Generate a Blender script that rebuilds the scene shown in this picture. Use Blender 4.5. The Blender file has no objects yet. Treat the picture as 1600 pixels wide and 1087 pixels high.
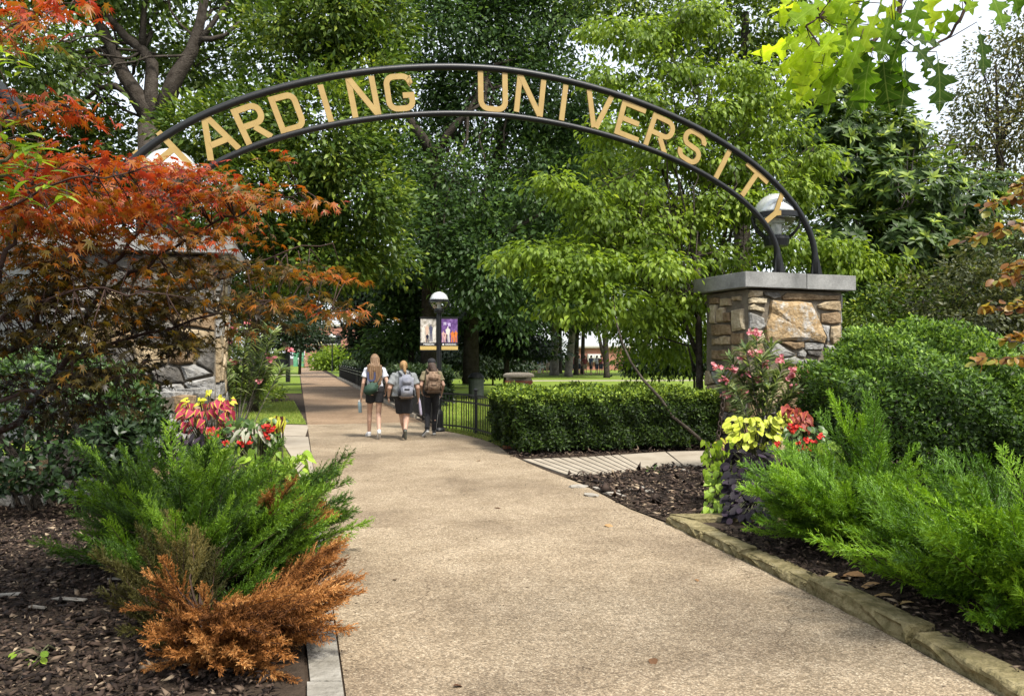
import bpy, bmesh, math, random
import numpy as np
from mathutils import Vector, Matrix

random.seed(7)
rng = np.random.default_rng(7)
scene = bpy.context.scene
COL = scene.collection
PI = math.pi

# ------------------------------------------------------------------ camera
F = 1250.0            # focal length in photograph pixels (photograph 1600 wide)
EYE = 1.65
HOR = 557.0           # horizon row of the photograph
cam_d = bpy.data.cameras.new('camera')
cam_d.sensor_width = 36.0
cam_d.lens = 36.0 * F / 1600.0
cam_d.shift_y = (HOR - 543.5) / 1600.0
cam_d.clip_start = 0.05
cam_d.clip_end = 2000.0
cam = bpy.data.objects.new('camera', cam_d)
cam.location = (0, 0, EYE)
cam.rotation_euler = (math.radians(90), 0, 0)
COL.objects.link(cam)
scene.camera = cam

# ------------------------------------------------------------------ sky, sun, exposure
SUN_EL, SUN_AZ = math.radians(56), math.radians(140)   # azimuth clockwise from +Y
world = bpy.data.worlds.new('World')
scene.world = world
world.use_nodes = True
wn, wl = world.node_tree.nodes, world.node_tree.links
wn.clear()
out = wn.new('ShaderNodeOutputWorld')
sky = wn.new('ShaderNodeTexSky')
sky.sky_type = 'NISHITA'
sky.sun_disc = False
sky.sun_elevation = SUN_EL
sky.sun_rotation = SUN_AZ
sky.air_density = 1.0
sky.dust_density = 3.0
bg1 = wn.new('ShaderNodeBackground'); bg1.inputs['Strength'].default_value = 0.06
bg2 = wn.new('ShaderNodeBackground')                 # bright overcast cloud layer
bg2.inputs['Color'].default_value = (0.95, 0.98, 1.0, 1)
bg2.inputs['Strength'].default_value = 0.58
add = wn.new('ShaderNodeAddShader')
wl.new(sky.outputs[0], bg1.inputs['Color'])
wl.new(bg1.outputs[0], add.inputs[0]); wl.new(bg2.outputs[0], add.inputs[1])
wl.new(add.outputs[0], out.inputs['Surface'])
sun_d = bpy.data.lights.new('sun', 'SUN')
sun_d.energy = 4.4
sun_d.angle = math.radians(11)
sun_d.color = (1.0, 0.95, 0.86)
sun = bpy.data.objects.new('sun', sun_d)
sv = Vector((math.sin(SUN_AZ) * math.cos(SUN_EL), math.cos(SUN_AZ) * math.cos(SUN_EL), math.sin(SUN_EL)))
sun.rotation_euler = (-sv).to_track_quat('-Z', 'Y').to_euler()
sun.location = (10, -10, 30)
COL.objects.link(sun)
vs = scene.view_settings
vs.view_transform = 'Standard'
vs.look = 'None'
vs.gamma = 1.0
vs.use_curve_mapping = False
vs.exposure = 0.85
cy = scene.cycles
cy.max_bounces = 6; cy.diffuse_bounces = 2; cy.glossy_bounces = 2
cy.transmission_bounces = 4; cy.transparent_max_bounces = 6
cy.use_denoising = True
cy.caustics_reflective = False; cy.caustics_refractive = False

# ------------------------------------------------------------------ helpers: coordinates
def at(px, Y, py):
    return Vector(((px - 800.0) / F * Y, Y, EYE - (py - HOR) / F * Y))
def gnd(px, py, z=0.0):
    Y = (EYE - z) * F / (py - HOR)
    return Vector(((px - 800.0) / F * Y, Y, z))

# ------------------------------------------------------------------ helpers: objects
def link(o, parent=None):
    COL.objects.link(o)
    if parent is not None: o.parent = parent
    return o
def tag(o, label=None, cat=None, group=None, kind=None):
    if label: o['label'] = label
    if cat: o['category'] = cat
    if group: o['group'] = group
    if kind: o['kind'] = kind
    return o
def thing(name, label, cat, loc=(0, 0, 0), rz=0.0, group=None):
    o = bpy.data.objects.new(name, None)
    o.empty_display_size = 0.1
    o.location = loc; o.rotation_euler = (0, 0, rz)
    COL.objects.link(o)
    return tag(o, label, cat, group)
def root_loc(p):
    v = Vector((0, 0, 0))
    while p is not None:
        v += Vector(p.location); p = p.parent
    return v
def pt(name, me, m, parent=None, world=True, kind=None, loc=None, rot=None, scale=None):
    """link a mesh as one object; world=True: mesh given in world coordinates under an unrotated parent"""
    o = bpy.data.objects.new(name, me)
    if m is not None and len(me.materials) == 0: me.materials.append(m)
    if parent is not None and world and loc is None:
        me.transform(Matrix.Translation(-root_loc(parent)))
    if loc is not None: o.location = loc
    if rot is not None: o.rotation_euler = rot
    if scale is not None: o.scale = scale
    link(o, parent)
    if kind: o['kind'] = kind
    return o

class MB:
    def __init__(s): s.v = []; s.f = []
    def add(s, vs_, fs_):
        b = len(s.v)
        s.v += [tuple(v) for v in vs_]
        s.f += [tuple(i + b for i in f) for f in fs_]
        return s
    def box(s, c, size, R=None, jit=0.0):
        hx, hy, hz = size[0] / 2, size[1] / 2, size[2] / 2
        vs_ = []
        for dx, dy, dz in ((-1,-1,-1),(1,-1,-1),(1,1,-1),(-1,1,-1),(-1,-1,1),(1,-1,1),(1,1,1),(-1,1,1)):
            p = Vector((dx*hx + random.uniform(-jit, jit), dy*hy + random.uniform(-jit, jit), dz*hz + random.uniform(-jit, jit)))
            if R is not None: p = R @ p
            vs_.append(p + Vector(c))
        return s.add(vs_, [(0,3,2,1),(4,5,6,7),(0,1,5,4),(1,2,6,5),(2,3,7,6),(3,0,4,7)])
    def bar(s, p0, p1, w, h, up=(0, 0, 1)):
        p0, p1 = Vector(p0), Vector(p1)
        d = p1 - p0; L = d.length; d.normalize()
        x = d.cross(Vector(up))
        if x.length < 1e-4: x = d.cross(Vector((0, 1, 0)))
        x.normalize(); z = x.cross(d)
        R = Matrix((x, d, z)).transposed()
        return s.box((p0 + p1) / 2, (w, L, h), R)
    def tube(s, pts, radii, n=8, cap=True):
        pts = [Vector(p) for p in pts]
        if not hasattr(radii, '__len__'): radii = [radii] * len(pts)
        vs_, fs_ = [], []
        ref = None
        for i, p in enumerate(pts):
            d = (pts[min(i + 1, len(pts) - 1)] - pts[max(i - 1, 0)])
            if d.length < 1e-9: d = Vector((0, 0, 1))
            d.normalize()
            if ref is None:
                ref = d.orthogonal().normalized()
            x = (ref - d * ref.dot(d))
            if x.length < 1e-6: x = d.orthogonal()
            x.normalize(); ref = x; y = d.cross(x)
            for k in range(n):
                a = 2 * PI * k / n
                vs_.append(p + (x * math.cos(a) + y * math.sin(a)) * radii[i])
        for i in range(len(pts) - 1):
            for k in range(n):
                k2 = (k + 1) % n
                fs_.append((i*n + k, i*n + k2, (i+1)*n + k2, (i+1)*n + k))
        if cap:
            fs_.append(tuple(range(n - 1, -1, -1)))
            fs_.append(tuple((len(pts) - 1) * n + k for k in range(n)))
        return s.add(vs_, fs_)
    def lathe(s, prof, c=(0, 0, 0), n=20):
        vs_, fs_ = [], []
        for r, z in prof:
            for k in range(n):
                a = 2 * PI * k / n
                vs_.append((c[0] + max(r, 1e-4) * math.cos(a), c[1] + max(r, 1e-4) * math.sin(a), c[2] + z))
        for i in range(len(prof) - 1):
            for k in range(n):
                k2 = (k + 1) % n
                fs_.append((i*n + k, i*n + k2, (i+1)*n + k2, (i+1)*n + k))
        fs_.append(tuple(range(n - 1, -1, -1)))
        fs_.append(tuple((len(prof) - 1) * n + k for k in range(n)))
        return s.add(vs_, fs_)
    def prism(s, poly, z0, z1):
        n = len(poly)
        vs_ = [(p[0], p[1], z0) for p in poly] + [(p[0], p[1], z1) for p in poly]
        fs_ = [tuple(range(n - 1, -1, -1)), tuple(range(n, 2*n))]
        for k in range(n):
            k2 = (k + 1) % n
            fs_.append((k, k2, n + k2, n + k))
        return s.add(vs_, fs_)
    def mesh(s, name, smooth=False):
        me = bpy.data.meshes.new(name)
        me.from_pydata([tuple(v) for v in s.v], [], s.f)
        if smooth: me.polygons.foreach_set('use_smooth', [True] * len(me.polygons))
        me.update()
        return me
    def build(s, name, m, parent=None, smooth=False, world=True, kind=None):
        return pt(name, s.mesh(name, smooth), m, parent, world, kind)

def np_mesh(name, V, faces_flat, loop_start, rnd=None, smooth=False):
    me = bpy.data.meshes.new(name)
    me.vertices.add(len(V)); me.vertices.foreach_set('co', np.ascontiguousarray(V, dtype=np.float32).ravel())
    me.loops.add(len(faces_flat)); me.loops.foreach_set('vertex_index', np.ascontiguousarray(faces_flat, dtype=np.int32))
    me.polygons.add(len(loop_start)); me.polygons.foreach_set('loop_start', np.ascontiguousarray(loop_start, dtype=np.int32))
    if smooth: me.polygons.foreach_set('use_smooth', np.ones(len(loop_start), dtype=bool))
    me.update(calc_edges=True)
    if rnd is not None:
        a = me.attributes.new('rnd', 'FLOAT', 'FACE')
        a.data.foreach_set('value', np.ascontiguousarray(rnd, dtype=np.float32))
    return me

# leaf templates: x = half width, y = along the leaf (0..1), z = up
def T(v, f): return (np.array(v, dtype=np.float64), f)
LEAF2 = T([(0,0,0),(-.27,.48,.06),(0,1,-.12),(.27,.48,.06)], [(0,3,2),(0,2,1)])
LEAF4 = T([(0,0,0),(-.24,.38,.07),(.24,.38,.07),(0,.5,-.01),(0,1,-.22)], [(0,3,1),(0,2,3),(3,4,1),(3,2,4)])
LEAF_LONG = T([(0,0,0),(-.13,.4,.04),(.13,.4,.04),(0,.5,0),(0,1,-.14)], [(0,3,1),(0,2,3),(3,4,1),(3,2,4)])
LEAF8 = T([(0,0,0),(-.17,.22,.05),(0,.25,0),(.17,.22,.05),(-.25,.5,.06),(0,.5,.0),(.25,.5,.06),(-.15,.8,.0),(0,.8,-.06),(.15,.8,.0),(0,1,-.2)],
          [(0,2,1),(0,3,2),(1,2,5,4),(2,3,6,5),(4,5,8,7),(5,6,9,8),(7,8,10),(8,9,10)])
NEEDLE = T([(0,0,0),(-.1,.4,.03),(0,1,0),(.1,.4,.03)], [(0,3,2,1)])
BLADE = T([(-.05,0,0),(.05,0,0),(.02,.6,.06),(0,1,.25)], [(0,1,2),(0,2,3)])
CHIP = T([(-.22,0,0),(.2,.05,.0),(.0,1,.02),(.05,.5,.16)], [(0,1,3),(1,2,3),(2,0,3),(0,2,1)])

def norm(a): return a / np.maximum(np.linalg.norm(a, axis=1, keepdims=True), 1e-9)
def scatter(tmpl, P, D, N, S):
    tv, tf = tmpl
    D = norm(D); X = np.cross(D, N)
    bad = np.linalg.norm(X, axis=1) < 1e-4
    X[bad] = np.cross(D[bad], np.array([1.0, 0.3, 0.2]))
    X = norm(X); Nn = np.cross(X, D)
    n, k = len(P), len(tv)
    V = P[:, None, :] + S[:, None, None] * (tv[None, :, 0:1] * X[:, None, :] + tv[None, :, 1:2] * D[:, None, :] + tv[None, :, 2:3] * Nn[:, None, :])
    V = V.reshape(-1, 3)
    fl = np.concatenate([np.array(f) for f in tf]); sizes = np.array([len(f) for f in tf])
    FL = (np.arange(n)[:, None] * k + fl[None, :]).ravel()
    st = np.concatenate([[0], np.cumsum(sizes)[:-1]])
    LS = (np.arange(n)[:, None] * sizes.sum() + st[None, :]).ravel()
    return V, FL, LS, len(tf)
def leaf_mesh(name, tmpl, P, D, N, S, rnd=None):
    V, FL, LS, nf = scatter(tmpl, P, D, N, S)
    if rnd is None: rnd = rng.random(len(P))
    return np_mesh(name, V, FL, LS, np.repeat(rnd, nf))
def sph(n):
    u = rng.normal(size=(n, 3)); return norm(u)

def clumps(lobes, n, inner=.45):
    """clump centres and outward directions spread through ellipsoid lobes (cx,cy,cz,rx,ry,rz)"""
    L = np.array(lobes, dtype=float)
    w = (L[:, 3] * L[:, 5] + L[:, 4] * L[:, 5] + L[:, 3] * L[:, 4]); w /= w.sum()
    idx = rng.choice(len(L), n, p=w)
    u = sph(n)
    r = inner + (1 - inner) * rng.random(n) ** .45
    C = L[idx, :3] + u * r[:, None] * L[idx, 3:6]
    O = norm(u / L[idx, 3:6])
    return C, O, r
def crown(name, m, parent, lobes, ncl, nleaf, cr, size, tmpl=LEAF2, inner=.45, flat=.7, droop=.35, out_=.8, rand=.7, jitter=.35, tint=.55, up=.8):
    C, O, r = clumps(lobes, ncl, inner)
    n = ncl * nleaf
    ci = np.repeat(np.arange(ncl), nleaf)
    off = rng.normal(size=(n, 3)) * .5
    rr = cr * (.6 + .8 * rng.random(ncl))
    off[:, 2] *= flat
    P = C[ci] + off * rr[ci][:, None]
    D = O[ci] * out_ + norm(off) * .9 + rng.normal(size=(n, 3)) * rand * .5 + np.array([0, 0, -droop])
    N = np.tile(np.array([0, 0, up]), (n, 1)) + O[ci] * .5 + rng.normal(size=(n, 3)) * .45
    S = size * (1 - jitter + 2 * jitter * rng.random(n))
    rc = rng.random(ncl)
    rn = np.clip(tint * rc[ci] + (1 - tint) * rng.random(n), 0, .999)
    me = leaf_mesh(name, tmpl, P, D, N, S, rn)
    return pt(name, me, m, parent, kind='stuff')

# ------------------------------------------------------------------ materials
def new_mat(name):
    m = bpy.data.materials.new(name); m.use_nodes = True
    m.node_tree.nodes.clear()
    o = m.node_tree.nodes.new('ShaderNodeOutputMaterial')
    return m, m.node_tree.nodes, m.node_tree.links, o
K_S = .80          # overall reflectance of hard surfaces
def ramp_of(nodes, cols):
    r = nodes.new('ShaderNodeValToRGB')
    e = r.color_ramp.elements
    while len(e) < len(cols): e.new(.5)
    for k, (p, c) in enumerate(cols):
        e[k].position = p; e[k].color = (*c, 1)
    return r
def surf_mat(name, cols, scale=6.0, rough=.8, bump=.3, bscale=None, detail=6, metallic=0, spec=.35, coord='Object', dist=.02, second=None):
    """noise between colours, with bump; second=(scale, colours, amount) multiplies a finer grain in"""
    m, n, l, o = new_mat(name)
    b = n.new('ShaderNodeBsdfPrincipled')
    tc = n.new('ShaderNodeNewGeometry') if coord == 'World' else n.new('ShaderNodeTexCoord')
    src = tc.outputs['Position'] if coord == 'World' else tc.outputs[coord]
    t = n.new('ShaderNodeTexNoise'); t.inputs['Scale'].default_value = scale; t.inputs['Detail'].default_value = detail
    t.inputs['Roughness'].default_value = .65
    l.new(src, t.inputs['Vector'])
    r = ramp_of(n, [(p, tuple(x * K_S for x in c)) for p, c in cols])
    l.new(t.outputs['Fac'], r.inputs[0])
    colout = r.outputs[0]
    if second:
        t3 = n.new('ShaderNodeTexNoise'); t3.inputs['Scale'].default_value = second[0]; t3.inputs['Detail'].default_value = 4
        l.new(src, t3.inputs['Vector'])
        r3 = ramp_of(n, second[1]); l.new(t3.outputs['Fac'], r3.inputs[0])
        mx = n.new('ShaderNodeMix'); mx.data_type = 'RGBA'; mx.blend_type = 'MULTIPLY'
        mx.inputs[0].default_value = second[2]
        l.new(colout, mx.inputs[6]); l.new(r3.outputs[0], mx.inputs[7]); colout = mx.outputs[2]
    l.new(colout, b.inputs['Base Color'])
    b.inputs['Roughness'].default_value = rough
    b.inputs['Metallic'].default_value = metallic
    b.inputs['Specular IOR Level'].default_value = spec
    if bump:
        t2 = n.new('ShaderNodeTexNoise'); t2.inputs['Scale'].default_value = bscale or scale * 5; t2.inputs['Detail'].default_value = 5
        l.new(src, t2.inputs['Vector'])
        bp = n.new('ShaderNodeBump'); bp.inputs['Strength'].default_value = bump; bp.inputs['Distance'].default_value = dist
        l.new(t2.outputs['Fac'], bp.inputs['Height']); l.new(bp.outputs[0], b.inputs['Normal'])
    l.new(b.outputs[0], o.inputs['Surface'])
    return m
def flat_mat(name, c, rough=.6, metallic=0, spec=.4):
    return surf_mat(name, [(.3, tuple(x * .85 for x in c)), (.7, tuple(min(1, x * 1.1) for x in c))], 9, rough, .08, 60, 3, metallic, spec)
def leaf_mat(name, cols, rough=.5, trans=.35, tcol=1.6, spec=.32, coord_attr=True, veins=0):
    m, n, l, o = new_mat(name)
    at_ = n.new('ShaderNodeAttribute'); at_.attribute_name = 'rnd'
    oi = n.new('ShaderNodeObjectInfo')
    ad = n.new('ShaderNodeMath'); ad.operation = 'ADD'
    if coord_attr:
        l.new(at_.outputs['Fac'], ad.inputs[0]); ad.inputs[1].default_value = 0.0
    else:
        l.new(oi.outputs['Random'], ad.inputs[0]); ad.inputs[1].default_value = 0.0
    r = ramp_of(n, [(p, tuple(x * (.55 + .40 * p) for x in c)) for p, c in cols]); l.new(ad.outputs[0], r.inputs[0])
    b = n.new('ShaderNodeBsdfPrincipled')
    colo = r.outputs[0]
    if veins:           # pale midrib and slanting side veins, in the leaf's own coordinates
        tc = n.new('ShaderNodeTexCoord'); sx = n.new('ShaderNodeSeparateXYZ'); l.new(tc.outputs['Object'], sx.inputs[0])
        def mth(op, a, b_=None, c_=None):
            q = n.new('ShaderNodeMath'); q.operation = op
            for i_, v_ in enumerate((a, b_, c_)):
                if v_ is None: continue
                if isinstance(v_, (int, float)): q.inputs[i_].default_value = v_
                else: l.new(v_, q.inputs[i_])
            return q.outputs[0]
        ax = mth('ABSOLUTE', sx.outputs['X'])
        side = mth('PINGPONG', mth('MULTIPLY', mth('MULTIPLY_ADD', ax, -.85, sx.outputs['Y']), veins), .5)
        vv = mth('MAXIMUM', mth('LESS_THAN', ax, .012), mth('MULTIPLY', mth('LESS_THAN', side, .06), .6))
        nz_ = n.new('ShaderNodeTexNoise'); nz_.inputs['Scale'].default_value = 6; l.new(tc.outputs['Object'], nz_.inputs['Vector'])
        nr = ramp_of(n, [(.3, (.72, .74, .7)), (.7, (1.15, 1.12, 1.1))]); l.new(nz_.outputs['Fac'], nr.inputs[0])
        mm = n.new('ShaderNodeMix'); mm.data_type = 'RGBA'; mm.blend_type = 'MULTIPLY'; mm.inputs[0].default_value = 1; l.new(colo, mm.inputs[6]); l.new(nr.outputs[0], mm.inputs[7])
        vm_ = n.new('ShaderNodeMix'); vm_.data_type = 'RGBA'; vm_.blend_type = 'SCREEN'; vm_.inputs[7].default_value = (.07, .08, .03, 1); l.new(vv, vm_.inputs[0]); l.new(mm.outputs[2], vm_.inputs[6]); colo = vm_.outputs[2]
    l.new(colo, b.inputs['Base Color'])
    b.inputs['Roughness'].default_value = rough
    b.inputs['Specular IOR Level'].default_value = spec
    tr = n.new('ShaderNodeBsdfTranslucent')
    mul = n.new('ShaderNodeMix'); mul.data_type = 'RGBA'; mul.blend_type = 'MULTIPLY'; mul.inputs[0].default_value = 1
    mul.inputs[7].default_value = (tcol * 1.05, tcol, tcol * .55, 1)
    l.new(colo, mul.inputs[6]); l.new(mul.outputs[2], tr.inputs['Color'])
    mx = n.new('ShaderNodeMixShader'); mx.inputs[0].default_value = trans
    l.new(b.outputs[0], mx.inputs[1]); l.new(tr.outputs[0], mx.inputs[2])
    l.new(mx.outputs[0], o.inputs['Surface'])
    return m
def leaf_pair(name, cols, **k):
    """the same leaf surface for joined leaves (tint per face) and for single leaf objects (tint per object)"""
    return leaf_mat(name, cols, **k), leaf_mat(name + '_single', cols, coord_attr=False, **k)

M_bark = surf_mat('bark_dark', [(.3, (.035, .028, .022)), (.7, (.10, .085, .07))], 5, .95, .9, 22, coord='World', spec=.1, dist=.05)
M_bark_grey = surf_mat('bark_grey', [(.3, (.10, .09, .075)), (.7, (.24, .22, .19))], 3, .95, .9, 12, coord='World', spec=.1, dist=.05)
M_twig = surf_mat('twig', [(.3, (.03, .018, .014)), (.7, (.075, .045, .035))], 12, .85, .4, 60, coord='World', spec=.2)
M_stem = surf_mat('green_stem', [(.3, (.06, .07, .03)), (.7, (.13, .13, .07))], 12, .8, .3, 60, coord='World', spec=.2)
M_black = flat_mat('black_iron', (.008, .009, .010), .42, 0, .35)
M_gold = surf_mat('gold_paint', [(.3, (.345, .225, .065)), (.7, (.42, .29, .095))], 6, .55, .1, 80, 4, 0, .4)
M_conc = surf_mat('cap_concrete', [(.25, (.15, .15, .145)), (.5, (.27, .27, .26)), (.75, (.39, .39, .375))], 2.2, .9, .35, 60, 7, coord='World', second=(28, [(.3, (.75, .75, .74)), (.7, (1, 1, 1))], .8))
M_mortar = surf_mat('mortar', [(.3, (.11, .09, .068)), (.7, (.22, .19, .145))], 7, .95, .7, 40, coord='World', spec=.15)

# ================================================================== SETTING
def path_mat(name, tint):
    m, n, l, o = new_mat(name)
    g = n.new('ShaderNodeNewGeometry')
    v = n.new('ShaderNodeTexVoronoi'); v.inputs['Scale'].default_value = 120
    l.new(g.outputs['Position'], v.inputs['Vector'])
    sep = n.new('ShaderNodeSeparateColor'); l.new(v.outputs['Color'], sep.inputs[0])
    r = ramp_of(n, [(0, tuple(c * .5 for c in tint)), (.3, tuple(c * .78 for c in tint)), (.6, tint), (.85, tuple(min(1, c * 1.35) for c in tint)), (1, tuple(min(1, c * x) for c, x in zip(tint, (1.7, 1.85, 2.0))))])
    l.new(sep.outputs[0], r.inputs[0])
    def noise(scale, cols, fac, prev, rough=.6):
        t = n.new('ShaderNodeTexNoise'); t.inputs['Scale'].default_value = scale; t.inputs['Detail'].default_value = 6
        t.inputs['Roughness'].default_value = rough
        l.new(g.outputs['Position'], t.inputs['Vector'])
        rr = ramp_of(n, cols); l.new(t.outputs['Fac'], rr.inputs[0])
        mx = n.new('ShaderNodeMix'); mx.data_type = 'RGBA'; mx.blend_type = 'MULTIPLY'; mx.inputs[0].default_value = fac
        l.new(prev, mx.inputs[6]); l.new(rr.outputs[0], mx.inputs[7]); return mx.outputs[2]
    c = noise(.55, [(.36, (.64, .61, .59)), (.48, (.9, .88, .86)), (.62, (1.1, 1.1, 1.1))], .9, r.outputs[0])
    c = noise(3.0, [(.3, (.8, .77, .72)), (.65, (1.1, 1.1, 1.1))], .7, c)
    c = noise(26, [(.35, (.6, .57, .53)), (.55, (1.05, 1.05, 1.05))], .6, c)
    # hairline cracks, broken up by noise
    wv = n.new('ShaderNodeTexNoise'); wv.inputs['Scale'].default_value = 1.6; wv.inputs['Detail'].default_value = 5; l.new(g.outputs['Position'], wv.inputs['Vector'])
    vm = n.new('ShaderNodeVectorMath'); vm.operation = 'MULTIPLY_ADD'; vm.inputs[1].default_value = (.9, .9, 0); l.new(wv.outputs['Color'], vm.inputs[0]); l.new(g.outputs['Position'], vm.inputs[2])
    ve = n.new('ShaderNodeTexVoronoi'); ve.feature = 'DISTANCE_TO_EDGE'; ve.inputs['Scale'].default_value = .38; l.new(vm.outputs[0], ve.inputs['Vector'])
    er = ramp_of(n, [(0, (.55, .52, .5)), (.0035, (1, 1, 1))]); l.new(ve.outputs['Distance'], er.inputs[0])
    mk = n.new('ShaderNodeTexNoise'); mk.inputs['Scale'].default_value = .7; l.new(g.outputs['Position'], mk.inputs['Vector'])
    mr = ramp_of(n, [(.50, (0, 0, 0)), (.56, (1, 1, 1))]); l.new(mk.outputs['Fac'], mr.inputs[0])
    cm = n.new('ShaderNodeMix'); cm.data_type = 'RGBA'; cm.blend_type = 'MULTIPLY'; l.new(mr.outputs[0], cm.inputs[0]); l.new(c, cm.inputs[6]); l.new(er.outputs[0], cm.inputs[7]); c = cm.outputs[2]
    b = n.new('ShaderNodeBsdfPrincipled'); b.inputs['Roughness'].default_value = .82; b.inputs['Specular IOR Level'].default_value = .25
    l.new(c, b.inputs['Base Color'])
    bp = n.new('ShaderNodeBump'); bp.inputs['Strength'].default_value = .5; bp.inputs['Distance'].default_value = .006; bp.invert = True
    l.new(v.outputs['Distance'], bp.inputs['Height']); l.new(bp.outputs[0], b.inputs['Normal'])
    l.new(b.outputs[0], o.inputs['Surface'])
    return m
M_path = path_mat('exposed_aggregate', (.262, .208, .143))
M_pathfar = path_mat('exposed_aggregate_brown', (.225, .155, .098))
M_soil = surf_mat('soil', [(.3, (.03, .022, .016)), (.7, (.075, .055, .04))], 9, .95, .8, 45, coord='World', spec=.1)
M_grass_base = surf_mat('lawn_base', [(.3, (.12, .18, .025)), (.55, (.19, .26, .04)), (.75, (.26, .31, .065))], 1.3, .9, .6, 70, 8, coord='World', spec=.1, second=(40, [(.3, (.6, .65, .5)), (.7, (1.1, 1.1, 1))], .8))
M_walk = surf_mat('walk_concrete', [(.3, (.30, .255, .195)), (.7, (.43, .38, .305))], 2.0, .9, .2, 70, 7, coord='World', second=(60, [(.3, (.82, .8, .78)), (.7, (1, 1, 1))], .7))
M_edge = surf_mat('edging_concrete', [(.3, (.15, .138, .112)), (.5, (.27, .252, .215)), (.7, (.39, .37, .33))], 6.0, .9, .8, 30, 8, coord='World')

def sheet(name, poly, z, m, kind='structure', thick=None):
    b = MB()
    if thick: b.prism(poly, z - thick, z)
    else: b.add([(p[0], p[1], z) for p in poly], [tuple(range(len(poly)))])
    o = b.build(name, m); o['kind'] = kind
    return o
def LE(Y): return -.81 - .2679 * (Y - 3.9)            # left edge of the path

sheet('ground', [(-400, -60), (400, -60), (400, 700), (-400, 700)], 0.0, M_soil)

RE = [(2.9, -6), (2.62, 1.5), (2.35, 3.89), (2.21, 4.8), (2.0, 5.83), (1.84, 6.49), (1.67, 7.21), (1.52, 7.87), (1.27, 8.6), (.90, 10.3), (.46, 11.6), (.2, 12.5), (-.08, 13.6), (-.28, 14.9), (-.62, 15.9), (-1.05, 16.9), (-1.66, 17.86), (-2.70, 21.7)]
def path_between(y0, y1):
    """polygon of the walk between two cuts square to its axis"""
    def cut(y):     # cut line through the left edge at Y=y, square to the path
        return Vector((LE(y), y))
    pts = RE + [(-13.35, 60.7), (-26.7, 110.0), (-30.7, 126.0)]
    ax = Vector((-.2588, .9659))
    def s_of(p): return Vector((p[0], p[1])).dot(ax)
    s0, s1 = s_of(cut(y0)), s_of(cut(y1))
    right = []
    for a, b in zip(pts[:-1], pts[1:]):
        sa, sb = s_of(a), s_of(b)
        for sx in (s0, s1):
            if sa < sx <= sb:
                t = (sx - sa) / (sb - sa); right.append((sx, (a[0] + (b[0]-a[0]) * t, a[1] + (b[1]-a[1]) * t)))
        if s0 < sb < s1: right.append((sb, b))
    right.sort()
    return [(LE(y0), y0)] + [p for _, p in right] + [(LE(y1), y1)]
sheet('path', path_between(-5, 7.55), .012, M_path, thick=.06)
sheet('path', path_between(7.562, 13.6), .012, M_path, thick=.06)
sheet('path', path_between(13.615, 19.3), .012, M_path, thick=.06)
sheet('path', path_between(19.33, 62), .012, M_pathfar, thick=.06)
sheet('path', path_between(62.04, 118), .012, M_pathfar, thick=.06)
# concrete strip crossing to the left of the walk, and the loose ends of concrete beside it
sheet('pavement', [(LE(19.25) + .05, 19.2), (-9.5, 19.3 + 1.0), (-9.5, 17.9), (LE(16.6) - .05, 16.5)], .009, M_walk, thick=.05)
sheet('pavement', [(LE(16.4) - .02, 16.4), (LE(16.6) - .62, 16.55), (LE(13.2) - .34, 13.2), (LE(9.6) - .17, 9.6), (LE(9.6), 9.6)], .009, M_walk, thick=.05)
sheet('pavement', [(1.0, 53.5), (15, 54.5), (15, 56.5), (1.0, 55.5)], .012, M_walk, thick=.04)
sheet('pavement', [(LE(70), 70), (-34, 73), (-34, 75), (LE(72), 72)], .012, M_walk, thick=.04)
# lawns
sheet('lawn', [(-1.5, 18.4), (-.62, 17.2), (-.05, 15.4), (3.5, 15.6), (9, 17), (80, 20), (80, 200), (-22, 200), (-26.0, 110), (-13.0, 60.7), (-2.5, 21.9)], .006, M_grass_base)
sheet('lawn', [(LE(19.5) - .02, 19.5), (-10.5, 20.9), (-10.5, 28.2), (-8.2, 28.4), (LE(30) - .25, 29.6)], .006, M_grass_base)
sheet('lawn', [(LE(16.5) - .65, 16.4), (-9.5, 17.6), (-9.5, 12.6), (-3.9, 12.2), (LE(11.5) - .3, 11.5), (LE(13.2) - .36, 13.2)], .006, M_grass_base)
sheet('lawn', [(LE(36) - .05, 36), (-60, 36), (-60, 150), (-37, 150), (LE(118) - .1, 118)], .005, M_grass_base)

# edging slabs along the left side of the walk
edge = thing('edging_strip', 'pale rough stone edging slabs set flush along the left side of the path', 'kerb', (LE(6), 6, 0)); edge['kind'] = 'structure'
yy = .5
while yy < 10.4:
    L = random.uniform(.55, .95)
    y1 = min(yy + L, 10.5)
    b = MB(); w0, w1 = random.uniform(.17, .2), random.uniform(.17, .2)
    b.prism([(LE(yy) - w0, yy), (LE(yy) - .012, yy), (LE(y1 - .015) - .012, y1 - .015), (LE(y1 - .015) - w1, y1 - .015)], -.05, .022 + random.uniform(-.004, .006))
    b.build('edging_slab', M_edge, edge)
    yy = y1
# concrete kerb along the foot of the long fence
fk = thing('fence_kerb', 'low beige concrete kerb running along the foot of the long black fence', 'kerb', (-2.6, 21, 0)); fk['kind'] = 'structure'
p0, p1 = Vector((-2.55, 21.4, 0)), Vector((-13.25, 60.9, 0))
for k in range(18):
    a, c = p0.lerp(p1, k / 18), p0.lerp(p1, (k + .985) / 18)
    MB().bar(a + Vector((0, 0, .04)), c + Vector((0, 0, .04)), .16, .14).build('kerb_block', M_walk, fk)

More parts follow.
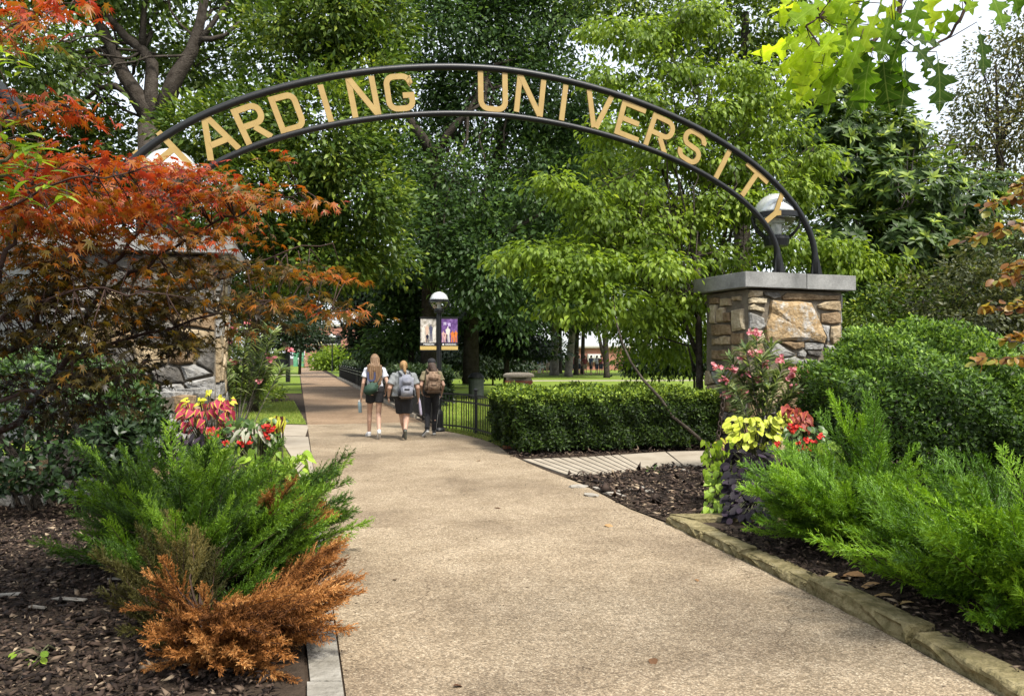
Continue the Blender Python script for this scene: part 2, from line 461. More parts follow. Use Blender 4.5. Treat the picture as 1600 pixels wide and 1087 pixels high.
# walkway to the right: scored strips, then plain slabs
wk = thing('walkway', 'pale concrete side walkway with scored lines beside the clipped hedge', 'walkway', (1.5, 12.8, 0)); wk['kind'] = 'structure'
fb = [Vector((.16, 12.72)), Vector((1.2, 13.0)), Vector((2.6, 13.72)), Vector((3.6, 13.9)), Vector((4.4, 14.1))]       # back edge
ff = [Vector((.78, 10.98)), Vector((1.55, 11.35)), Vector((2.3, 11.95)), Vector((3.1, 11.9)), Vector((3.9, 11.6))]      # front edge
def along(pl, t):
    Ls = [(b - a).length for a, b in zip(pl[:-1], pl[1:])]; s = t * sum(Ls)
    for (a, b), L in zip(zip(pl[:-1], pl[1:]), Ls):
        if s <= L + 1e-6: return a.lerp(b, min(1, s / L))
        s -= L
    return pl[-1]
cuts = [0, .035, .07, .105, .14, .175, .21, .245, .28, .315, .35, .385, .60, .80, 1.0]
for t0, t1 in zip(cuts[:-1], cuts[1:]):
    g = .0035
    q = [along(ff, t0 + g), along(ff, t1 - g), along(fb, t1 - g), along(fb, t0 + g)]
    MB().prism([tuple(p) for p in q], -.05, .022).build('slab', M_walk, wk)
sheet('walkway_bed', [tuple(ff[0] + Vector((.02, .0))), tuple(ff[2]), tuple(ff[4]), tuple(fb[4]), tuple(fb[2]), tuple(fb[0])], .004, M_soil)

# grass blades
M_blade = leaf_mat('grass_blade', [(0, (.16, .24, .03)), (.5, (.24, .33, .05)), (.85, (.34, .38, .08)), (1, (.40, .36, .13))], .5, .3)
def in_poly(P, poly):
    x, y = P[:, 0], P[:, 1]; ins = np.zeros(len(P), bool); n = len(poly)
    for i in range(n):
        x0, y0 = poly[i]; x1, y1 = poly[(i + 1) % n]
        c = ((y0 > y) != (y1 > y)) & (x < (x1 - x0) * (y - y0) / (y1 - y0 + 1e-12) + x0)
        ins ^= c
    return ins
def rand_poly(poly, n):
    a = np.array(poly); lo, hi = a.min(0), a.max(0); o = np.zeros((0, 2))
    while len(o) < n:
        P = lo + rng.random((n * 2, 2)) * (hi - lo); P = P[in_poly(P, poly)]; o = np.vstack([o, P])
    return o[:n]
def grass(name, poly, n, h, z=.006):
    p = rand_poly(poly, n); P = np.column_stack([p, np.full(n, z)])
    D = rng.normal(size=(n, 3)) * .45 + np.array([0, 0, 1.0])
    N = rng.normal(size=(n, 3)); S = h * (.5 + rng.random(n))
    o = pt(name, leaf_mesh(name, BLADE, P, D, N, S), M_blade); o['kind'] = 'stuff'
    return o
tag(grass('grass', [(-1.5, 18.4), (-.62, 17.3), (-.05, 15.6), (3.5, 15.7), (6, 30), (-2, 34), (-4.6, 30), (-2.5, 21.9)], 26000, .065), 'short mown grass of the lawn behind the fence', 'grass')
tag(grass('grass', [(LE(19.5) - .02, 19.5), (-9, 20.6), (-9, 28.2), (LE(30) - .3, 29.6)], 12000, .06), 'short mown grass left of the path', 'grass')
tag(grass('grass', [(LE(16.5) - .65, 16.4), (-8, 17.3), (-7, 12.6), (-3.9, 12.2), (LE(11.5) - .3, 11.5), (LE(13.2) - .36, 13.2)], 9000, .055), 'rounded grass patch beside the flower bed', 'grass')
tag(grass('grass', [(-1.4, 18.1), (-.62, 17.0), (-.2, 15.5), (-.05, 14.6), (-.2, 14.5), (-.62, 15.95), (-1.5, 17.75)], 2500, .05), 'thin weedy grass strip at the foot of the low fence', 'grass')

# mulch beds
M_mulch_sheet = M_soil
M_chip = leaf_mat('mulch_chip', [(0, (.015, .010, .008)), (.45, (.038, .025, .019)), (.78, (.075, .05, .037)), (.94, (.16, .115, .08)), (1, (.36, .28, .19))], .85, 0.0, spec=.2)
left_bed = [(LE(-2) - .22, -2), (LE(4) - .2, 4), (LE(9.5) - .18, 9.5), (LE(11.2) - .4, 11.2), (-4.1, 11.9), (-14, 13), (-14, -2)]
right_bed = [(2.75, 1.6), (2.52, 3.9), (2.37, 4.8), (2.16, 5.83), (2.0, 6.49), (1.83, 7.21), (1.69, 7.75), (3.5, 7.9), (3.9, 11.6), (9.5, 12.5), (14, 12), (14, 0)]
wedge = [(1.54, 7.95), (1.29, 8.6), (.92, 10.3), (.76, 10.9), (1.55, 11.3), (2.3, 11.9), (3.1, 11.85), (3.9, 11.55), (3.5, 7.95)]
sheet('flower_bed', left_bed, .02, M_soil)
sheet('flower_bed', right_bed, .07, M_soil)
sheet('flower_bed', wedge, .015, M_soil)
sheet('hedge_bed', [(-.05, 13.0), (1.2, 13.05), (2.6, 13.78), (4.6, 14.3), (4.6, 17.4), (-.1, 16.0)], .01, M_soil)
def chips(name, poly, n, z, size, label, hump=.04):
    p = rand_poly(poly, n)
    zz = z + rng.random(n) * hump
    P = np.column_stack([p, zz])
    D = rng.normal(size=(n, 3)); D[:, 2] *= .28
    N = rng.normal(size=(n, 3)) * .35 + np.array([0, 0, 1.0])
    S = size * (.35 + rng.gamma(2.0, .4, n))
    o = pt(name, leaf_mesh(name, CHIP, P, D, N, S, rng.random(n)), M_chip); tag(o, label, 'mulch', kind='stuff')
chips('mulch', [(-1.05, 3.3), (-2.0, 8.3), (-4.0, 8.8), (-6.8, 9.0), (-3.4, 3.3)], 24000, .015, .042, 'dark shredded bark mulch under the browning juniper')
chips('mulch', [(2.54, 3.6), (2.37, 4.8), (2.16, 5.83), (2.0, 6.49), (1.83, 7.21), (3.5, 7.8), (4.5, 6), (4.2, 3.6)], 8000, .068, .04, 'dark bark mulch between the stone kerb and the bright junipers')
chips('mulch', wedge, 5200, .013, .06, 'brown bark mulch in the wedge between path and side walkway')
chips('mulch', [(-.05, 13.0), (1.2, 13.1), (2.6, 13.8), (4.0, 14.2), (4.0, 14.9), (-.1, 13.6)], 1600, .01, .05, 'leaf litter and mulch along the foot of the clipped hedge')
# bits of bark and grit washed onto the path along its edges
pe = np.array([(2.0, 5.7), (2.2, 4.7), (1.6, 7.2), (1.2, 8.6), (.8, 10.2), (.3, 11.9), (1.45, 7.9), (1.35, 8.2)]); q_ = pe[rng.integers(0, len(pe), 420)] + rng.normal(size=(420, 2)) * np.array([.10, .45]); q_[:, 0] -= .10
ql = rng.random(160) * 7 + 4; q_ = np.vstack([q_, np.column_stack([LE(ql) + np.abs(rng.normal(size=160)) * .16, ql]), np.column_stack([LE(rng.random(160) * 0 + 9) + rng.random(160) * 3.2, rng.random(160) * 9 + 4.2])])
n_ = len(q_); lt = pt('litter', leaf_mesh('litter', CHIP, np.column_stack([q_, np.full(n_, .013)]), rng.normal(size=(n_, 3)) * np.array([1, 1, .1]), np.tile(np.array([0, 0, 1.0]), (n_, 1)), .008 + .022 * rng.random(n_) ** 3, rng.random(n_) ** .6), M_chip); tag(lt, 'tiny bits of bark and grit strewn along the edges of the path', 'litter', kind='stuff')
# pale stones lying in the wedge bed
M_pale = surf_mat('pale_stone', [(.3, (.20, .18, .15)), (.7, (.38, .35, .30))], 6, .9, .5, 40, coord='World')
def rock(loc, sx, sy, sz, name, m, parent=None):
    b = bmesh.new(); bmesh.ops.create_icosphere(b, subdivisions=1, radius=1)
    for v in b.verts:
        v.co = Vector((v.co.x * sx, v.co.y * sy, v.co.z * sz)) * random.uniform(.75, 1.15)
    me = bpy.data.meshes.new(name); b.to_mesh(me); b.free()
    return pt(name, me, m, parent, loc=loc, rot=(random.uniform(-.2, .2), random.uniform(-.2, .2), random.uniform(0, 6)))
bedrocks = [(905, 762, .16), (935, 766, .10), (968, 769, .07), (985, 767, .09), (1003, 764, .08), (1015, 770, .10), (1028, 777, .07), (960, 775, .16), (925, 776, .14), (1072, 738, .12), (1050, 736, .10), (1090, 741, .10)]
for k, (px, py, s) in enumerate(bedrocks):
    g = gnd(px, py); o = rock((g.x, g.y, .02), s, s * .6, s * .22, 'stone', M_pale)
    tag(o, ['largest flat pale stone at the path tip of the mulch wedge', 'medium flat stone right of the largest one by the path tip of the mulch wedge', 'small pale stone in the middle of the mulch wedge, left of three', 'middle one of three pale stones in the mulch wedge', 'last of three pale stones in the middle of the mulch wedge', 'broad grey stone right of the three in the mulch wedge',
             'small bright stone in the mulch wedge toward the kerb corner', 'broad flat stone at the lower path edge of the mulch wedge', 'long flat slab at the path edge of the mulch wedge, beside the broad one', 'pale stone beside the side walkway under the lime vine', 'small pale stone near the side walkway, left of the lime vine', 'pale stone close to the lime vine in the mulch wedge'][k], 'stone', 'pale stones in the mulch wedge')

# stone kerb on the right
M_kerb = surf_mat('mossy_sandstone', [(.25, (.075, .065, .03)), (.42, (.18, .15, .075)), (.58, (.30, .25, .14)), (.75, (.42, .36, .23))], 6.5, .92, 1.0, 26, 8, coord='World', spec=.15, dist=.03, second=(18, [(.3, (.6, .62, .5)), (.65, (1.05, 1.05, 1))], .7))
kerb = thing('stone_kerb', 'low mossy sandstone kerb along the right side of the path', 'kerb', (1.9, 6.4, 0)); kerb['kind'] = 'structure'
kp = [(2.72, 1.4), (2.58, 2.5), (2.40, 3.62), (2.27, 4.55), (2.06, 5.6), (1.86, 6.48), (1.70, 7.15), (1.53, 7.87)]
for k, (a, c) in enumerate(zip(kp[:-1], kp[1:])):
    a, c = Vector(a), Vector(c); d = (c - a).normalized(); nrm = Vector((d.y, -d.x))
    a = a + d * .017; c = c - d * .017
    nseg = 10; vs_, fs_ = [], []
    w = random.uniform(.16, .19); h = .102; dh = random.uniform(-.018, .018); sk = random.uniform(-.016, .016); a = a + nrm * sk; c = c + nrm * sk
    ts = [0, .03] + [(q_ + .5) / (nseg - 2) for q_ in range(nseg - 3)] + [.97, 1]
    nseg = len(ts) - 1
    for i in range(nseg + 1):
        p = a.lerp(c, ts[i])
        j = lambda s: random.uniform(-s, s)
        e = .05 * random.uniform(.5, 1) if i in (0, nseg) else (.008 if i in (1, nseg - 1) else 0)
        hh = h + dh
        prof = [(.0, -.04), (-.006 + j(.02), hh * .35), (-.002 + j(.02), hh * .72), (.002 + j(.008) + e * .4, hh - .010 - e * .3), (.014 + j(.005), hh + j(.003) - e * .3), (w * .6, hh + .002 + j(.003) - e * .2), (w + j(.012), hh - .004), (w + .005, -.04)]
        for u, z in prof:
            q = p + nrm * u; vs_.append((q.x, q.y, z))
    m_ = 8
    for i in range(nseg):
        for q in range(m_ - 1):
            fs_.append((i*m_ + q, i*m_ + q + 1, (i+1)*m_ + q + 1, (i+1)*m_ + q))
    fs_.append(tuple(range(m_))); fs_.append(tuple(nseg * m_ + q for q in range(m_ - 1, -1, -1)))
    MB().add(vs_, fs_).build('kerb_stone', M_kerb, kerb)
MB().prism([(1.55, 7.86), (1.74, 7.62), (2.6, 7.72), (2.6, 7.9)], -.03, .108).build('kerb_stone', M_kerb, kerb)

# ================================================================== GATE PILLARS
stone_cols = {
 'tan': [(.3, (.24, .175, .10)), (.5, (.38, .30, .19)), (.7, (.48, .405, .29))],
 'cream': [(.3, (.38, .31, .20)), (.6, (.52, .45, .32)), (.75, (.60, .54, .42))],
 'brown': [(.3, (.14, .095, .055)), (.55, (.28, .20, .12)), (.75, (.38, .29, .19))],
 'grey': [(.3, (.17, .165, .155)), (.5, (.30, .295, .28)), (.75, (.46, .46, .45))],
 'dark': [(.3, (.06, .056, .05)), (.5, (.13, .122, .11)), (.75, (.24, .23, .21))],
 'big': [(.36, (.50, .49, .47)), (.44, (.40, .34, .26)), (.5, (.36, .25, .13)), (.58, (.42, .31, .18)), (.64, (.46, .41, .34)), (.74, (.58, .57, .55))],
}
M_st = {k: surf_mat('stone_' + k, v, 4.5 if k != 'big' else 3.6, .92, 1.0, 20, 11, coord='World', spec=.15, dist=.03, second=(14, [(.3, (.62, .58, .52)), (.62, (1.05, 1.05, 1.05))], .75)) for k, v in stone_cols.items()}

def stone_mesh(poly, O, u, w, n, proud=.05, depth=.06):
    """poly in (u, height); O,u = face origin and direction, n = outward normal; an irregular block standing proud"""
    P = [Vector(p) for p in poly]
    # subdivide long edges so that outlines are not straight
    Q = []
    for a, b in zip(P, P[1:] + P[:1]):
        Q.append(a)
        L = (b - a).length
        if L > .22:
            k = 2 if L > .5 else 1
            for q in range(k):
                t = (q + 1) / (k + 1)
                e = (b - a).normalized()
                Q.append(a.lerp(b, t) + Vector((-e.y, e.x)) * random.uniform(-.018, .018))
    P = Q
    c = sum(P, Vector((0, 0))) / len(P)
    def w3(p, d): return O + u * p.x + Vector((0, 0, p.y)) + n * d
    m_ = len(P); vs_, fs_ = [], []
    pr = proud * random.uniform(.75, 1.25)
    for p in P: vs_.append(w3(p, -depth))
    for p in P: vs_.append(w3(p + (p - c) * random.uniform(-.02, .0), pr * random.uniform(.35, .75)))
    for p in P: vs_.append(w3(c + (p - c) * random.uniform(.72, .88), pr * random.uniform(.8, 1.2)))
    vs_.append(w3(c + Vector((random.uniform(-.02, .02), random.uniform(-.02, .02))), pr * random.uniform(.85, 1.3)))
    for k in range(m_):
        k2 = (k + 1) % m_
        fs_.append((k, k2, m_ + k2, m_ + k)); fs_.append((m_ + k, m_ + k2, 2*m_ + k2, 2*m_ + k)); fs_.append((2*m_ + k, 2*m_ + k2, 3*m_))
    b = MB().add(vs_, fs_)
    me = b.mesh('stone')
    bm = bmesh.new(); bm.from_mesh(me); bmesh.ops.recalc_face_normals(bm, faces=bm.faces); bm.to_mesh(me); bm.free()
    return me
def auto_stones(u0, u1, z0, z1, rng_h=(.13, .30), rng_w=(.22, .55)):
    res = []; z = z0
    while z < z1 - .06:
        h = min(random.uniform(*rng_h), z1 - z)
        if z1 - (z + h) < .08: h = z1 - z
        x = u0
        while x < u1 - .05:
            w_ = min(random.uniform(*rng_w), u1 - x)
            if u1 - (x + w_) < .1: w_ = u1 - x
            g = .014; j = lambda: random.uniform(-.02, .02)
            q = [(x + g + abs(j()), z + g + abs(j())), (x + w_/2, z + g + abs(j())), (x + w_ - g - abs(j()), z + g + abs(j())), (x + w_ - g - abs(j()), z + h - g - abs(j())), (x + w_ * random.uniform(.3, .7), z + h - g - abs(j()) * .6), (x + g + abs(j()), z + h - g - abs(j()))]
            if random.random() < .35 and w_ > .3:           # one corner knocked off
                q[3] = (q[3][0] - random.uniform(.03, .1), q[3][1])
            res.append(q); x += w_
        z += h
    return res

def rubble(u0, u1, z0, z1, sx=.36, sz=.21):
    """irregular rubble: cells of a jittered pattern, clipped to the face"""
    S_ = []; nz_ = max(1, round((z1 - z0) / sz)); k = 1.7
    for r in range(nz_):
        nx_ = max(1, round((u1 - u0) / (sx * random.uniform(.75, 1.3))))
        for q in range(nx_):
            S_.append(Vector((u0 + (q + .5 + random.uniform(-.36, .36)) * (u1 - u0) / nx_, (z0 + (r + .5 + random.uniform(-.34, .34)) * (z1 - z0) / nz_) * k)))
    res = []
    for i, s in enumerate(S_):
        P = [Vector((u0, z0 * k)), Vector((u1, z0 * k)), Vector((u1, z1 * k)), Vector((u0, z1 * k))]
        for j, t in enumerate(S_):
            if i == j or (s - t).length > 1.6: continue
            m_ = (s + t) / 2; d = (t - s).normalized(); m_ = m_ - d * .014; Q = []
            for a, b in zip(P, P[1:] + P[:1]):
                da, db = (a - m_).dot(d), (b - m_).dot(d)
                if da <= 0: Q.append(a)
                if da * db < 0: Q.append(a + (b - a) * (da / (da - db)))
            P = Q
            if len(P) < 3: break
        if len(P) < 3: continue
        P = [Vector((p.x, p.y / k)) for p in P]; c = sum(P, Vector((0, 0))) / len(P)
        P2 = [P[0]]
        for p in P[1:]:
            if (p - P2[-1]).length > .035: P2.append(p)
        if len(P2) < 3: continue
        res.append([tuple(c + (p - c) * .96 + Vector((random.uniform(-.012, .012), random.uniform(-.012, .012)))) for p in P2])
    return res

FRONT = [[(-0.16,2.73),(-0.01,2.78),(0.23,2.78),(0.22,2.7),(-0.01,2.67),(-0.16,2.66)],[(-0.11,2.63),(0.01,2.67),(0.38,2.65),(0.37,2.57),(-0.1,2.56)],[(-0.09,2.51),(0.03,2.55),(0.32,2.48),(0.26,2.41),(-0.09,2.45)],[(-0.06,2.41),(0.26,2.31),(0.27,2.16),(0.16,2.1),(-0.06,2.12)],[(0.47,2.63),(1.29,2.6),(1.39,2.42),(1.62,1.99),(1.59,1.89),(1.33,1.92),(0.63,1.92),(0.4,1.89),(0.36,1.97),(0.34,2.18),(0.45,2.41)],[(0.69,2.69),(0.79,2.76),(1.92,2.74),(1.92,2.66),(0.71,2.64)],[(0.24,2.76),(0.63,2.77),(0.67,2.67),(0.51,2.64),(0.28,2.7)],[(1.45,2.56),(1.59,2.62),(1.93,2.64),(1.94,2.47),(1.73,2.47),(1.47,2.51)],[(1.53,2.41),(1.88,2.45),(1.94,2.41),(1.94,2.25),(1.84,2.23),(1.53,2.26)],[(1.72,2.18),(1.93,2.21),(1.94,1.89),(1.78,1.88),(1.72,1.98)],[(1.53,2.21),(1.69,2.2),(1.68,1.91),(1.64,1.91),(1.53,2.14)],[(0.26,1.89),(0.59,1.89),(0.97,1.69),(0.96,1.67),(0.63,1.64),(0.43,1.66)],[(0.63,1.9),(1.15,1.91),(1.15,1.81),(0.95,1.77),(0.79,1.84)],[(1.17,1.89),(1.57,1.88),(1.58,1.83),(1.55,1.78),(1.17,1.78)],[(1.03,1.73),(1.15,1.77),(1.21,1.71),(1.17,1.64),(1.03,1.66)],[(1.21,1.75),(1.51,1.74),(1.5,1.64),(1.39,1.66),(1.25,1.69)],[(0.69,1.61),(0.95,1.65),(1.19,1.59),(1.21,1.53),(0.91,1.51),(0.71,1.53)],[(1.23,1.63),(1.47,1.57),(1.53,1.51),(1.43,1.47),(1.27,1.56)],[(1.05,1.49),(1.25,1.51),(1.37,1.37),(1.07,1.43)],[(-0.18,2.03),(-0.01,2.11),(0.22,2.1),(0.28,1.97),(0.18,1.88),(-0.18,1.9)],[(-0.18,1.8),(-0.01,1.84),(0.22,1.88),(0.34,1.74),(0.43,1.64),(-0.18,1.66)],
 [(1.6,1.86),(1.92,1.84),(1.93,1.6),(1.62,1.62)]]
FCOL = ['tan','cream','cream','grey','big','brown','dark','tan','brown','tan','grey','grey','brown','grey','grey','dark','grey','grey','grey','cream','brown','grey']
SIDE = [[(1.26,2.6),(1.07,2.59),(1.1,2.25),(1.27,2.26)],[(1.05,2.51),(0.81,2.53),(0.83,2.27),(1.05,2.27)],[(0.81,2.44),(0.63,2.43),(0.62,2.27),(0.81,2.26)],[(1.23,2.23),(0.63,2.21),(0.6,2.04),(1.21,2.04)],[(1.21,1.98),(0.99,1.99),(0.96,1.87),(1.21,1.86)],[(0.96,2.01),(0.63,2.0),(0.64,1.87),(0.94,1.86)],[(1.22,1.77),(0.63,1.76),(0.6,1.6),(1.21,1.6)],[(1.26,1.51),(0.91,1.51),(0.91,1.39),(1.27,1.37)],[(1.18,1.37),(0.89,1.38),(0.96,0.98),(1.25,1.0)],[(1.27,0.89),(1.04,0.92),(1.05,0.8),(1.29,0.79)],[(1.27,0.77),(0.86,0.81),(0.86,0.6),(1.29,0.56)],[(1.23,0.53),(0.83,0.56),(0.81,0.17),(1.15,0.12),(1.25,0.28)],[(0.6,2.46),(0.28,2.48),(0.23,2.12),(0.58,2.09)],[(1.29,2.72),(1.02,2.72),(0.99,2.61),(1.29,2.62)],[(0.6,2.71),(0.35,2.7),(0.35,2.62),(0.58,2.63)],[(0.96,2.69),(0.63,2.68),(0.63,2.55),(0.96,2.55)],[(0.6,2.07),(0.28,2.06),(0.28,1.86),(0.58,1.87)],[(0.6,1.65),(0.28,1.65),(0.31,1.52),(0.58,1.51)],[(0.63,0.95),(0.28,0.97),(0.28,0.78),(0.64,0.78)],[(0.78,0.71),(0.33,0.74),(0.28,0.37),(0.76,0.24)],[(0.58,1.84),(0.28,1.85),(0.28,1.66),(0.58,1.66)],[(0.86,1.33),(0.28,1.46),(0.28,1.0),(0.83,0.98)]]
SCOL = ['cream','tan','brown','brown','tan','tan','brown','dark','dark','tan','tan','grey','cream','brown','tan','tan','brown','cream','tan','grey','tan','grey']

def pillar(C, ang, W, Dp, H, capz, cap_t, over, label, hand, front_cols, side_cols, side):
    """side = -1: the pillar runs to the right of its near path-side corner C; +1: it runs to the left"""
    f = Vector((math.cos(ang), math.sin(ang), 0)); s = Vector((-math.sin(ang), math.cos(ang), 0))
    C = Vector((C[0], C[1], 0))
    run = f if side < 0 else -f
    ctr = C + run * W / 2 + s * Dp / 2
    root = thing('gate_pillar', label, 'pillar', ctr, 0, 'stone gate pillars')
    R = Matrix((f, s, Vector((0, 0, 1)))).transposed()
    MB().box((ctr.x, ctr.y, H / 2 - .02), (W - .03, Dp - .03, H), R).build('core', M_mortar, root)
    full = W + 2 * over                  # two cast blocks butted together, the joint a little open
    for x_a, x_b in ((-full / 2, full * .04 - .004), (full * .04 + .004, full / 2)):
        cap = MB().box(((x_a + x_b) / 2, 0, 0), (x_b - x_a, Dp + 2 * over, cap_t))
        me = cap.mesh('cap')
        bm = bmesh.new(); bm.from_mesh(me)
        bmesh.ops.bevel(bm, geom=bm.edges[:], offset=.009, segments=2, affect='EDGES')
        bmesh.ops.subdivide_edges(bm, edges=[e for e in bm.edges if e.calc_length() > .5], cuts=5, use_grid_fill=True)
        for v in bm.verts: v.co += Vector((random.uniform(-.003, .003), random.uniform(-.003, .003), random.uniform(-.003, .003)))
        bm.to_mesh(me); bm.free()
        me.transform(Matrix.Translation((ctr.x, ctr.y, capz - cap_t / 2 - (.003 if x_a > 0 else 0))) @ R.to_4x4())
        pt('cap', me, M_conc, root)
    def put(poly, O, u, n, col, proud): pt('stone', stone_mesh(poly, O, u, None, n, proud), M_st[col], root)
    O = C if side < 0 else C - f * W
    if hand:
        for poly, col in zip(FRONT, FCOL):
            q = [(max(0.02, a + .06 if a < .3 else a), b) for a, b in poly]
            put(q, O, f, -s, col, .09 if col == 'big' else .05)
        for poly, col in zip(SIDE, SCOL):
            if sum(p[1] for p in poly) / len(poly) < 1.42: continue
            put([(max(.03, min(Dp - .01, a - .16)), b) for a, b in poly], C, s, -f, col, .05)
        low = rubble(.02, W - .02, .02, 1.36, .34, .2)
        for q in rubble(.02, Dp - .02, .02, 1.40, .32, .22): put(q, C, s, -f, random.choice(['tan', 'brown', 'grey', 'tan', 'dark']), .05)
        hi_side = []
    else:
        low = rubble(.02, W - .02, .02, H - .03, .44, .25)
        hi_side = rubble(.02, Dp - .02, .02, H - .03, .36, .22)
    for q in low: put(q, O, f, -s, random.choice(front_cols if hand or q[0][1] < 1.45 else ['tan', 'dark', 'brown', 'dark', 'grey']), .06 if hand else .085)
    for q in hi_side: put(q, C, s, f if side > 0 else -f, random.choice(side_cols), .05)
    # outer and back faces
    for q in auto_stones(.02, W - .02, .02, H - .03, (.2, .4), (.35, .7)): put(q, O + s * Dp, f, s, random.choice(front_cols), .045)
    Oo = C + run * W
    for q in auto_stones(.02, Dp - .02, .02, H - .03, (.2, .4), (.35, .7)): put(q, Oo, s, run, random.choice(side_cols), .045)
    return root, ctr, f, s, R
AR, ALf = math.radians(19), math.radians(15)
pR, ctrR, fR, sR, RR = pillar((4.03, 13.68), AR, 2.0, 1.3, 2.82, 3.09, .265, .16, 'tan and brown rubble stone gate pillar with flat concrete cap, behind pink oleander', True, ['grey','grey','tan','dark','brown'], ['tan','brown','grey'], -1)
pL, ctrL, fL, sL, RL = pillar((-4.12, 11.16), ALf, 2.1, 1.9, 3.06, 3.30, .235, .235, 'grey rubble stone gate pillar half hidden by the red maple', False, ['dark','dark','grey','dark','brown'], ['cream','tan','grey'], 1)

# low wing wall curving from the left pillar toward the street
wing = thing('wing_wall', 'low stepped rubble stone wall at the foot of the left pillar', 'wall', (-4.9, 9.6, 0))
pts_w = [Vector((-4.15, 10.95, 0)), Vector((-4.35, 10.3, 0)), Vector((-4.6, 9.6, 0)), Vector((-5.1, 8.9, 0)), Vector((-5.9, 8.4, 0))]
hts = [1.15, .85, .62, .5, .45]
for k in range(4):
    a, b_ = pts_w[k], pts_w[k + 1]; u = (b_ - a).normalized(); n_ = Vector((-u.y, u.x, 0))
    if n_.dot(Vector((1, -1, 0))) < 0: n_ = -n_
    L = (b_ - a).length
    MB().bar(a - n_ * .2 + Vector((0, 0, hts[k] / 2 - .03)), b_ - n_ * .2 + Vector((0, 0, hts[k] / 2 - .03)), .38, hts[k]).build('core', M_mortar, wing)
    for q in rubble(.0, L, .0, hts[k], .34, .16):
        pt('stone', stone_mesh(q, a, u, None, n_, .07), M_st[random.choice(['dark', 'grey', 'dark', 'grey', 'brown'])], wing)
    for q in auto_stones(.0, L, .0, .36, (.34, .36), (.25, .45)):
        P = [Vector((a + u * x_ - n_ * y_).to_2d()) for x_, y_ in q]
        MB().prism([tuple(p) for p in P], hts[k] - .03, hts[k] + random.uniform(.03, .07)).build('coping_stone', M_st['grey'], wing)

# ================================================================== ARCH
AA = math.radians(17)
aP = Vector((4.86, 14.6, 0)); aD = Vector((math.cos(AA), math.sin(AA), 0)); aN = Vector((math.sin(AA), -math.cos(AA), 0))
def A3(u, v, d=0): return aP + aD * u + Vector((0, 0, v)) + aN * d
U0, AO, BO, AI, BI, V0, PW = -5.221, 6.013, 2.853, 5.21, 2.106, 3.48, 1.833
def arc(a, b, n=72):
    r = []
    for k in range(n + 1):
        t = PI * k / n
        c, s_ = math.cos(t), math.sin(t)
        r.append((U0 - a * math.copysign(abs(c) ** (2 / PW), c), V0 + b * abs(s_) ** (2 / PW)))
    return r
arch = thing('gate_arch', 'black tubular arch with gold letters spanning the two stone pillars', 'arch', A3(U0, 3.1))
footz = (3.30, 3.09)
for nm, a, b, r in (('outer_tube', AO, BO, .056), ('inner_tube', AI, BI, .048)):
    pl = arc(a, b)
    P = [A3(pl[0][0], footz[0])] + [A3(*p) for p in pl] + [A3(pl[-1][0], footz[1])]
    MB().tube(P, r, 14).build(nm, M_black, arch, smooth=True)
    for e, sg in ((0, -1), (-1, 1)):
        u_ = pl[e][0]; z_ = footz[e]
        # gusset fin and base plate on the cap
        q = [(u_ - sg * .03, z_ + .55), (u_ + sg * .03, z_ + .55), (u_ + sg * .17, z_ + .01), (u_ - sg * .1, z_ + .01)]
        vs_ = [A3(x, z, .02) for x, z in q] + [A3(x, z, -.02) for x, z in q]
        MB().add(vs_, [(0,1,2,3),(7,6,5,4),(0,4,5,1),(1,5,6,2),(2,6,7,3),(3,7,4,0)]).build('gusset', M_black, arch)
        MB().box(A3(u_ + sg * .03, z_ + .008), (.34, .26, .018), Matrix((aD, -aN, Vector((0, 0, 1)))).transposed()).build('base_plate', M_black, arch)

